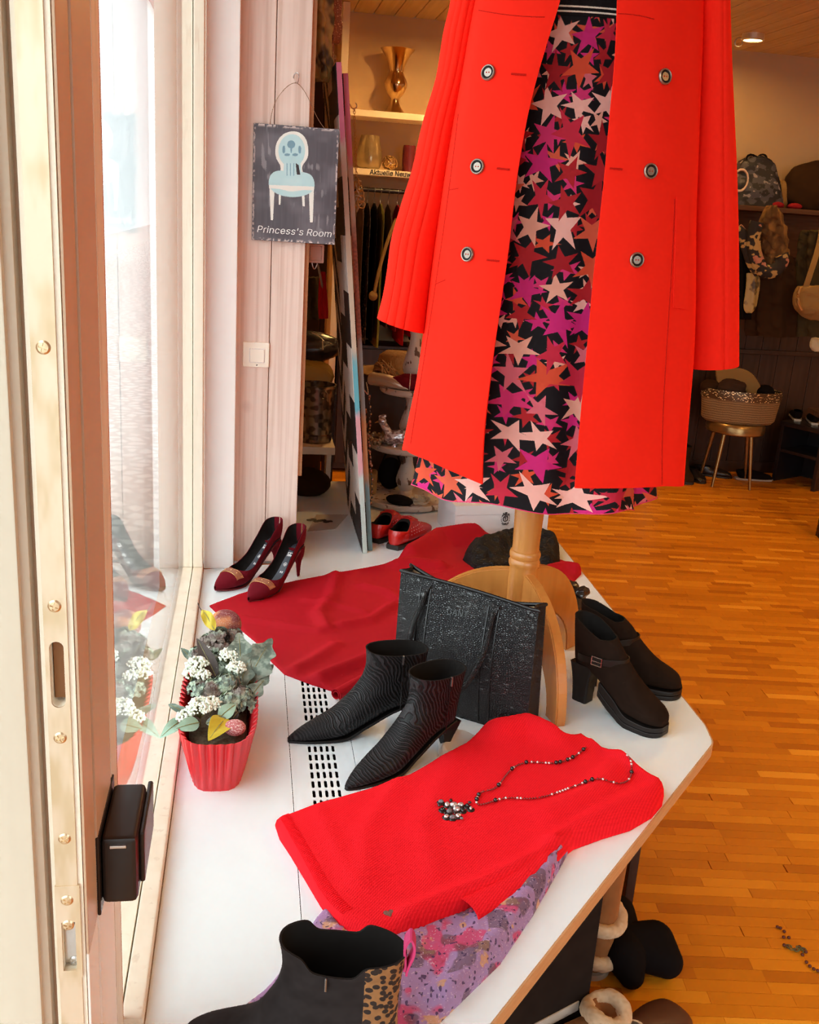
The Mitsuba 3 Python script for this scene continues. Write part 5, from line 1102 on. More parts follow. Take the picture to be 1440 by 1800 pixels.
# small bits
mat('tag_dark', (0.03, 0.025, 0.022), 0.4)
tgp = at_z(1077, 1330, TZ); tg = thing('price_clip', 'tiny dark metal clip standing on the white table behind the sweater', 'clip')
obj('frame', place(cat([box(-.005, .005, -.001, .001, 0, .003), box(-.005, -.003, -.001, .001, .0, .015), box(.003, .005, -.001, .001, .0, .015), box(-.005, .005, -.001, .001, .012, .015), box(-.005, .005, -.001, .001, .006, .008)]), tgp, -20), 'tag_dark', tg)
mat('film', (0.62, 0.58, 0.52), 0.2)
fo = PZ([(770, 1330), (772, 1295), (790, 1280), (815, 1284), (840, 1296), (830, 1310), (800, 1330)]); fl = cloth(fo, TZ, .004, .01, [(PZ([(778, 1320), (800, 1288)]), .008, .01)], .004, .003, 60, 1)
ft = thing('plastic_sheet', 'small creased translucent plastic sheet between black boot and red sweater', 'plastic sheet'); obj('sheet', fl, 'film', ft)
# ================================================================ SIGN, SWITCH and everything behind
# light switch on the partition
ls_ = thing('light_switch', 'cream square light switch on the board partition below the chair sign', 'light switch')
a, b = toW(at_u(427, 600, 2.998)), toW(at_u(473, 646, 2.998))
obj('cover', wbox(a[1], b[1], 2.988, 2.9985, b[2], a[2], 0.004), 'white_plastic', ls_)
cn, cz = (a[1] + b[1]) / 2 + .003, (a[2] + b[2]) / 2 - .002
obj('rocker_frame', wbox(cn - .0225, cn + .0225, 2.9865, 2.9882, cz - .021, cz + .021, 0.0007), 'box_card', ls_); obj('rocker', wbox(cn - .021, cn + .021, 2.9835, 2.9868, cz - .0195, cz + .0195, 0.0012), 'white_plastic', ls_)
obj('lamp_dot', place(ball(.002, sub=1), W(2.988, cn, cz - .028)), 'print_black', ls_)
# the sign: a metal plate with a printed chair and lettering, on a wire
def _sign(p, n, uv):
    g = fbm(uv.x * 3, uv.y * 5, 1.0); s = noise(uv.x * 60, uv.y * 5, 2.0); e = dr.minimum(dr.minimum(uv.x, 1 - uv.x), dr.minimum(uv.y, 1 - uv.y))
    k = mix(C3(0.060, 0.050, 0.060), C3(0.13, 0.115, 0.13), smoothstep(0.3, 0.75, g) * 0.7 + s * 0.25); k = mix(k, C3(0.30, 0.28, 0.29), smoothstep(0.78, 0.9, noise(uv.x * 40, uv.y * 9, 5.0)) * 0.5)
    return mix(k, C3(0.62, 0.50, 0.46), smoothstep(0.03, 0.0, e) * smoothstep(0.45, 0.62, noise(uv.x * 50, uv.y * 50, 9.0)))
mat('sign_paint', rough=0.45, fn=_sign)
mat('chair_white', (0.70, 0.69, 0.62), 0.6)
mat('chair_blue', rough=0.6, fn=lambda p, n, uv: mix(C3(0.36, 0.56, 0.58), C3(0.50, 0.66, 0.66), fbm(p.x * 25, p.y * 25, p.z * 25)))
mat('chair_motif', (0.16, 0.29, 0.36), 0.6); mat('sign_letter', (0.72, 0.70, 0.68), 0.6); mat('wire', (0.30, 0.17, 0.10), 0.4, metallic=0.7)
sg_ = thing('sign', 'dark grey sign with a pale blue chair hanging from a hook on the boards', 'sign')
c00, c10, c01 = at_u(443, 421, 2.985), at_u(588, 430, 2.972), at_u(438, 216, 2.985)
sx, sy = c10 - c00, c01 - c00; SWd, SHt = np.linalg.norm(sx), np.linalg.norm(sy); ex_ = sx / SWd; ey = sy - ex_ * (sy @ ex_); ey /= np.linalg.norm(ey); ez = np.cross(ex_, ey)
SM = basis(c00, ex_, ey, ez)
def sput(m): m = m.copy(); m.apply_transform(SM); return m
pv = sput(box(0, SWd, 0, SHt, -.002, 0, 0.0)); 
uvp = np.array([[((v - c00) @ ex_) / SWd, ((v - c00) @ ey) / SHt] for v in pv.vertices])
obj('plate', pv, 'sign_paint', sg_, smooth=False, uv=uvp)
obj('plate_rim', sput(tube(np.array([(0, 0, -.001), (SWd, 0, -.001), (SWd, SHt, -.001), (0, SHt, -.001)]), .0013, 6, closed=True)), 'sign_paint', sg_)
def spx(x, y): q = at_u(x, y, 2.979); d = ray(x, y); t = ((c00 - CAM) @ ez) / (d @ ez); q = CAM + d * t - c00; return float(q @ ex_), float(q @ ey)
def sflat(px, mt, name, z=.0004, label=None, sm_=True):
    pts = np.array([spx(*q) for q in px]); 
    if sm_ and len(pts) > 5: pts = smooth_path(np.column_stack([pts, np.zeros(len(pts))]), 50, True)[:, :2]
    return obj(name, sput(prism(sg.Polygon(pts).buffer(0), .0004, z)), mt, sg_, smooth=False, label=label)
t_ = np.linspace(0, 2 * math.pi, 30)[:-1]
ov = lambda cx_, cy_, rx, ry: [(cx_ + rx * math.cos(q), cy_ + ry * math.sin(q)) for q in t_]
sflat([(484, 265), (487, 250), (497, 237), (512, 231), (528, 234), (538, 245), (542, 262), (539, 281), (531, 295), (533, 306), (494, 304), (493, 292), (487, 281)], 'chair_white', 'chair_back', .0003, 'printed white chair back')
sflat(ov(513, 265, 23.5, 29), 'chair_blue', 'chair_cushion', .0006); sflat([(500, 285), (528, 285), (531, 311), (497, 309)], 'chair_blue', 'chair_bow', .0008, sm_=False)
sflat([(474, 312), (478, 305), (490, 300), (512, 302), (535, 303), (547, 308), (552, 317), (553, 328), (473, 326)], 'chair_blue', 'chair_seat', .0007)
sflat([(473, 325), (553, 328), (552, 335), (535, 334), (512, 337), (490, 332), (473, 331)], 'chair_white', 'seat_rail', .0008, sm_=False)
for q in ([(474, 330), (483, 331), (480, 387), (476, 387)], [(543, 333), (552, 334), (550, 391), (545, 391)], [(490, 332), (495, 333), (493, 360), (490, 360)], [(530, 334), (535, 334), (536, 363), (532, 362)]): sflat(q, 'chair_white', 'chair_leg', .0005, sm_=False)
for q in (ov(512, 254, 7, 7), ov(499, 263, 2.5, 7), ov(527, 263, 2.5, 7), ov(505, 272, 5, 2.5), ov(519, 272, 5, 2.5), ov(512, 264, 1.5, 5)): sflat(q, 'chair_motif', 'motif', .0010)
sflat([(520, 287), (525, 290), (528, 307), (522, 307)], 'print_black', 'motif', .0012, sm_=False)
for x in (504, 510, 516): sflat([(x, 287), (x + 1.2, 287), (x + 1.2, 309), (x, 309)], 'chair_motif', 'motif', .0011, sm_=False)
tm = meshkit.text_mesh("Princess's Room", .0185, .0005); v = tm.vertices.copy(); v[:, 0] += v[:, 1] * .18; tm.vertices = v; w_ = tm.bounds[1][0] - tm.bounds[0][0]
p0, p1 = spx(452, 408), spx(583, 417); k = (p1[0] - p0[0]) / w_; v = tm.vertices * [k, 1.0, 1]; v[:, 0] += p0[0] - v[:, 0].min(); v[:, 1] += p0[1] + (v[:, 0] - p0[0]) * (p1[1] - p0[1]) / (p1[0] - p0[0]); v[:, 2] += .0004; tm.vertices = v
obj('lettering', sput(tm), 'sign_letter', sg_, smooth=False, label="white lettering Princess's Room")
hk = at_u(521, 146, 2.985)
obj('wire', tube([c00 + ex_ * .045 + ey * SHt, at_u(484, 180, 2.986), at_u(500, 157, 2.986), hk, at_u(535, 160, 2.986), at_u(550, 190, 2.984), c00 + ex_ * (SWd - .04) + ey * SHt], .0009, 6, samples=40), 'wire', sg_)
hkt = thing('wall_hook', 'small steel screw hook in the boards holding the sign wire', 'hook')
h0 = at_u(516, 136, 2.998); u0_, n0_, z0_ = toW(h0)
obj('hook', tube([W(2.998, n0_, z0_), W(2.988, n0_, z0_), W(2.980, n0_ + .006, z0_ + .010), W(2.976, n0_ + .012, z0_ + .008), W(2.977, n0_ + .013, z0_ - .006), W(2.983, n0_ + .010, z0_ - .016), W(2.989, n0_ + .006, z0_ - .012)], .0017, 8, samples=30), 'steel', hkt)

# two painted boards leaning beside the partition
def _edge_a(p, n, uv):
    z = p.z + fbm(p.x * 90, p.y * 90, p.z * 22) * 0.05
    k = mix(C3(0.46, 0.55, 0.52), C3(0.60, 0.30, 0.34), smoothstep(0.78, 0.82, z)); k = mix(k, C3(0.10, 0.36, 0.44), smoothstep(0.97, 1.02, z)); k = mix(k, C3(0.50, 0.40, 0.30), smoothstep(1.13, 1.22, z)); k = mix(k, C3(0.52, 0.46, 0.40), smoothstep(1.5, 1.6, z)); return mix(k, C3(0.50, 0.12, 0.20), smoothstep(1.78, 1.83, z))
def _edge_b(p, n, uv):
    z = p.z + fbm(p.x * 90, p.y * 90, p.z * 22) * 0.05; s = noise(p.x * 200, p.y * 200, p.z * 160)
    k = mix(C3(0.12, 0.22, 0.25), C3(0.42, 0.20, 0.08), smoothstep(0.74, 0.80, z)); k = mix(k, C3(0.22, 0.22, 0.22), smoothstep(0.95, 1.02, z)); k = mix(k, mix(C3(0.30, 0.07, 0.03), C3(0.10, 0.03, 0.02), s), smoothstep(1.18, 1.26, z)); k = mix(k, C3(0.36, 0.27, 0.22), smoothstep(1.52, 1.6, z)); return mix(k, C3(0.44, 0.10, 0.16), smoothstep(1.72, 1.78, z))
def _checks(p, n, uv):
    c = dr.floor(uv.x / 0.17); k = dr.floor(uv.y / 0.17 + c * 0.5 + 0.12 * uv.x); odd = k - 2 * dr.floor(k / 2)
    inner = dr.floor(dr.abs(dr.abs(uv.x - 0.50) + dr.abs(uv.y - 0.65 - 0.5 * dr.floor(uv.y / 1.0))) * 14); io = inner - 2 * dr.floor(inner / 2)
    base = dr.select(uv.x < 0.34, odd, io * 0.9)
    return mix(C3(0.012, 0.009, 0.010), C3(0.55, 0.47, 0.42), base * (0.85 + 0.15 * noise(uv.x * 30, uv.y * 30, 0.0)))
mat('paint_edge_a', rough=0.6, fn=_edge_a); mat('paint_edge_b', rough=0.6, fn=_edge_b); mat('paint_checks', rough=0.55, fn=_checks)
def board(label, u0, n0, edge, face, wid, hgt, lean):
    t = thing('painted_board', label, 'canvas'); th = .0155
    ez_ = UV * 0 + NV * (-math.sin(lean)) + np.array([0, 0, math.cos(lean)]); en = NV * math.cos(lean) + np.array([0, 0, math.sin(lean)]); o_ = W(u0, n0, TZ + 0.0005)
    M = basis(o_, UV, en, ez_); m = box(0, wid, 0, th, 0, hgt, .001); m.apply_transform(M); obj('panel', m, edge, t, smooth=40)
    f = box(.0005, wid - .001, -.0012, 0.0, .001, hgt - .001); uv = np.column_stack([f.vertices[:, 0], f.vertices[:, 2]]); f.apply_transform(M); obj('painting', f, face, t, smooth=False, uv=uv, label='black and white geometric painting')
lean = math.atan2(.152, 1.48)
board('tall board with black and white checked face and pastel edge, left of the pair', 3.086, .385, 'paint_edge_a', 'paint_checks', .56, 1.50, lean)
board('tall board with a teal to orange edge, right of the leaning pair', 3.112, .4055, 'paint_edge_b', 'paint_checks', .56, 1.475, lean)
# hanging gold shawl and rust cap at the end of the partition, chain
mat('gold_cloth', rough=0.45, fn=lambda p, n, uv: mix(C3(0.36, 0.25, 0.08), C3(0.06, 0.04, 0.02), smoothstep(0.5, 0.65, fbm(p.x * 22, p.y * 22, p.z * 18))), sheen=0.6)
mat('rust_sequin', rough=0.4, fn=lambda p, n, uv: mix(C3(0.20, 0.05, 0.025), C3(0.62, 0.34, 0.22), smoothstep(0.68, 0.85, noise(p.x * 300, p.y * 300, p.z * 300))))
mat('straw', rough=0.9, fn=lambda p, n, uv: mix(C3(0.30, 0.16, 0.06), C3(0.42, 0.26, 0.11), noise(p.x * 250, p.y * 250, p.z * 60)))
def drape(pts, mt, name, parent, depth=.03, amp=.012, k=6, seed=0, nz=40, nr=48, rough=0):
    """hanging cloth: rows of (centre, half width vector) joined to one closed lump"""
    C = np.array([np.concatenate([c, h, [d]]) for c, h, d in pts]); C = PchipInterpolator(np.arange(len(C)), C, axis=0)(np.linspace(0, len(C) - 1, nz)); R = []
    a = np.arange(nr) * 2 * math.pi / nr
    for i, r in enumerate(C):
        h = r[3:6]; q = np.cross(h / max(np.linalg.norm(h), 1e-6), [0, 0, 1.0]); f = 1 + amp / max(np.linalg.norm(h), .01) * np.cos(k * a + seed + i * .05) * 2
        R.append(r[:3] + (np.cos(a)[:, None] * h + np.sin(a)[:, None] * q * r[6]) * f[:, None])
    R = np.array(R); 
    if rough: R += (meshkit.fbm(R * 28, 3, int(seed) + 3)[..., None] - .5) * rough
    return obj(name, fixn(surf(R[:, ::-1], wrap_v=True, cap=True)), mt, parent, smooth=50)
def rows(px, Y, d):
    out = []
    for x0, x1, y in px: a, b = at_d(x0, y, Y), at_d(x1, y, Y); out.append(((a + b) / 2, (b - a) / 2, d))
    return out
s1 = thing('shawl', 'shiny mottled gold shawl hanging at the end of the board partition', 'shawl')
drape(rows([(530, 580, -60), (535, 580, 0), (538, 578, 60), (540, 578, 105), (548, 577, 130), (560, 573, 142)], 3.16, .03), 'gold_cloth', 'cloth', s1, amp=.006, k=5, rough=.02)
s2 = thing('cap', 'rust brown sequinned cap hanging beside the gold shawl', 'hat')
drape(rows([(575, 597, -60), (574, 598, 0), (576, 599, 40), (580, 596, 68), (584, 590, 76)], 3.22, .03), 'rust_sequin', 'cap_cloth', s2, amp=.003, k=3, rough=.012)
drape(rows([(565, 588, -40), (570, 587, 20), (574, 585, 70), (573, 585, 125)], 3.19, .015), 'rust_sequin', 'sequin_band', s2, amp=.003, k=3, rough=.008)
mat('old_brass', (0.50, 0.30, 0.12), 0.35, metallic=0.9); mat('amber_bead', (0.22, 0.06, 0.02), 0.15, clear=0.9)
def chain(name, label, cat_, pts, r, mt, parent=None, n=None, beads=None, seed=1):
    t = parent or thing(name, label, cat_); p = smooth_path(pts, 200); L = np.r_[0, np.cumsum(np.linalg.norm(np.diff(p, axis=0), axis=1))]; k = n or int(L[-1] / (r * 2.6)); q = np.array([[np.interp(s, L, p[:, j]) for j in range(3)] for s in np.linspace(0, L[-1], k)]); ms = []
    for i in range(k - 1):
        d = q[i + 1] - q[i]; m = trimesh.creation.torus(r * 1.15, r * .34, major_sections=10, minor_sections=5); m.apply_scale((1.35, 1, 1)); x, y, z = frame_from(d, (0, 1, .1) if i % 2 else (1, .1, .1)); m.apply_transform(basis((q[i] + q[i + 1]) / 2, x, y, z)); ms.append(m)
    obj('chain_links', cat(ms), mt, t, smooth=True, kind='stuff'); return t
# chains hang from the boards' edge
chain('chain', 'thin metal chain from the gold shawl to the top of the boards', 'chain', [at_d(584, 88, 3.14), at_d(590, 104, 3.14), at_d(597, 120, 3.14)], .0035, 'old_brass')
ck = at_d(623, 189, 3.2)
hkb = thing('wall_hook', 'small hook on the edge of the painted boards holding a chain', 'hook'); obj('hook', tube([at_d(609, 187, 3.17), at_d(617, 187, 3.19), at_d(623, 192, 3.2), at_d(627, 188, 3.2), at_d(625, 181, 3.2)], .002, 6, samples=16), 'steel', hkb)
nc = chain('necklace', 'long bronze chain necklace with a bunch of rings beside the painted boards', 'necklace', [ck, at_d(624, 230, 3.2), at_d(626, 300, 3.2), at_d(627, 318, 3.2)], .0032, 'old_brass')
for i in range(16):
    q = at_d(629 + 9 * math.sin(i * 2.1) * (.4 + .04 * i), 318 + 3.2 * i, 3.2 + .008 * math.cos(i * 1.7)); m = trimesh.creation.torus(.011, .0019, major_sections=16, minor_sections=6); m.apply_transform(trimesh.transformations.euler_matrix(i * 1.1, i * .7, i)); m.apply_translation(q); obj('ring', m, 'old_brass' if i % 3 else 'steel', nc, smooth=True)
hkb = thing('wall_hook', 'wire hook low on the painted boards holding the amber necklace', 'hook'); obj('hook', tube([at_d(631, 683, 3.16), at_d(638, 683, 3.18), at_d(645, 692, 3.19), at_d(644, 672, 3.19)], .0018, 6, samples=16), 'steel', hkb)
nb = thing('necklace', 'dark amber bead necklace hanging low beside the boards above the red derby shoes', 'necklace')
st_ = [at_d(646, 690, 3.2), at_d(651, 720, 3.2), at_d(649, 770, 3.2), at_d(653, 830, 3.2), at_d(651, 885, 3.2), at_d(645, 830, 3.2), at_d(643, 770, 3.2), at_d(642, 720, 3.2)]
p = smooth_path(st_, 90); obj('thread', tube(p, .0008, 5), 'dark_metal', nb); b_ = np.random.default_rng(4); kinds_ = [mikit.ply(ball(r_b, sub=1, s=(1, 1, 1.3)), m_) for r_b, m_ in ((.0035, 'amber_bead'), (.0028, 'old_brass'), (.0045, 'amber_bead'), (.003, 'bead_black'))]
for i in range(0, 90): obj('bead', kinds_[int(b_.integers(4))], None, nb, to_world=T().translate([float(c + (b_.random() - .5) * .006) for c in p[i]]))

# the shelf unit on the back wall
U0 = 6.02
su = thing('wall_shelf', 'cream shelf unit with two boards and an upright on the back wall', 'shelf unit')
z1, z2 = toW(at_u(690, 197, U0))[2], toW(at_u(680, 299, U0))[2]
obj('shelf_board', wbox(.5, 2.6, U0, BACK, z1 - .035, z1, .002), 'shelf_cream', su); obj('shelf_board', wbox(.5, 2.6, U0, BACK, z2 - .035, z2, .002), 'shelf_cream', su)
obj('upright', wbox(.478, .518, U0 - .02, BACK, 0.02, CEIL - .003, .002), 'shelf_cream', su); obj('upright', wbox(2.6, 2.64, U0 - .02, BACK, 0.02, CEIL - .003, .002), 'shelf_cream', su)
obj('back_panel', wbox(.51, 2.6, BACK - .012, BACK - .001, 0.02, CEIL - .003), 'plaster_mat', su)
tm = meshkit.text_mesh('Aktuelle Neuwaren', .026, .002, bold=True); tn, tz_ = toW(at_u(650, 299, U0))[1:]
tm.apply_translation((0, 0, 0)); tm.apply_transform(basis(W(U0 - .0002, tn, z2 - .029), NV, [0, 0, 1], -UV)); obj('lettering', tm, 'print_black', su, smooth=False, label='black lettering Aktuelle Neuwaren')
rz = toW(at_u(690, 336, U0))[2]
rl = thing('clothes_rail', 'dark clothes rail under the lettered shelf', 'clothes rail'); obj('rail', rod(W(U0 + .06, .53, rz), W(U0 + .06, 2.59, rz), .013, 14), 'dark_metal', rl)
for n_ in (.53, 2.585): obj('flange', rod(W(U0 + .06, n_ - .005, rz), W(U0 + .06, n_ + .006, rz), .024, 16), 'dark_metal', rl)
mat('vase_gold', rough=0.12, metallic=1.0, fn=lambda p, n, uv: mix(C3(0.72, 0.50, 0.26), C3(0.60, 0.38, 0.16), fbm(p.x * 20, p.y * 20, p.z * 9)))
mat('smoky_glass', rough=0.15, metallic=0.55, fn=lambda p, n, uv: mix(C3(0.26, 0.18, 0.09), C3(0.40, 0.29, 0.15), fbm(p.x * 18, p.y * 18, p.z * 26)), clear=0.8)
vt = thing('vase', 'tall flared gold metal vase on the upper shelf', 'vase'); vb = toW(at_u(692, 195, U0 + .09)); s = vb[2]; Hh = toW(at_u(690, 84, U0 + .09))[2] - z1
pr = [(0, 0), (.062, 0), (.066, .008), (.058, .022), (.036, .055), (.028, .085), (.030, .10), (.052, .125), (.072, .165), (.074, .19), (.062, .225), (.048, .25), (.046, .27), (.056, .31), (.080, .36), (.112, .40), (.109, .401), (.078, .362), (.053, .31), (.043, .27), (.046, .25), (.0, .21)]
k_ = Hh / .40
obj('vase_body', place(lathe([(r * k_ * 1.02, z * k_) for r, z in pr], 48), W(U0 + .13, vb[1] + .01, z1 + .0005)), 'vase_gold', vt, smooth=50)
gv = thing('glass_vase', 'rounded smoky glass vase on the lettered shelf', 'vase'); gb = toW(at_u(649, 292, U0 + .1)); gh = toW(at_u(649, 238, U0 + .1))[2] - z2; gw = .5 * (toW(at_u(672, 280, U0 + .1))[1] - toW(at_u(628, 280, U0 + .1))[1])
obj('glass_body', place(lathe([(0, 0), (gw * .72, 0), (gw * .92, gh * .08), (gw, gh * .28), (gw * .97, gh * .5), (gw * .80, gh * .86), (gw * .72, gh), (gw * .68, gh), (gw * .76, gh * .85), (gw * .92, gh * .5), (gw * .9, gh * .2), (0, gh * .06)], 40), W(U0 + .12, gb[1], z2 + .0005)), 'smoky_glass', gv, smooth=50)
vo = thing('candle_holder', 'small round gold openwork candle holder beside the smoky glass vase', 'candle holder'); vb2 = toW(at_u(686, 292, U0 + .1)); vr = .048
obj('globe', place(ball(vr * .86, sub=3, s=(1, 1, .9)), W(U0 + .12, vb2[1], z2 + vr * .9)), 'vase_gold', vo, smooth=True)
for i in range(12):
    m = trimesh.creation.torus(vr * .30, .005, major_sections=14, minor_sections=6); d = np.array([math.cos(i * 2.4) * math.sin(.35 + i * .18), math.sin(i * 2.4) * math.sin(.35 + i * .18), math.cos(.35 + i * .18)]); obj('petal_ring', lens_dir(m, d, W(U0 + .12, vb2[1], z2 + vr * .9) + d * vr * .82), 'old_brass', vo, smooth=True)
rbx = thing('red_pot', 'dark red pot on the lettered shelf beside the coat sleeve', 'pot'); rb_ = toW(at_u(716, 300, U0 + .1)); obj('pot_body', place(lathe([(0, 0), (.035, 0), (.04, .05), (.036, .15), (.03, .15), (.033, .05), (0, .01)], 24), W(U0 + .13, rb_[1] + .01, z2 + .0005)), 'maroon_leather', rbx, smooth=50)
# clothes on the rail
for nm, c in (('cloth_dark', (.050, .026, .018)), ('cloth_black', (.006, .004, .004)), ('cloth_green', (.19, .17, .035)), ('cloth_khaki', (.26, .15, .055)), ('cloth_red', (.55, .016, .018)), ('cloth_wine', (.24, .012, .018)), ('cloth_olive', (.050, .036, .016)), ('cloth_brown', (.035, .016, .007))): mat(nm, c, 0.9, sheen=0.1, spec=0.1)
mat('cloth_lace', rough=0.9, fn=lambda p, n, uv: mix(C3(0.02, 0.012, 0.01), C3(0.20, 0.14, 0.10), smoothstep(0.72, 0.8, noise(p.x * 90, p.y * 90, p.z * 60))))
mat('hanger_wood', (0.30, 0.16, 0.06), 0.4)
def garment(label, n_, length, mt, w_=.22, th=.028, seed=0, u_=None, rail_z=None, group='clothes on the rail', lean_=0.0):
    u_ = U0 + .06 if u_ is None else u_; z_ = (rz if rail_z is None else rail_z)
    hg = thing('garment', label, 'garment', group); zt_ = z_ - .075
    rws = [(0, .010, .03), (-.012, .016, .07), (-.035, .022, .13), (-.07, .026, w_ * .86), (-.12, .028, w_ * .95), (-.3, .030, w_ * .9), (-length * .7, .034, w_), (-length, .036, w_ * 1.05)]
    pts = [(W(u_, n_, zt_ + dz_), UV * wu, tn_ * .42) for dz_, tn_, wu in rws]
    drape(pts, mt, 'body', hg, amp=.004, k=7, seed=seed, nz=50, nr=56, rough=.006)
    obj('hanger_hook', tube([W(u_, n_, zt_ - .005), W(u_, n_, z_ - .02), W(u_ - .012, n_, z_ + .004), W(u_, n_, z_ + .0165), W(u_ + .014, n_, z_ + .004)], .0022, 6, samples=18), 'steel', hg)
    return hg
gl = [(633, 'cloth_dark', .75, 'dark brown jacket on the rail, nearest to the boards'), (645, 'cloth_lace', .80, 'dark speckled lace top on the rail beside the dark brown jacket'), (657, 'cloth_black', .78, 'black jacket on the rail between lace top and green one'), (668, 'cloth_green', .82, 'olive green sweater hanging on the rail'), (682, 'cloth_dark', .70, 'brown blouse on the rail right of the green sweater'), (698, 'cloth_wine', .72, 'wine red top on the rail near the red one'), (712, 'cloth_red', .80, 'red cardigan on the rail nearest to the coat sleeve'), (727, 'cloth_wine', .75, 'wine red garment on the rail half behind the coat sleeve'), (742, 'cloth_black', .8, 'black garment on the rail behind the coat sleeve')]
for i, (x, m_, L, lab) in enumerate(gl): garment(lab, toW(at_u(x, 380, U0 + .06))[1], L, m_, seed=i * 1.3, w_=.20)
kh = thing('sash', 'long khaki knitted sash hanging in front of the rail clothes', 'sash'); pk_ = [at_u(697, 385, U0 - .18), at_u(683, 420, U0 - .19), at_u(668, 470, U0 - .2), at_u(658, 515, U0 - .2)]
obj('band', sweep(smooth_path(pk_, 30), rect_prof(.02, .034, .008), up=(0, 1, 0)), 'cloth_khaki', kh, smooth=50); obj('knot', ball(.026, at_u(656, 520, U0 - .2), 2, (1, 1, 1.1)), 'cloth_khaki', kh, smooth=True)
bp = thing('cabinet', 'dark wooden cabinet base below the hanging clothes', 'cabinet'); obj('carcass', wbox(.53, 2.59, U0, BACK - .02, .02, .80, .004), 'dark_panel_mat', bp); 
for k in range(4): obj('door', wbox(.54 + .51 * k, 1.04 + .51 * k, U0 - .018, U0 - .0005, .06, .78, .003), 'dark_panel_mat', bp)

# white distressed three-tier stand on the table
mat('chalk_white', rough=0.8, fn=lambda p, n, uv: mix(C3(0.46, 0.39, 0.34), C3(0.11, 0.06, 0.04), smoothstep(0.62, 0.70, fbm(p.x * 60, p.y * 60, p.z * 24))))
EC = at_d(712, 880, 3.76); EC[2] = 0
es = thing('tiered_stand', 'white distressed wooden three-tier stand behind the red derby shoes', 'tiered stand')
tiers = [(TZ + .006, .185), (at_d(712, 787, 3.76)[2], .155), (at_d(712, 690, 3.76)[2], .125)]
for z, r in tiers:
    obj('tier', place(lathe([(0, 0), (r - .012, 0), (r - .004, .004), (r, .010), (r, .022), (r - .006, .026), (r - .014, .022), (0, .022)], 56), (EC[0], EC[1], z - .0)), 'chalk_white', es, smooth=40)
def balus(z0, z1):
    H_ = z1 - z0; return place(lathe([(0, 0), (.026, 0), (.028, H_ * .04), (.022, H_ * .10), (.030, H_ * .14), (.040, H_ * .26), (.042, H_ * .34), (.034, H_ * .50), (.022, H_ * .68), (.019, H_ * .82), (.024, H_ * .90), (.028, H_ * .96), (.028, H_), (0, H_)], 28), (EC[0], EC[1], z0))
zz_ = [t[0] + .022 for t in tiers]; obj('baluster', balus(zz_[0], tiers[1][0]), 'chalk_white', es, smooth=50); obj('baluster', balus(zz_[1], tiers[2][0]), 'chalk_white', es, smooth=50); obj('baluster', balus(zz_[2], zz_[2] + .24), 'chalk_white', es, smooth=50)
z0_, z1_, z2_ = zz_
EU = np.array([-.35, -.94, 0.0])      # towards the camera
def on_tier(dx, dy, z): return np.array([EC[0] + dx, EC[1] + dy, z])
rp = thing('pouch', 'wine red rolled pouch with sequin lines on the top tier', 'pouch')
pm_ = np.array([[on_tier(-.075 + .17 * f, -.075, z2_ + .032) + np.array([0, math.cos(a) * .034 * (1 - .75 * max(0, .25 - f) / .25), math.sin(a) * .031 * (1 - .55 * max(0, .25 - f) / .25)]) for a in np.arange(24) * 2 * math.pi / 24] for f in np.linspace(0, 1, 14)])
obj('roll', fixn(surf(pm_, wrap_v=True, cap=True)), 'maroon_suede', rp, smooth=50)
for f in (5, 7, 9, 11): obj('sequin_line', tube(pm_[f] + (pm_[f] - pm_[f].mean(0)) * .02, .0022, 6, closed=True, up=(1, 0, 0)), 'bead_clear', rp)
sp_ = thing('mule_shoe', 'pale pointed silver leather shoe tip on the top tier', 'shoe'); o_, l_ = fan(arr([.16, .012], [.14, .030], [.10, .045], [.05, .05], [0, .05]), arr([.16, .004], [.14, .002], [.10, .001], [.05, .001], [0, .002]), [.006, .02, .032, .034, .034], 40, 30, 2.2, inner=.003, inner_from=.2)
mat('silver_leather', (0.50, 0.42, 0.34), 0.3, metallic=0.5)
mq = lambda m: place(m, tuple(on_tier(-.155, -.02, z2_ + .001)), -28, 0, 0); obj('upper', mq(o_), 'silver_leather', sp_, smooth=50); obj('lining', mq(l_), 'dark_lining', sp_, smooth=50)
rf = thing('raffia_bunch', 'bunch of straw raffia behind the silver shoe tip', 'raffia'); rg = np.random.default_rng(8)
obj('strands', cat([tube([on_tier(-.16 + .05 * rg.random(), .05 + .08 * rg.random(), z2_ + .01), on_tier(-.15 + .06 * rg.random(), .02 + .06 * rg.random(), z2_ + .05 + .03 * rg.random()), on_tier(-.12 + .08 * rg.random(), -.04 + .05 * rg.random(), z2_ + .03 + .02 * rg.random())], .0035, 5, samples=8) for _ in range(46)]), 'straw', rf, smooth=True, kind='stuff')
ht_ = thing('sun_hat', 'brown straw hat lying behind the top tier', 'hat'); hz_ = zz_[2] - .02
obj('hat_body', place(lathe([(0, .085), (.06, .083), (.085, .065), (.095, .02), (.13, .006), (.175, 0), (.175, -.004), (.09, 0), (0, .01)][::-1], 40), (EC[0] - .06, EC[1] + .30, hz_ + .03)), 'straw', ht_, smooth=50)
htb = thing('plinth', 'dark wooden plinth behind the tiered stand carrying the straw hat', 'plinth'); obj('block', box(EC[0] - .22, EC[0] + .10, EC[1] + .20, EC[1] + .46, TZ + .001, hz_ + .025, .004), 'dark_panel_mat', htb)
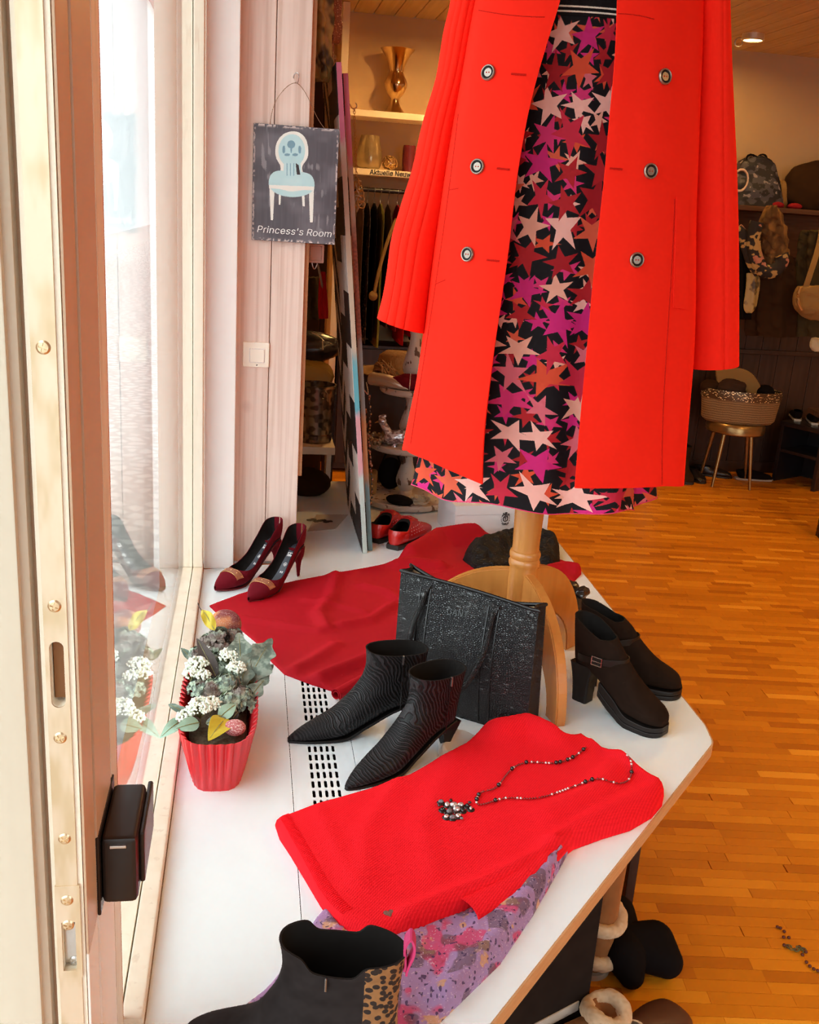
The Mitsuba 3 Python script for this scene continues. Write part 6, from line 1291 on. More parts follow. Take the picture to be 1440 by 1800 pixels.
# glass hen
scene['clear_glass'] = {'type': 'dielectric', 'int_ior': 1.5}
mat('crystal', rough=0.08, fn=lambda p, n, uv: mix(C3(0.60, 0.56, 0.58), C3(0.20, 0.15, 0.16), smoothstep(.4, .6, noise(p.x * 120, p.y * 120, p.z * 120))), spec=1.0, clear=1.0, metallic=.35)
gh_ = thing('glass_hen', 'clear glass hen figurine on the middle tier', 'figurine'); hc = on_tier(-.055, -.085, z1_)
obj('hen_body', cat([hullball([hc + [-.015, 0, .035], hc + [.03, 0, .04]], [.026, .028], 2), hullball([hc + [-.02, 0, .045], hc + [-.045, 0, .085]], [.017, .013], 2), ball(.016, hc + [-.050, 0, .095], 2), hullball([hc + [.035, 0, .05], hc + [.062, 0, .082], hc + [.055, 0, .06]], [.016, .009, .008], 2), hullball([hc, hc + [0, 0, .012]], [.014, .010], 1)]), 'crystal', gh_, smooth=False)
obj('comb', hullball([hc + [-.060, 0, .112], hc + [-.042, 0, .116], hc + [-.05, 0, .105]], [.006, .007, .006], 1), 'crystal', gh_, smooth=False); obj('beak', rod(hc + [-.062, 0, .094], hc + [-.078, 0, .086], .005, 8, .001), 'old_brass', gh_)
mat('stone_beads', rough=0.4, fn=lambda p, n, uv: mix(C3(0.10, 0.06, 0.035), C3(0.30, 0.22, 0.14), noise(p.x * 130, p.y * 130, p.z * 130)))
sb = thing('bead_heap', 'heap of brown stone bead necklaces on the middle tier', 'necklaces'); obj('beads', cat([ball(.005 + .004 * rg.random(), on_tier(-.105 + .055 * rg.normal() * .6, -.05 + .05 * rg.normal() * .6, z1_ + .006 + .028 * rg.random()), 1) for _ in range(170)]), 'stone_beads', sb, smooth=True, kind='stuff')
rt = thing('felt_pouch', 'small dark red felt pouch at the front of the middle tier', 'pouch'); obj('felt', fixn(trimesh.convex.convex_hull(np.vstack([ball(.006, on_tier(a_, b_, z1_ + c_), 1).vertices for a_, b_, c_ in ((-.005, -.135, .006), (.06, -.12, .006), (.05, -.135, .05), (.03, -.10, .006))]))), 'maroon_suede', rt)
bm2 = thing('mitten', 'black knitted mitten on the lowest tier', 'mitten'); q = ball(1.0, sub=3); q.vertices = q.vertices * [.055, .03, .02]; obj('knit', place(q, tuple(on_tier(-.02, -.15, z0_ + .018)), -22), 'cloth_black', bm2, smooth=True); obj('thumb', place(ball(1, sub=2, s=(.022, .011, .010)), tuple(on_tier(-.005, -.175, z0_ + .014)), 30), 'cloth_black', bm2, smooth=True)
cr = thing('fabric_rose', 'crumpled cream fabric rose on the lowest tier', 'fabric flower'); mat('cream_cloth', (.50, .42, .30), .9)
for i in range(11):
    a_ = i * 2.4; r_1 = .008 + .0025 * i; e = np.array([[on_tier(.055, -.14, z0_ + .012) + np.array([math.cos(a_ + s_ * .9) * r_1 * (1 + .5 * t_1), math.sin(a_ + s_ * .9) * r_1 * (1 + .5 * t_1), .026 * t_1 * (1 - .05 * i) + .003 * math.sin(5 * s_ + i)]) for s_ in np.linspace(-1, 1, 9)] for t_1 in np.linspace(0, 1, 5)]); obj('petal', fixn(shell(e, .0012)[0]), 'cream_cloth', cr)
bk_ = thing('round_bag', 'round black bag standing on the lowest tier', 'bag'); obj('bag_body', place(ball(1, sub=3, s=(.05, .04, .065)), tuple(on_tier(-.065, .06, z0_ + .066))), 'cloth_black', bk_, smooth=True); obj('strap', tube([on_tier(-.10, .06, z0_ + .11), on_tier(-.065, .06, z0_ + .17), on_tier(-.03, .06, z0_ + .11)], .004, 6, samples=16), 'cloth_black', bk_)
yc = thing('yellow_cloth', 'folded ochre cloth on the lowest tier behind the amber necklace', 'cloth'); obj('fold', box(EC[0] - .165, EC[0] - .115, EC[1] - .05, EC[1] + .03, z0_, z0_ + .09, .012), 'cloth_khaki', yc); 

# shelf corner between the partition and the boards
SU = 3.72
ss_ = thing('side_shelf', 'low cream shelf standing between the partition and the painted boards', 'shelf'); zsh = toW(at_u(560, 786, SU))[2]
obj('shelf_board', wbox(-.12, .335, SU, SU + .24, zsh - .03, zsh, .002), 'shelf_cream', ss_); obj('side', wbox(-.14, -.12, SU, SU + .24, TZ, zsh, .002), 'shelf_cream', ss_); obj('side', wbox(.315, .335, SU + .16, SU + .24, TZ, zsh - .03, .002), 'shelf_cream', ss_)
zs2 = toW(at_u(560, 684, SU))[2]
bkt = thing('metal_bucket', 'dark hammered silver bucket on the side shelf', 'bucket'); bc_ = W(SU + .11, .262, zsh + .0005); bh = zs2 - zsh
mat('old_silver', rough=0.3, metallic=0.9, fn=lambda p, n, uv: mix(C3(0.30, 0.24, 0.18), C3(0.10, 0.07, 0.05), smoothstep(.4, .6, noise(p.x * 60, p.y * 60, p.z * 60))))
obj('bucket_body', place(lathe([(0, 0), (.062, 0), (.066, .006), (.066, .03), (.062, .033), (.070, bh * .6), (.075, bh - .012), (.079, bh - .010), (.079, bh), (.073, bh), (.068, bh * .6), (0, .01)], 40), bc_), 'old_silver', bkt, smooth=40)
for a_ in (3.6, 5.2): obj('ring_handle', lens_dir(trimesh.creation.torus(.014, .0025, major_sections=18, minor_sections=6), (math.cos(a_), math.sin(a_), 0), bc_ + np.array([math.cos(a_) * .079, math.sin(a_) * .079, bh - .03])), 'old_silver', bkt, smooth=True)
def softbag(name, label, cat_, c, dims, mt, rz_=0, seed=0, amp=.25, flat=.75, parent=None):
    t = parent or thing(name, label, cat_); q = ball(1.0, sub=4); v = q.vertices; v = v * (1 + amp * (meshkit.fbm(v * 1.6, 3, seed)[:, None] - .5)); v[:, 2] = np.maximum(v[:, 2], -flat); q.vertices = v * np.array(dims); q.vertices[:, 2] += dims[2] * flat; obj('bag_body', place(q, c, rz_), mt, t, smooth=50); return t
tbl2 = thing('display_stool', 'dark small display stool behind the partition carrying handbags', 'stool'); DU = SU + .42; zd = toW(at_u(560, 682, DU))[2]
obj('stool_top', wbox(-.10, .36, DU - .12, DU + .2, zd - .03, zd, .004), 'dark_panel_mat', tbl2)
for a_, b_ in ((-.09, DU - .11), (.33, DU - .11), (-.09, DU + .17), (.33, DU + .17)): obj('leg', wbox(a_, a_ + .025, b_, b_ + .025, TZ if b_ < 3.9 else 0, zd - .03), 'dark_panel_mat', tbl2)
mat('mustard', (.30, .17, .022), .55); mat('black_glossy', (.012, .008, .009), .3, clear=.4)
mb_ = softbag('shoulder_bag', 'mustard yellow leather bag behind the partition edge', 'bag', tuple(W(DU - .02, .215, zd + .0005)), (.14, .07, .072), 'mustard', 10, 3); obj('flap', place(ball(1, sub=3, s=(.125, .012, .05)), tuple(W(DU - .085, .215, zd + .06)), 10, -12), 'mustard', mb_, smooth=True)
kb = softbag('shoulder_bag', 'black leather bag with a silver zip lying on the mustard bag', 'bag', tuple(W(DU + .02, .23, zd + .112)), (.15, .08, .07), 'black_glossy', 12, 5); 
zp_ = [at_u(548, 585, DU - .09), at_u(562, 592, DU - .09), at_u(570, 600, DU - .09)]; obj('zip', tube(zp_, .002, 6, samples=10), 'silver', kb); obj('zip_pull', rod(at_u(567, 598, DU - .1), at_u(568, 615, DU - .1), .0025, 6), 'silver', kb)
tgl = thing('tag_pouch', 'pale pink leather pouch hanging under the chair sign', 'pouch'); a_, b_ = at_u(541, 428, 3.12), at_u(569, 463, 3.12); ua, na, za = toW(a_); _, nb_, zb_ = toW(b_)
mat('pale_pink', (.60, .43, .37), .6); obj('pouch_body', wbox(na, nb_, 3.11, 3.128, zb_, za, .004), 'pale_pink', tgl); obj('stitching', tube([W(3.1088, na + .008, zb_ + .008), W(3.1088, nb_ - .008, zb_ + .008), W(3.1088, nb_ - .008, za - .006), W(3.1088, na + .008, za - .006)], .0008, 5, closed=True), 'wire', tgl)
obj('ring', tube([W(3.118, na + .015, zb_), W(3.116, na + .022, zb_ - .018), W(3.12, na + .032, zb_)], .002, 6, samples=12), 'steel', tgl)
ts = thing('tassel', 'bright red tassel hanging beside the painted boards', 'tassel'); drape(rows([(563, 571, 478), (562, 572, 505), (561, 575, 540), (563, 575, 560)], 3.5, .012), 'cloth_red', 'threads', ts, amp=.002, k=6)
obj('cord', tube([at_d(559, 466, 3.4), at_d(563, 485, 3.45), at_d(567, 508, 3.5)], .004, 6, samples=12), 'cream_cloth', ts)
dk = thing('blanket', 'folded khaki blanket hanging behind the partition edge', 'blanket'); drape(rows([(530, 566, 488), (532, 568, 520), (530, 566, 560)], 4.1, .05), 'cloth_olive', 'cloth', dk, amp=.006, k=5, rough=.02)
dc = thing('curtain', 'dark hanging cloth closing the gap behind the handbags', 'curtain'); drape([(W(4.7, .06, 2.3), NV * .24, .03), (W(4.7, .06, 1.4), NV * .25, .035), (W(4.7, .06, .05), NV * .26, .04)], 'cloth_brown', 'cloth', dc, amp=.02, k=11, nr=90)
ut = softbag('round_basket', 'dark round felt basket under the side shelf', 'basket', tuple(W(SU + .08, .24, TZ + .0005)), (.09, .08, .058), 'cloth_brown', 0, 7, amp=.1)
mat('paper', (.46, .40, .34), .8); pp2 = thing('greeting_card', 'pale paper card with dark sprig print lying on the table behind the partition', 'card'); pq = PZ([(556, 905), (612, 905), (590, 930), (540, 935)], TZ)
obj('card', prism(sg.Polygon(pq), .0012, TZ + .0003), 'paper', pp2, smooth=False); sp2 = at_z(562, 916, TZ)
obj('sprig_print', cat([place(prism(sg.Point(0, 0).buffer(.012), .0004), (sp2[0] + .012 * k, sp2[1] + .012 * math.sin(k * 2.1), TZ + .0016), 40 * k, s=1) for k in range(-3, 4)]), 'print_black', pp2)

# ---------------------------------------------------------------- right side of the room
RU = 6.0
mat('shelf_brown', rough=0.5, fn=lambda p, n, uv: mix(C3(0.10, 0.034, 0.012), C3(0.06, 0.018, 0.007), noise(p.x * 12, p.y * 12, p.z * 80)))
rs = thing('coat_rack', 'brown wooden coat rack shelf on the back wall with hooks', 'coat rack'); zr = toW(at_u(1330, 362, RU))[2]
obj('shelf_board', wbox(2.75, 5.0, RU, BACK - .002, zr - .03, zr, .003), 'shelf_brown', rs); obj('rear_board', wbox(2.75, 5.0, BACK - .03, BACK - .002, zr - .30, zr - .03, .003), 'shelf_brown', rs)
wp = thing('wall_panelling', 'dark brown wooden panelling below the coat rack', 'panelling'); zpl = toW(at_u(1375, 622, RU + .1))[2]
for k in range(18): obj('panel', wbox(2.80 + .125 * k, 2.923 + .125 * k, BACK - .022, BACK - .002, .02, zr - .3, .003), 'dark_panel_mat', wp)
obj('rail', wbox(2.80, 5.05, BACK - .05, BACK - .0225, zpl - .03, zpl, .004), 'dark_panel_mat', wp)
mat('yellow_paint', (.50, .34, .12), .6); struct('trim_2', wbox(2.70, 2.79, BACK - .14, BACK - .001, 0, zr - .04, .004), 'yellow_paint', label='pale ochre upright beside the dark panelling')
struct('baseboard_back', wbox(.0, 5.6, BACK - .03, BACK, -.012, .075, .004), 'dark_panel_mat', label='dark baseboard along the back wall')
mat('camo', rough=0.5, fn=lambda p, n, uv: mix(mix(C3(0.008, 0.007, 0.012), C3(0.05, 0.047, 0.065), smoothstep(.50, .56, fbm(p.x * 26, p.y * 26, p.z * 26))), C3(0.24, 0.21, 0.23), smoothstep(.66, .70, fbm(p.x * 34 + 5, p.y * 34, p.z * 34))))
cb = thing('sports_bag', 'blue grey camouflage bag on the coat rack shelf', 'bag'); na, nb_ = toW(at_u(1285, 350, RU + .1))[1], toW(at_u(1378, 355, RU + .1))[1]; hb = toW(at_u(1330, 278, RU + .1))[2] - zr; cn_ = (na + nb_) / 2; hw = (nb_ - na) / 2
R_ = np.array([[W(RU + .13 + .09 * sy_ * (1 - .35 * f), cn_ - .03 * f + hw * (1 - .38 * f ** 1.5) * cx_, zr + .001 + hb * f + .02 * f * math.cos(3 * cx_)) for cx_, sy_ in [(np.sign(math.cos(a)) * abs(math.cos(a)) ** .6, np.sign(math.sin(a)) * abs(math.sin(a)) ** .6) for a in np.arange(48) * 2 * math.pi / 48]] for f in np.linspace(0, 1, 16)]); R_ += (meshkit.fbm(R_ * 14, 3, 2)[..., None] - .5) * .03
obj('bag_body', fixn(surf(R_[:, ::-1], wrap_v=True, cap=True)), 'camo', cb, smooth=50)
for x in (1320, 1340): obj('handle', tube([at_u(x - 7, 282, RU + .13), at_u(x - 4, 273, RU + .13), at_u(x + 3, 272, RU + .13), at_u(x + 7, 284, RU + .13)], .006, 6, samples=14), 'cloth_black', cb)
obj('emblem', lens_dir(trimesh.creation.torus(.048, .006, major_sections=26, minor_sections=6).apply_scale((1, 1.3, 1)), -UV, at_u(1302, 317, RU + .02)), 'pale_pink', cb, smooth=True)
softbag('travel_bag', 'large dark brown bag on the coat rack shelf at the picture edge', 'bag', tuple(W(RU + .15, toW(at_u(1440, 360, RU + .1))[1] - .02, zr + .0005)), (.21, .12, .17), 'cloth_brown', 10, 4)
yb = softbag('soft_hat', 'ochre soft hat between the two bags on the rack', 'hat', tuple(W(RU + .18, toW(at_u(1379, 355, RU + .1))[1] + .01, zr + .0005)), (.055, .06, .10), 'cloth_khaki', 0, 9)
for x, lab in ((1368, 'wine red purse on the rack shelf'), (1400, 'red purse on the rack shelf beside the dark brown bag')): softbag('purse', lab, 'purse', tuple(W(RU + .06, toW(at_u(x, 357, RU + .05))[1], zr + .0005)), (.045, .03, .02), 'cloth_wine', 0, int(x), amp=.1)
def hung(label, name, cat_, px, Y, d, mt, **k):
    t = thing(name, label, cat_); drape(rows(px, Y, d), mt, 'cloth', t, **k); return t
YB = 6.35
mat('fur', rough=1.0, fn=lambda p, n, uv: mix(C3(0.20, 0.10, 0.030), C3(0.09, 0.042, 0.014), smoothstep(.35, .65, fbm(p.x * 30, p.y * 30, p.z * 14))), sheen=0.6)
mat('floral', rough=0.8, fn=lambda p, n, uv: mix(mix(C3(0.015, 0.010, 0.010), C3(0.40, 0.26, 0.10), smoothstep(.52, .56, fbm(p.x * 24, p.y * 24, p.z * 24))), C3(0.42, 0.17, 0.12), smoothstep(.64, .68, fbm(p.x * 20 + 7, p.y * 20, p.z * 20))))
t = hung('brown fur collar hanging on a hook of the coat rack', 'fur_collar', 'fur collar', [(1352, 1362, 362), (1338, 1376, 385), (1334, 1384, 415), (1338, 1386, 445), (1345, 1380, 470)], YB - .16, .05, 'fur', amp=.004, k=5, rough=.04)
t = thing('scarf', 'black, ochre and pink floral scarf looped around the fur collar', 'scarf')
obj('loop', sweep(smooth_path([at_d(x, y, YB - .22) for x, y in ((1331, 390), (1325, 420), (1330, 455), (1348, 478), (1368, 470), (1374, 448))], 40), circ(.042, 14, .03), up=(0, 1, 0)), 'floral', t, smooth=50)
obj('loop', sweep(smooth_path([at_d(x, y, YB - .20) for x, y in ((1296, 402), (1308, 420), (1318, 450), (1335, 478))], 30), circ(.035, 12, .02), up=(0, 1, 0)), 'floral', t, smooth=50)
drape(rows([(1314, 1334, 480), (1312, 1334, 510), (1308, 1330, 535), (1312, 1322, 550)], YB - .18, .015), 'gold_cloth', 'tail', t, amp=.003, k=4)
hung('dark brown coat hanging below the fur collar', 'jacket', 'jacket', [(1330, 1380, 440), (1322, 1398, 480), (1315, 1400, 540), (1312, 1398, 590)], YB - .08, .07, 'cloth_brown', amp=.01, k=8, rough=.03)
hung('black garment on the rack beside the red sleeve', 'jacket', 'jacket', [(1285, 1318, 420), (1280, 1320, 480), (1280, 1316, 560)], YB - .1, .06, 'cloth_black', amp=.01, k=7, rough=.02)
hung('olive coat hanging at the right edge of the picture', 'jacket', 'jacket', [(1415, 1460, 405), (1405, 1480, 440), (1400, 1490, 520), (1400, 1490, 590)], YB - .08, .08, 'cloth_olive', amp=.01, k=8, rough=.03)
t = thing('shoulder_bag', 'khaki shoulder bag hanging at the right edge of the picture', 'bag')
q = ball(1.0, sub=4); v = q.vertices * [.16, .06, .13]; v[:, 2] = np.minimum(v[:, 2], .07 - .3 * v[:, 0] ** 2); q.vertices = v + (meshkit.fbm(v * 18, 2, 3)[:, None] - .5) * .02; obj('bag_body', place(q, at_d(1440, 525, YB - .26)), 'cloth_khaki', t, smooth=50)
obj('strap', sweep(smooth_path([at_d(1412, 520, YB - .26), at_d(1425, 480, YB - .27), at_d(1440, 430, YB - .2), at_d(1445, 400, YB - .14)], 24), rect_prof(.035, .006, .002), up=(0, 1, 0)), 'cloth_khaki', t, smooth=50)
obj('flap_trim', tube(smooth_path([at_d(1408, 505, YB - .33), at_d(1403, 525, YB - .34), at_d(1410, 545, YB - .34)], 12), .010, 8), 'old_brass', t)
hung('cream knitted hat hanging at the right edge of the picture', 'bobble_hat', 'hat', [(1428, 1450, 595), (1424, 1455, 606), (1428, 1450, 617)], YB - .2, .05, 'cream_cloth', amp=.002, k=4, rough=.01)
# stool with a basket
ys = 6.42
st2 = thing('stool', 'round stool with metal drum seat and slim brass legs carrying a basket', 'stool'); sc_ = at_d(1291, 760, ys); srad = .5 * (at_d(1341, 775, ys)[0] - at_d(1241, 765, ys)[0]); zs_t = at_d(1291, 740, ys)[2]; zs_b = at_d(1291, 773, ys - srad)[2] + .02
mat('brushed_gold', rough=0.3, metallic=0.9, fn=lambda p, n, uv: mix(C3(0.42, 0.27, 0.11), C3(0.28, 0.17, 0.07), noise(p.x * 9, p.y * 9, p.z * 120)))
obj('seat', place(lathe([(0, zs_b), (srad * .97, zs_b), (srad, zs_b + .006), (srad, zs_t - .02), (srad * .93, zs_t), (0, zs_t)], 48), (sc_[0], sc_[1], 0)), 'brushed_gold', st2, smooth=40)
for k, a_ in enumerate((3.95, 5.3, .6, 2.4)): obj('leg', rod((sc_[0] + srad * .72 * math.cos(a_), sc_[1] + srad * .72 * math.sin(a_), zs_b + .001), (sc_[0] + srad * 1.02 * math.cos(a_), sc_[1] + srad * 1.02 * math.sin(a_), 0.0), .015, 12, .009), 'brushed_gold', st2)
mat('weave', rough=0.8, fn=lambda p, n, uv: mix(C3(0.26, 0.16, 0.075), C3(0.17, 0.10, 0.045), smoothstep(.3, .7, .5 + .5 * dr.sin(p.z * 420 + fbm(p.x * 20, p.y * 20, 0.0) * 4)))); mat('glitter', rough=0.3, metallic=0.5, fn=lambda p, n, uv: mix(C3(0.10, 0.06, 0.03), C3(0.85, 0.66, 0.40), smoothstep(.6, .75, noise(p.x * 130, p.y * 130, p.z * 130))))
bs_ = thing('basket', 'oval woven basket with a glittering sequin rim standing on the stool', 'basket'); bl_, br3 = at_d(1231, 715, ys), at_d(1366, 735, ys); bw_ = (br3[0] - bl_[0]) / 2; bz0 = zs_t + .0005; bzt = at_d(1300, 690, ys - .16)[2]; bzm = at_d(1300, 706, ys - .16)[2]
bcx = (bl_[0] + br3[0]) / 2
def oval(f, z, n=48): a = np.arange(n) * 2 * math.pi / n; return np.stack([bcx + bw_ * f * np.cos(a), ys + .155 * f * np.sin(a), np.full(n, z)], 1)
obj('basket_body', fixn(shell(np.array([oval(f, z) for f, z in ((.02, bz0 + .001), (.86, bz0), (.93, bz0 + .02), (.98, bzm - .04), (1.0, bzm))])[:, ::-1], .006, True)[0]), 'weave', bs_, smooth=50)
obj('sequin_rim', fixn(shell(np.array([oval(1.012, bzm - .002), oval(1.02, (bzm + bzt) / 2), oval(1.01, bzt)])[:, ::-1], .010, True)[0]), 'glitter', bs_, smooth=50, label='glittering sequin rim')
def lump(label, name, cat_, x, y, Y, dims, mt, rz_=0, seed=0, n='cloth', amp=.35):
    t = thing(name, label, cat_); q = ball(1.0, sub=3); q.vertices = q.vertices * (1 + amp * (meshkit.fbm(q.vertices * 1.8, 3, seed)[:, None] - .5)) * np.array(dims); obj(n, place(q, at_d(x, y, Y), rz_), mt, t, smooth=50); return t
t = thing('scarf', 'ochre scarf draped over the things in the stool basket', 'scarf'); obj('fold', sweep(smooth_path([at_d(x, y, ys) for x, y in ((1260, 664), (1285, 660), (1308, 664), (1322, 680), (1328, 696))], 24), rect_prof(.10, .030, .012), up=(0, 1, 0)), 'cloth_khaki', t, smooth=50)
lump('dark brown purse inside the stool basket under the ochre scarf', 'purse', 'purse', 1285, 682, ys - .02, (.10, .07, .06), 'cloth_dark', 0, 1)
lump('black glove bundle at the right end of the stool basket', 'gloves', 'gloves', 1345, 690, ys, (.06, .07, .05), 'cloth_black', 0, 2); lump('dark cloth at the left end of the stool basket', 'cloth', 'cloth', 1248, 680, ys, (.06, .06, .05), 'cloth_brown', 0, 3)
# dark crate with shoes, right of the stool
cr_ = thing('crate', 'black box shelf with shoes on it right of the stool', 'crate'); a_, b_ = at_z(1358, 845, 0), at_z(1418, 862, 0); zc1 = at_d(1400, 742, a_[1])[2]
x, y, z = frame_from(b_ - a_); Lb = np.linalg.norm(b_ - a_); CM = basis(a_, x, y, z)
def cput(m): m = m.copy(); m.apply_transform(CM); return m
obj('top', cput(box(-.02, Lb + .05, 0, .36, zc1 - .03, zc1, .003)), 'black_glossy', cr_); obj('side', cput(box(-.015, .01, .01, .35, 0, zc1 - .03, .002)), 'black_glossy', cr_); obj('side', cput(box(Lb + .02, Lb + .045, .01, .35, 0, zc1 - .03, .002)), 'black_glossy', cr_); obj('middle_board', cput(box(.01, Lb + .02, .01, .35, zc1 * .5, zc1 * .5 + .02, .002)), 'black_glossy', cr_); obj('back_board', cput(box(.01, Lb + .02, .33, .35, 0, zc1 - .03)), 'black_glossy', cr_)
def flat_shoe(label, p, rz_, mt, z=0.0, s=1.0, rim=None):
    t = thing('shoe', label, 'shoe'); o, l = fan(arr([.25, .018], [.235, .035], [.19, .05], [.14, .062], [.11, .066]), arr([.25, .008], [.23, .004], [.15, .002], [.04, .004], [-.005, .062]), [.012, .032, .043, .036, .033], 40, 32, 2.2, inner=.003, inner_from=.4); q = lambda m: place(m, (p[0], p[1], z), rz_, s=s)
    obj('upper', q(o), mt, t, smooth=50); obj('lining', q(l), 'dark_lining', t, smooth=50); obj('sole', q(sole_slab([.255, .235, .19, .10, .03, -.006], [.012, .032, .044, .037, .034, .022], [0] * 6, [.012] * 6)), rim or 'sole_black', t)
    return t
for k, (x_, y_) in enumerate(((.03, .10), (.16, .10))): flat_shoe(('dark shoe on top of the black box shelf, left', 'dark shoe on top of the black box shelf, right')[k], (CM @ [x_, y_ + .02, 0, 1])[:3], 75, 'cloth_black', zc1 + .0005, .95, 'silver_leather')
mat('sole_light', (.42, .36, .28), .6)
pf = at_z(1322, 850, 0); flat_shoe('dark sneaker with a light sole under the stool', (pf[0] - .08, pf[1] + .10, 0), 5, 'cloth_black', .0005, 1.0, 'sole_light')
pf = at_z(1290, 800, .05); flat_shoe('shiny dark shoe standing far under the stool', (1.93, 6.62, 0), -15, 'black_glossy', .0005, 1.0)
pf = at_z(1228, 842, 0); flat_shoe('black shoe standing left of the stool', (pf[0] - .05, pf[1] + .12, 0), -80, 'black_glossy', .0005, 1.0)
def tall_boot(name, label, cat_, heel, toe, hgt, mt, trim=None, sole='sole_black', r=.052, folds=0):
    t = thing(name, label, cat_); h_ = hgt
    Tt = arr([.26, .022], [.25, .045], [.21, .065], [.17, .09], [.145, .14], [.135, h_ * .6], [.135, h_]); Bt = arr([.26, .012], [.25, .010], [.19, .008], [.10, .010], [.004, .014], [.005, h_ * .6], [.0, h_])
    o, l = fan(Tt, Bt, [.018, .036, .048, .046, .045, r, r + .006], 60, 40, 2.2, inner=.006, inner_from=.6); q = lambda m: shoe_place(m, heel, toe, z=heel[2] if heel[2] > .01 else 0.0)
    obj('upper', q(o), mt, t, smooth=60); obj('lining', q(l), trim or 'dark_lining', t, smooth=60); obj('sole', q(sole_slab([.268, .255, .19, .10, .02, -.004], [.016, .038, .050, .044, .042, .028], [0] * 6, [.018] * 6)), sole, t)
    if trim:
        a = np.arange(36) * 2 * math.pi / 36; rg_ = np.column_stack([.0675 + .0715 * np.cos(a), (r + .008) * np.sin(a), np.full(36, h_ - .006)]); m = tube(rg_, .017, 10, closed=True); m.vertices = m.vertices + (meshkit.fbm(m.vertices * 120, 2)[:, None] - .5) * .006; obj('fleece_cuff', q(m), trim, t, smooth=60, label='cream fleece cuff')
    return t
pf = at_z(1204, 845, 0); tall_boot('ankle_boot', 'brown boot on the floor at the lower edge of the coat', 'ankle boot', np.array([pf[0] - .03, pf[1] + .16, 0]), np.array([pf[0], pf[1] - .1, 0]), .22, 'brushed_gold' if False else 'cloth_brown')
df_ = thing('floor_stand', 'dark post of a display stand at the right edge of the picture', 'display stand'); p_ = at_z(1448, 948, 0); obj('post', box(p_[0] - .02, p_[0] + .05, p_[1], p_[1] + .07, 0.0, .62, .003), 'dark_panel_mat', df_); obj('stand_top', box(p_[0] - .02, p_[0] + .5, p_[1] - .1, p_[1] + .5, .62, .65, .003), 'dark_panel_mat', df_)
# ring on the ceiling
rgc = thing('ceiling_ring', 'small brass ring hook on the board ceiling beside the lit spotlight', 'hook'); q = at_z(1300, 66, CEIL); m = trimesh.creation.torus(.022, .004, major_sections=24, minor_sections=8); m.apply_transform(trimesh.transformations.rotation_matrix(math.pi / 2, [1, 0, 0])); obj('ring', place(m, (q[0], q[1], CEIL - .026)), 'steel', rgc, smooth=True)
# ---------------------------------------------------------------- below the table
mat('fabric_black', rough=0.95, spec=.1, fn=lambda p, n, uv: mix(C3(0.012, 0.008, 0.007), C3(0.022, 0.015, 0.012), fbm(p.x * 30, p.y * 30, p.z * 30)))
fb = thing('storage_box', 'black fabric storage box under the table with a grip cut-out', 'storage box')
bx1 = at_d(1028, 1745, 1.66); fx, fy, fzt = bx1[0], bx1[1], .36
x = np.array([math.cos(math.radians(35)), math.sin(math.radians(35)), 0]); y = np.array([-x[1], x[0], 0]); FM = basis((fx, fy, 0), x, y, [0, 0, 1.0])
def fput(m): m = m.copy(); m.apply_transform(FM); return m
obj('front', fput(prism(sg.box(-.42, 0.001, 0, fzt).difference(sg.box(-.30, .20, -.18, .235).buffer(.004)), .012).apply_transform(trimesh.transformations.rotation_matrix(math.pi / 2, [1, 0, 0]))), 'fabric_black', fb, smooth=False); obj('side', fput(box(-.012, 0, .0, .40, 0, fzt, .002)), 'fabric_black', fb); obj('side', fput(box(-.42, -.408, .0, .40, 0, fzt, .002)), 'fabric_black', fb); obj('back', fput(box(-.408, -.012, .388, .40, 0, fzt)), 'fabric_black', fb); obj('bottom', fput(box(-.408, -.012, .0, .388, 0.0, .01)), 'fabric_black', fb)
obj('side_flap', fput(box(-.16, -.03, -.016, -.0125, .075, .098, .001)), 'paper', fb, label='pale paper strip')
mat('tan_suede', rough=0.95, fn=lambda p, n, uv: mix(C3(0.30, 0.12, 0.035), C3(0.22, 0.08, 0.022), fbm(p.x * 25, p.y * 25, p.z * 25)), sheen=0.5); mat('fleece', rough=1.0, fn=lambda p, n, uv: mix(C3(0.62, 0.46, 0.30), C3(0.50, 0.34, 0.20), noise(p.x * 160, p.y * 160, p.z * 160)), sheen=0.4)
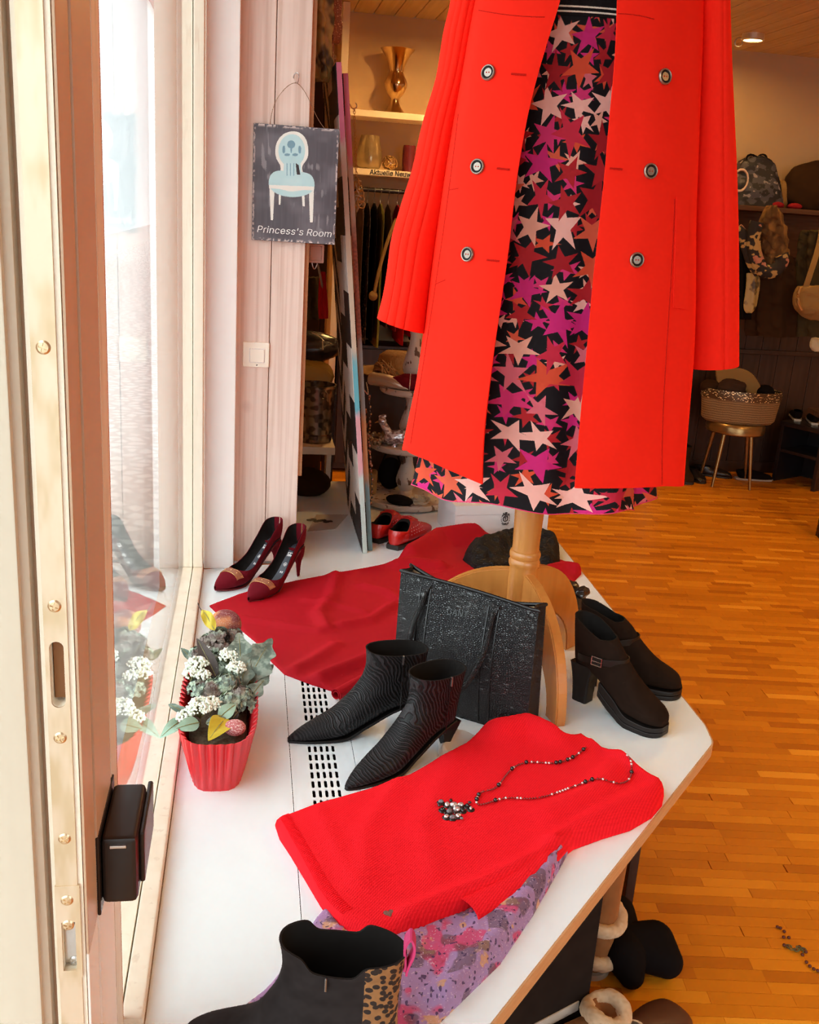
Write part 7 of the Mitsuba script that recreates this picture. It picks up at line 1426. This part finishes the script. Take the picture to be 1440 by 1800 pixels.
def fleece_boot(label, c, toe_dir, hh, r, bands):
    t = thing('fleece_boot', label, 'boot', 'tan fleece boots under the table'); c = np.array([c[0], c[1], 0.0])
    pr_ = [(r * .9, .014), (r * 1.0, .05), (r * .96, .10), (r * 1.0, hh * .6), (r * 1.08, hh), (r * .97, hh), (r * .9, hh * .6), (r * .85, .06), (0, .05)]
    obj('shaft', place(fixn(lathe([(0, .0142)] + pr_, 40)), c), 'tan_suede', t, smooth=50)
    d = np.array([math.cos(toe_dir), math.sin(toe_dir), 0]); f_ = hullball([c + d * .02 + [0, 0, .052], c + d * .10 + [0, 0, .05], c + d * .155 + [0, 0, .044]], [.040, .040, .032], 3); v = f_.vertices.copy(); v[:, 2] = np.maximum(v[:, 2], .0142); f_.vertices = v; obj('foot', f_, 'tan_suede', t, smooth=50)
    obj('sole', prism(sg.LineString([(c - d * .008)[:2], (c + d * .155)[:2]]).buffer(.044), .014, 0.0), 'sole_light', t)
    for z in bands:
        a = np.arange(40) * 2 * math.pi / 40; rr_ = r * (1.0 + .06 * (z / hh)) + .006; m = tube(np.column_stack([c[0] + rr_ * np.cos(a), c[1] + rr_ * np.sin(a), np.full(40, z) + .006 * np.sin(a * 2)]), .0155, 12, closed=True); m.vertices = m.vertices + (meshkit.fbm(m.vertices * 130, 2)[:, None] - .5) * .006; obj('fleece_band', m, 'fleece', t, smooth=60, label='cream fleece band')
    obj('lining', place(lathe([(0, hh - .03), (r * .96, hh - .03), (r * .97, hh - .001), (0, hh - .029)], 30), c), 'tan_suede', t, smooth=50)
cA = at_z(1052, 1700, 0.02); fleece_boot('tall tan suede boot with fleece bands under the table corner', cA + np.array([-.012, .03, 0]), math.radians(75), .335, .046, (.135, .048))
cB = at_z(1064, 1786, 0.09); fleece_boot('low tan suede boot with fleece bands beside the black storage box', cB, math.radians(-150), .11, .029, (.102, .045))
# black boots lying on the floor and a brown slipper
lb2 = thing('soft_boot', 'black felt boot lying on the floor beside the table leg', 'boot')
P_ = lambda x, y, z: np.array(at_z(x, y, z))
q1_ = hullball([P_(1100, 1660, .05), P_(1150, 1655, .052), P_(1172, 1690, .040), P_(1140, 1690, .03)], [.046, .046, .036, .026], 3)
q2_ = hullball([P_(1085, 1605, .055), P_(1100, 1680, .05), P_(1110, 1715, .03)], [.042, .046, .028], 3)
for q_, nm_ in ((q1_, 'foot'), (q2_, 'shaft')): v = q_.vertices.copy(); v[:, 2] = np.maximum(v[:, 2], .0008); q_.vertices = v; obj(nm_, q_, 'cloth_black', lb2, smooth=50)
s3 = thing('slipper', 'dark brown leather slipper on the floor at the lower edge of the picture', 'slipper'); sh_ = at_z(1172, 1800, 0.02); mat('brown_leather', (.075, .025, .014), .4)
o, l = fan(arr([.27, .03], [.255, .055], [.21, .07], [.15, .085], [.12, .09]), arr([.27, .012], [.25, .004], [.16, .002], [.05, .004], [-.005, .05]), [.02, .042, .052, .044, .040], 44, 36, 2.2, inner=.004, inner_from=.45)
tq = at_z(1178, 1792, .03); q = lambda m: shoe_place(m, np.array([tq[0] - .17, tq[1] - .16, 0]), np.array([tq[0], tq[1], 0]), z=0.0005); obj('upper', q(o), 'brown_leather', s3, smooth=50); obj('lining', q(l), 'fleece', s3, smooth=50); obj('sole', q(sole_slab([.275, .255, .20, .10, .03, -.006], [.018, .043, .053, .043, .040, .026], [0] * 6, [.013] * 6)), 'sole_black', s3)
# dried berries and leaves on the floor
mat('berry', (.10, .018, .010), .5); mat('sprig_green', (.10, .10, .035), .7)
tr = thing('berry_sprig', 'thin sprig of dark berries and curled leaves lying on the parquet', 'sprig'); bp_ = [(1367, 1629), (1372, 1631), (1379, 1637), (1378, 1647), (1387, 1648), (1379, 1661), (1385, 1664), (1398, 1669), (1406, 1664), (1412, 1668), (1417, 1673), (1411, 1678), (1418, 1691), (1424, 1698), (1431, 1703), (1438, 1706)]
for x_, y_ in bp_: obj('berry', ball(.0042, at_z(x_, y_, .004), 1, (1, 1, .8)), 'berry', tr, smooth=True)
for k in range(7): c_ = at_z(1387 + 4.2 * k, 1664 + 1.2 * k + (k % 2) * 3, .004); obj('curl', tube(np.array([c_ + [.006 * math.cos(a), .006 * math.sin(a), .0015 * a / 3] for a in np.linspace(0, 4.6, 14) + k]), .0012, 5), 'sprig_green', tr)
lp = at_z(1325, 60, CEIL); spot(lp, 'small lit round spotlight in the board ceiling', power=.3)
for (u, n, pw) in ((5.2, 3.4, .25), (4.6, 4.6, .25), (2.3, 3.3, 1.25), (2.6, 4.6, .5), (0.7, 3.2, 1.1), (0.6, 4.2, .6), (5.4, 1.1, 1.25)):
    spot(W(u, n, CEIL), 'round ceiling spotlight in the board ceiling outside the picture', 'ceiling spotlights outside the picture', power=pw)
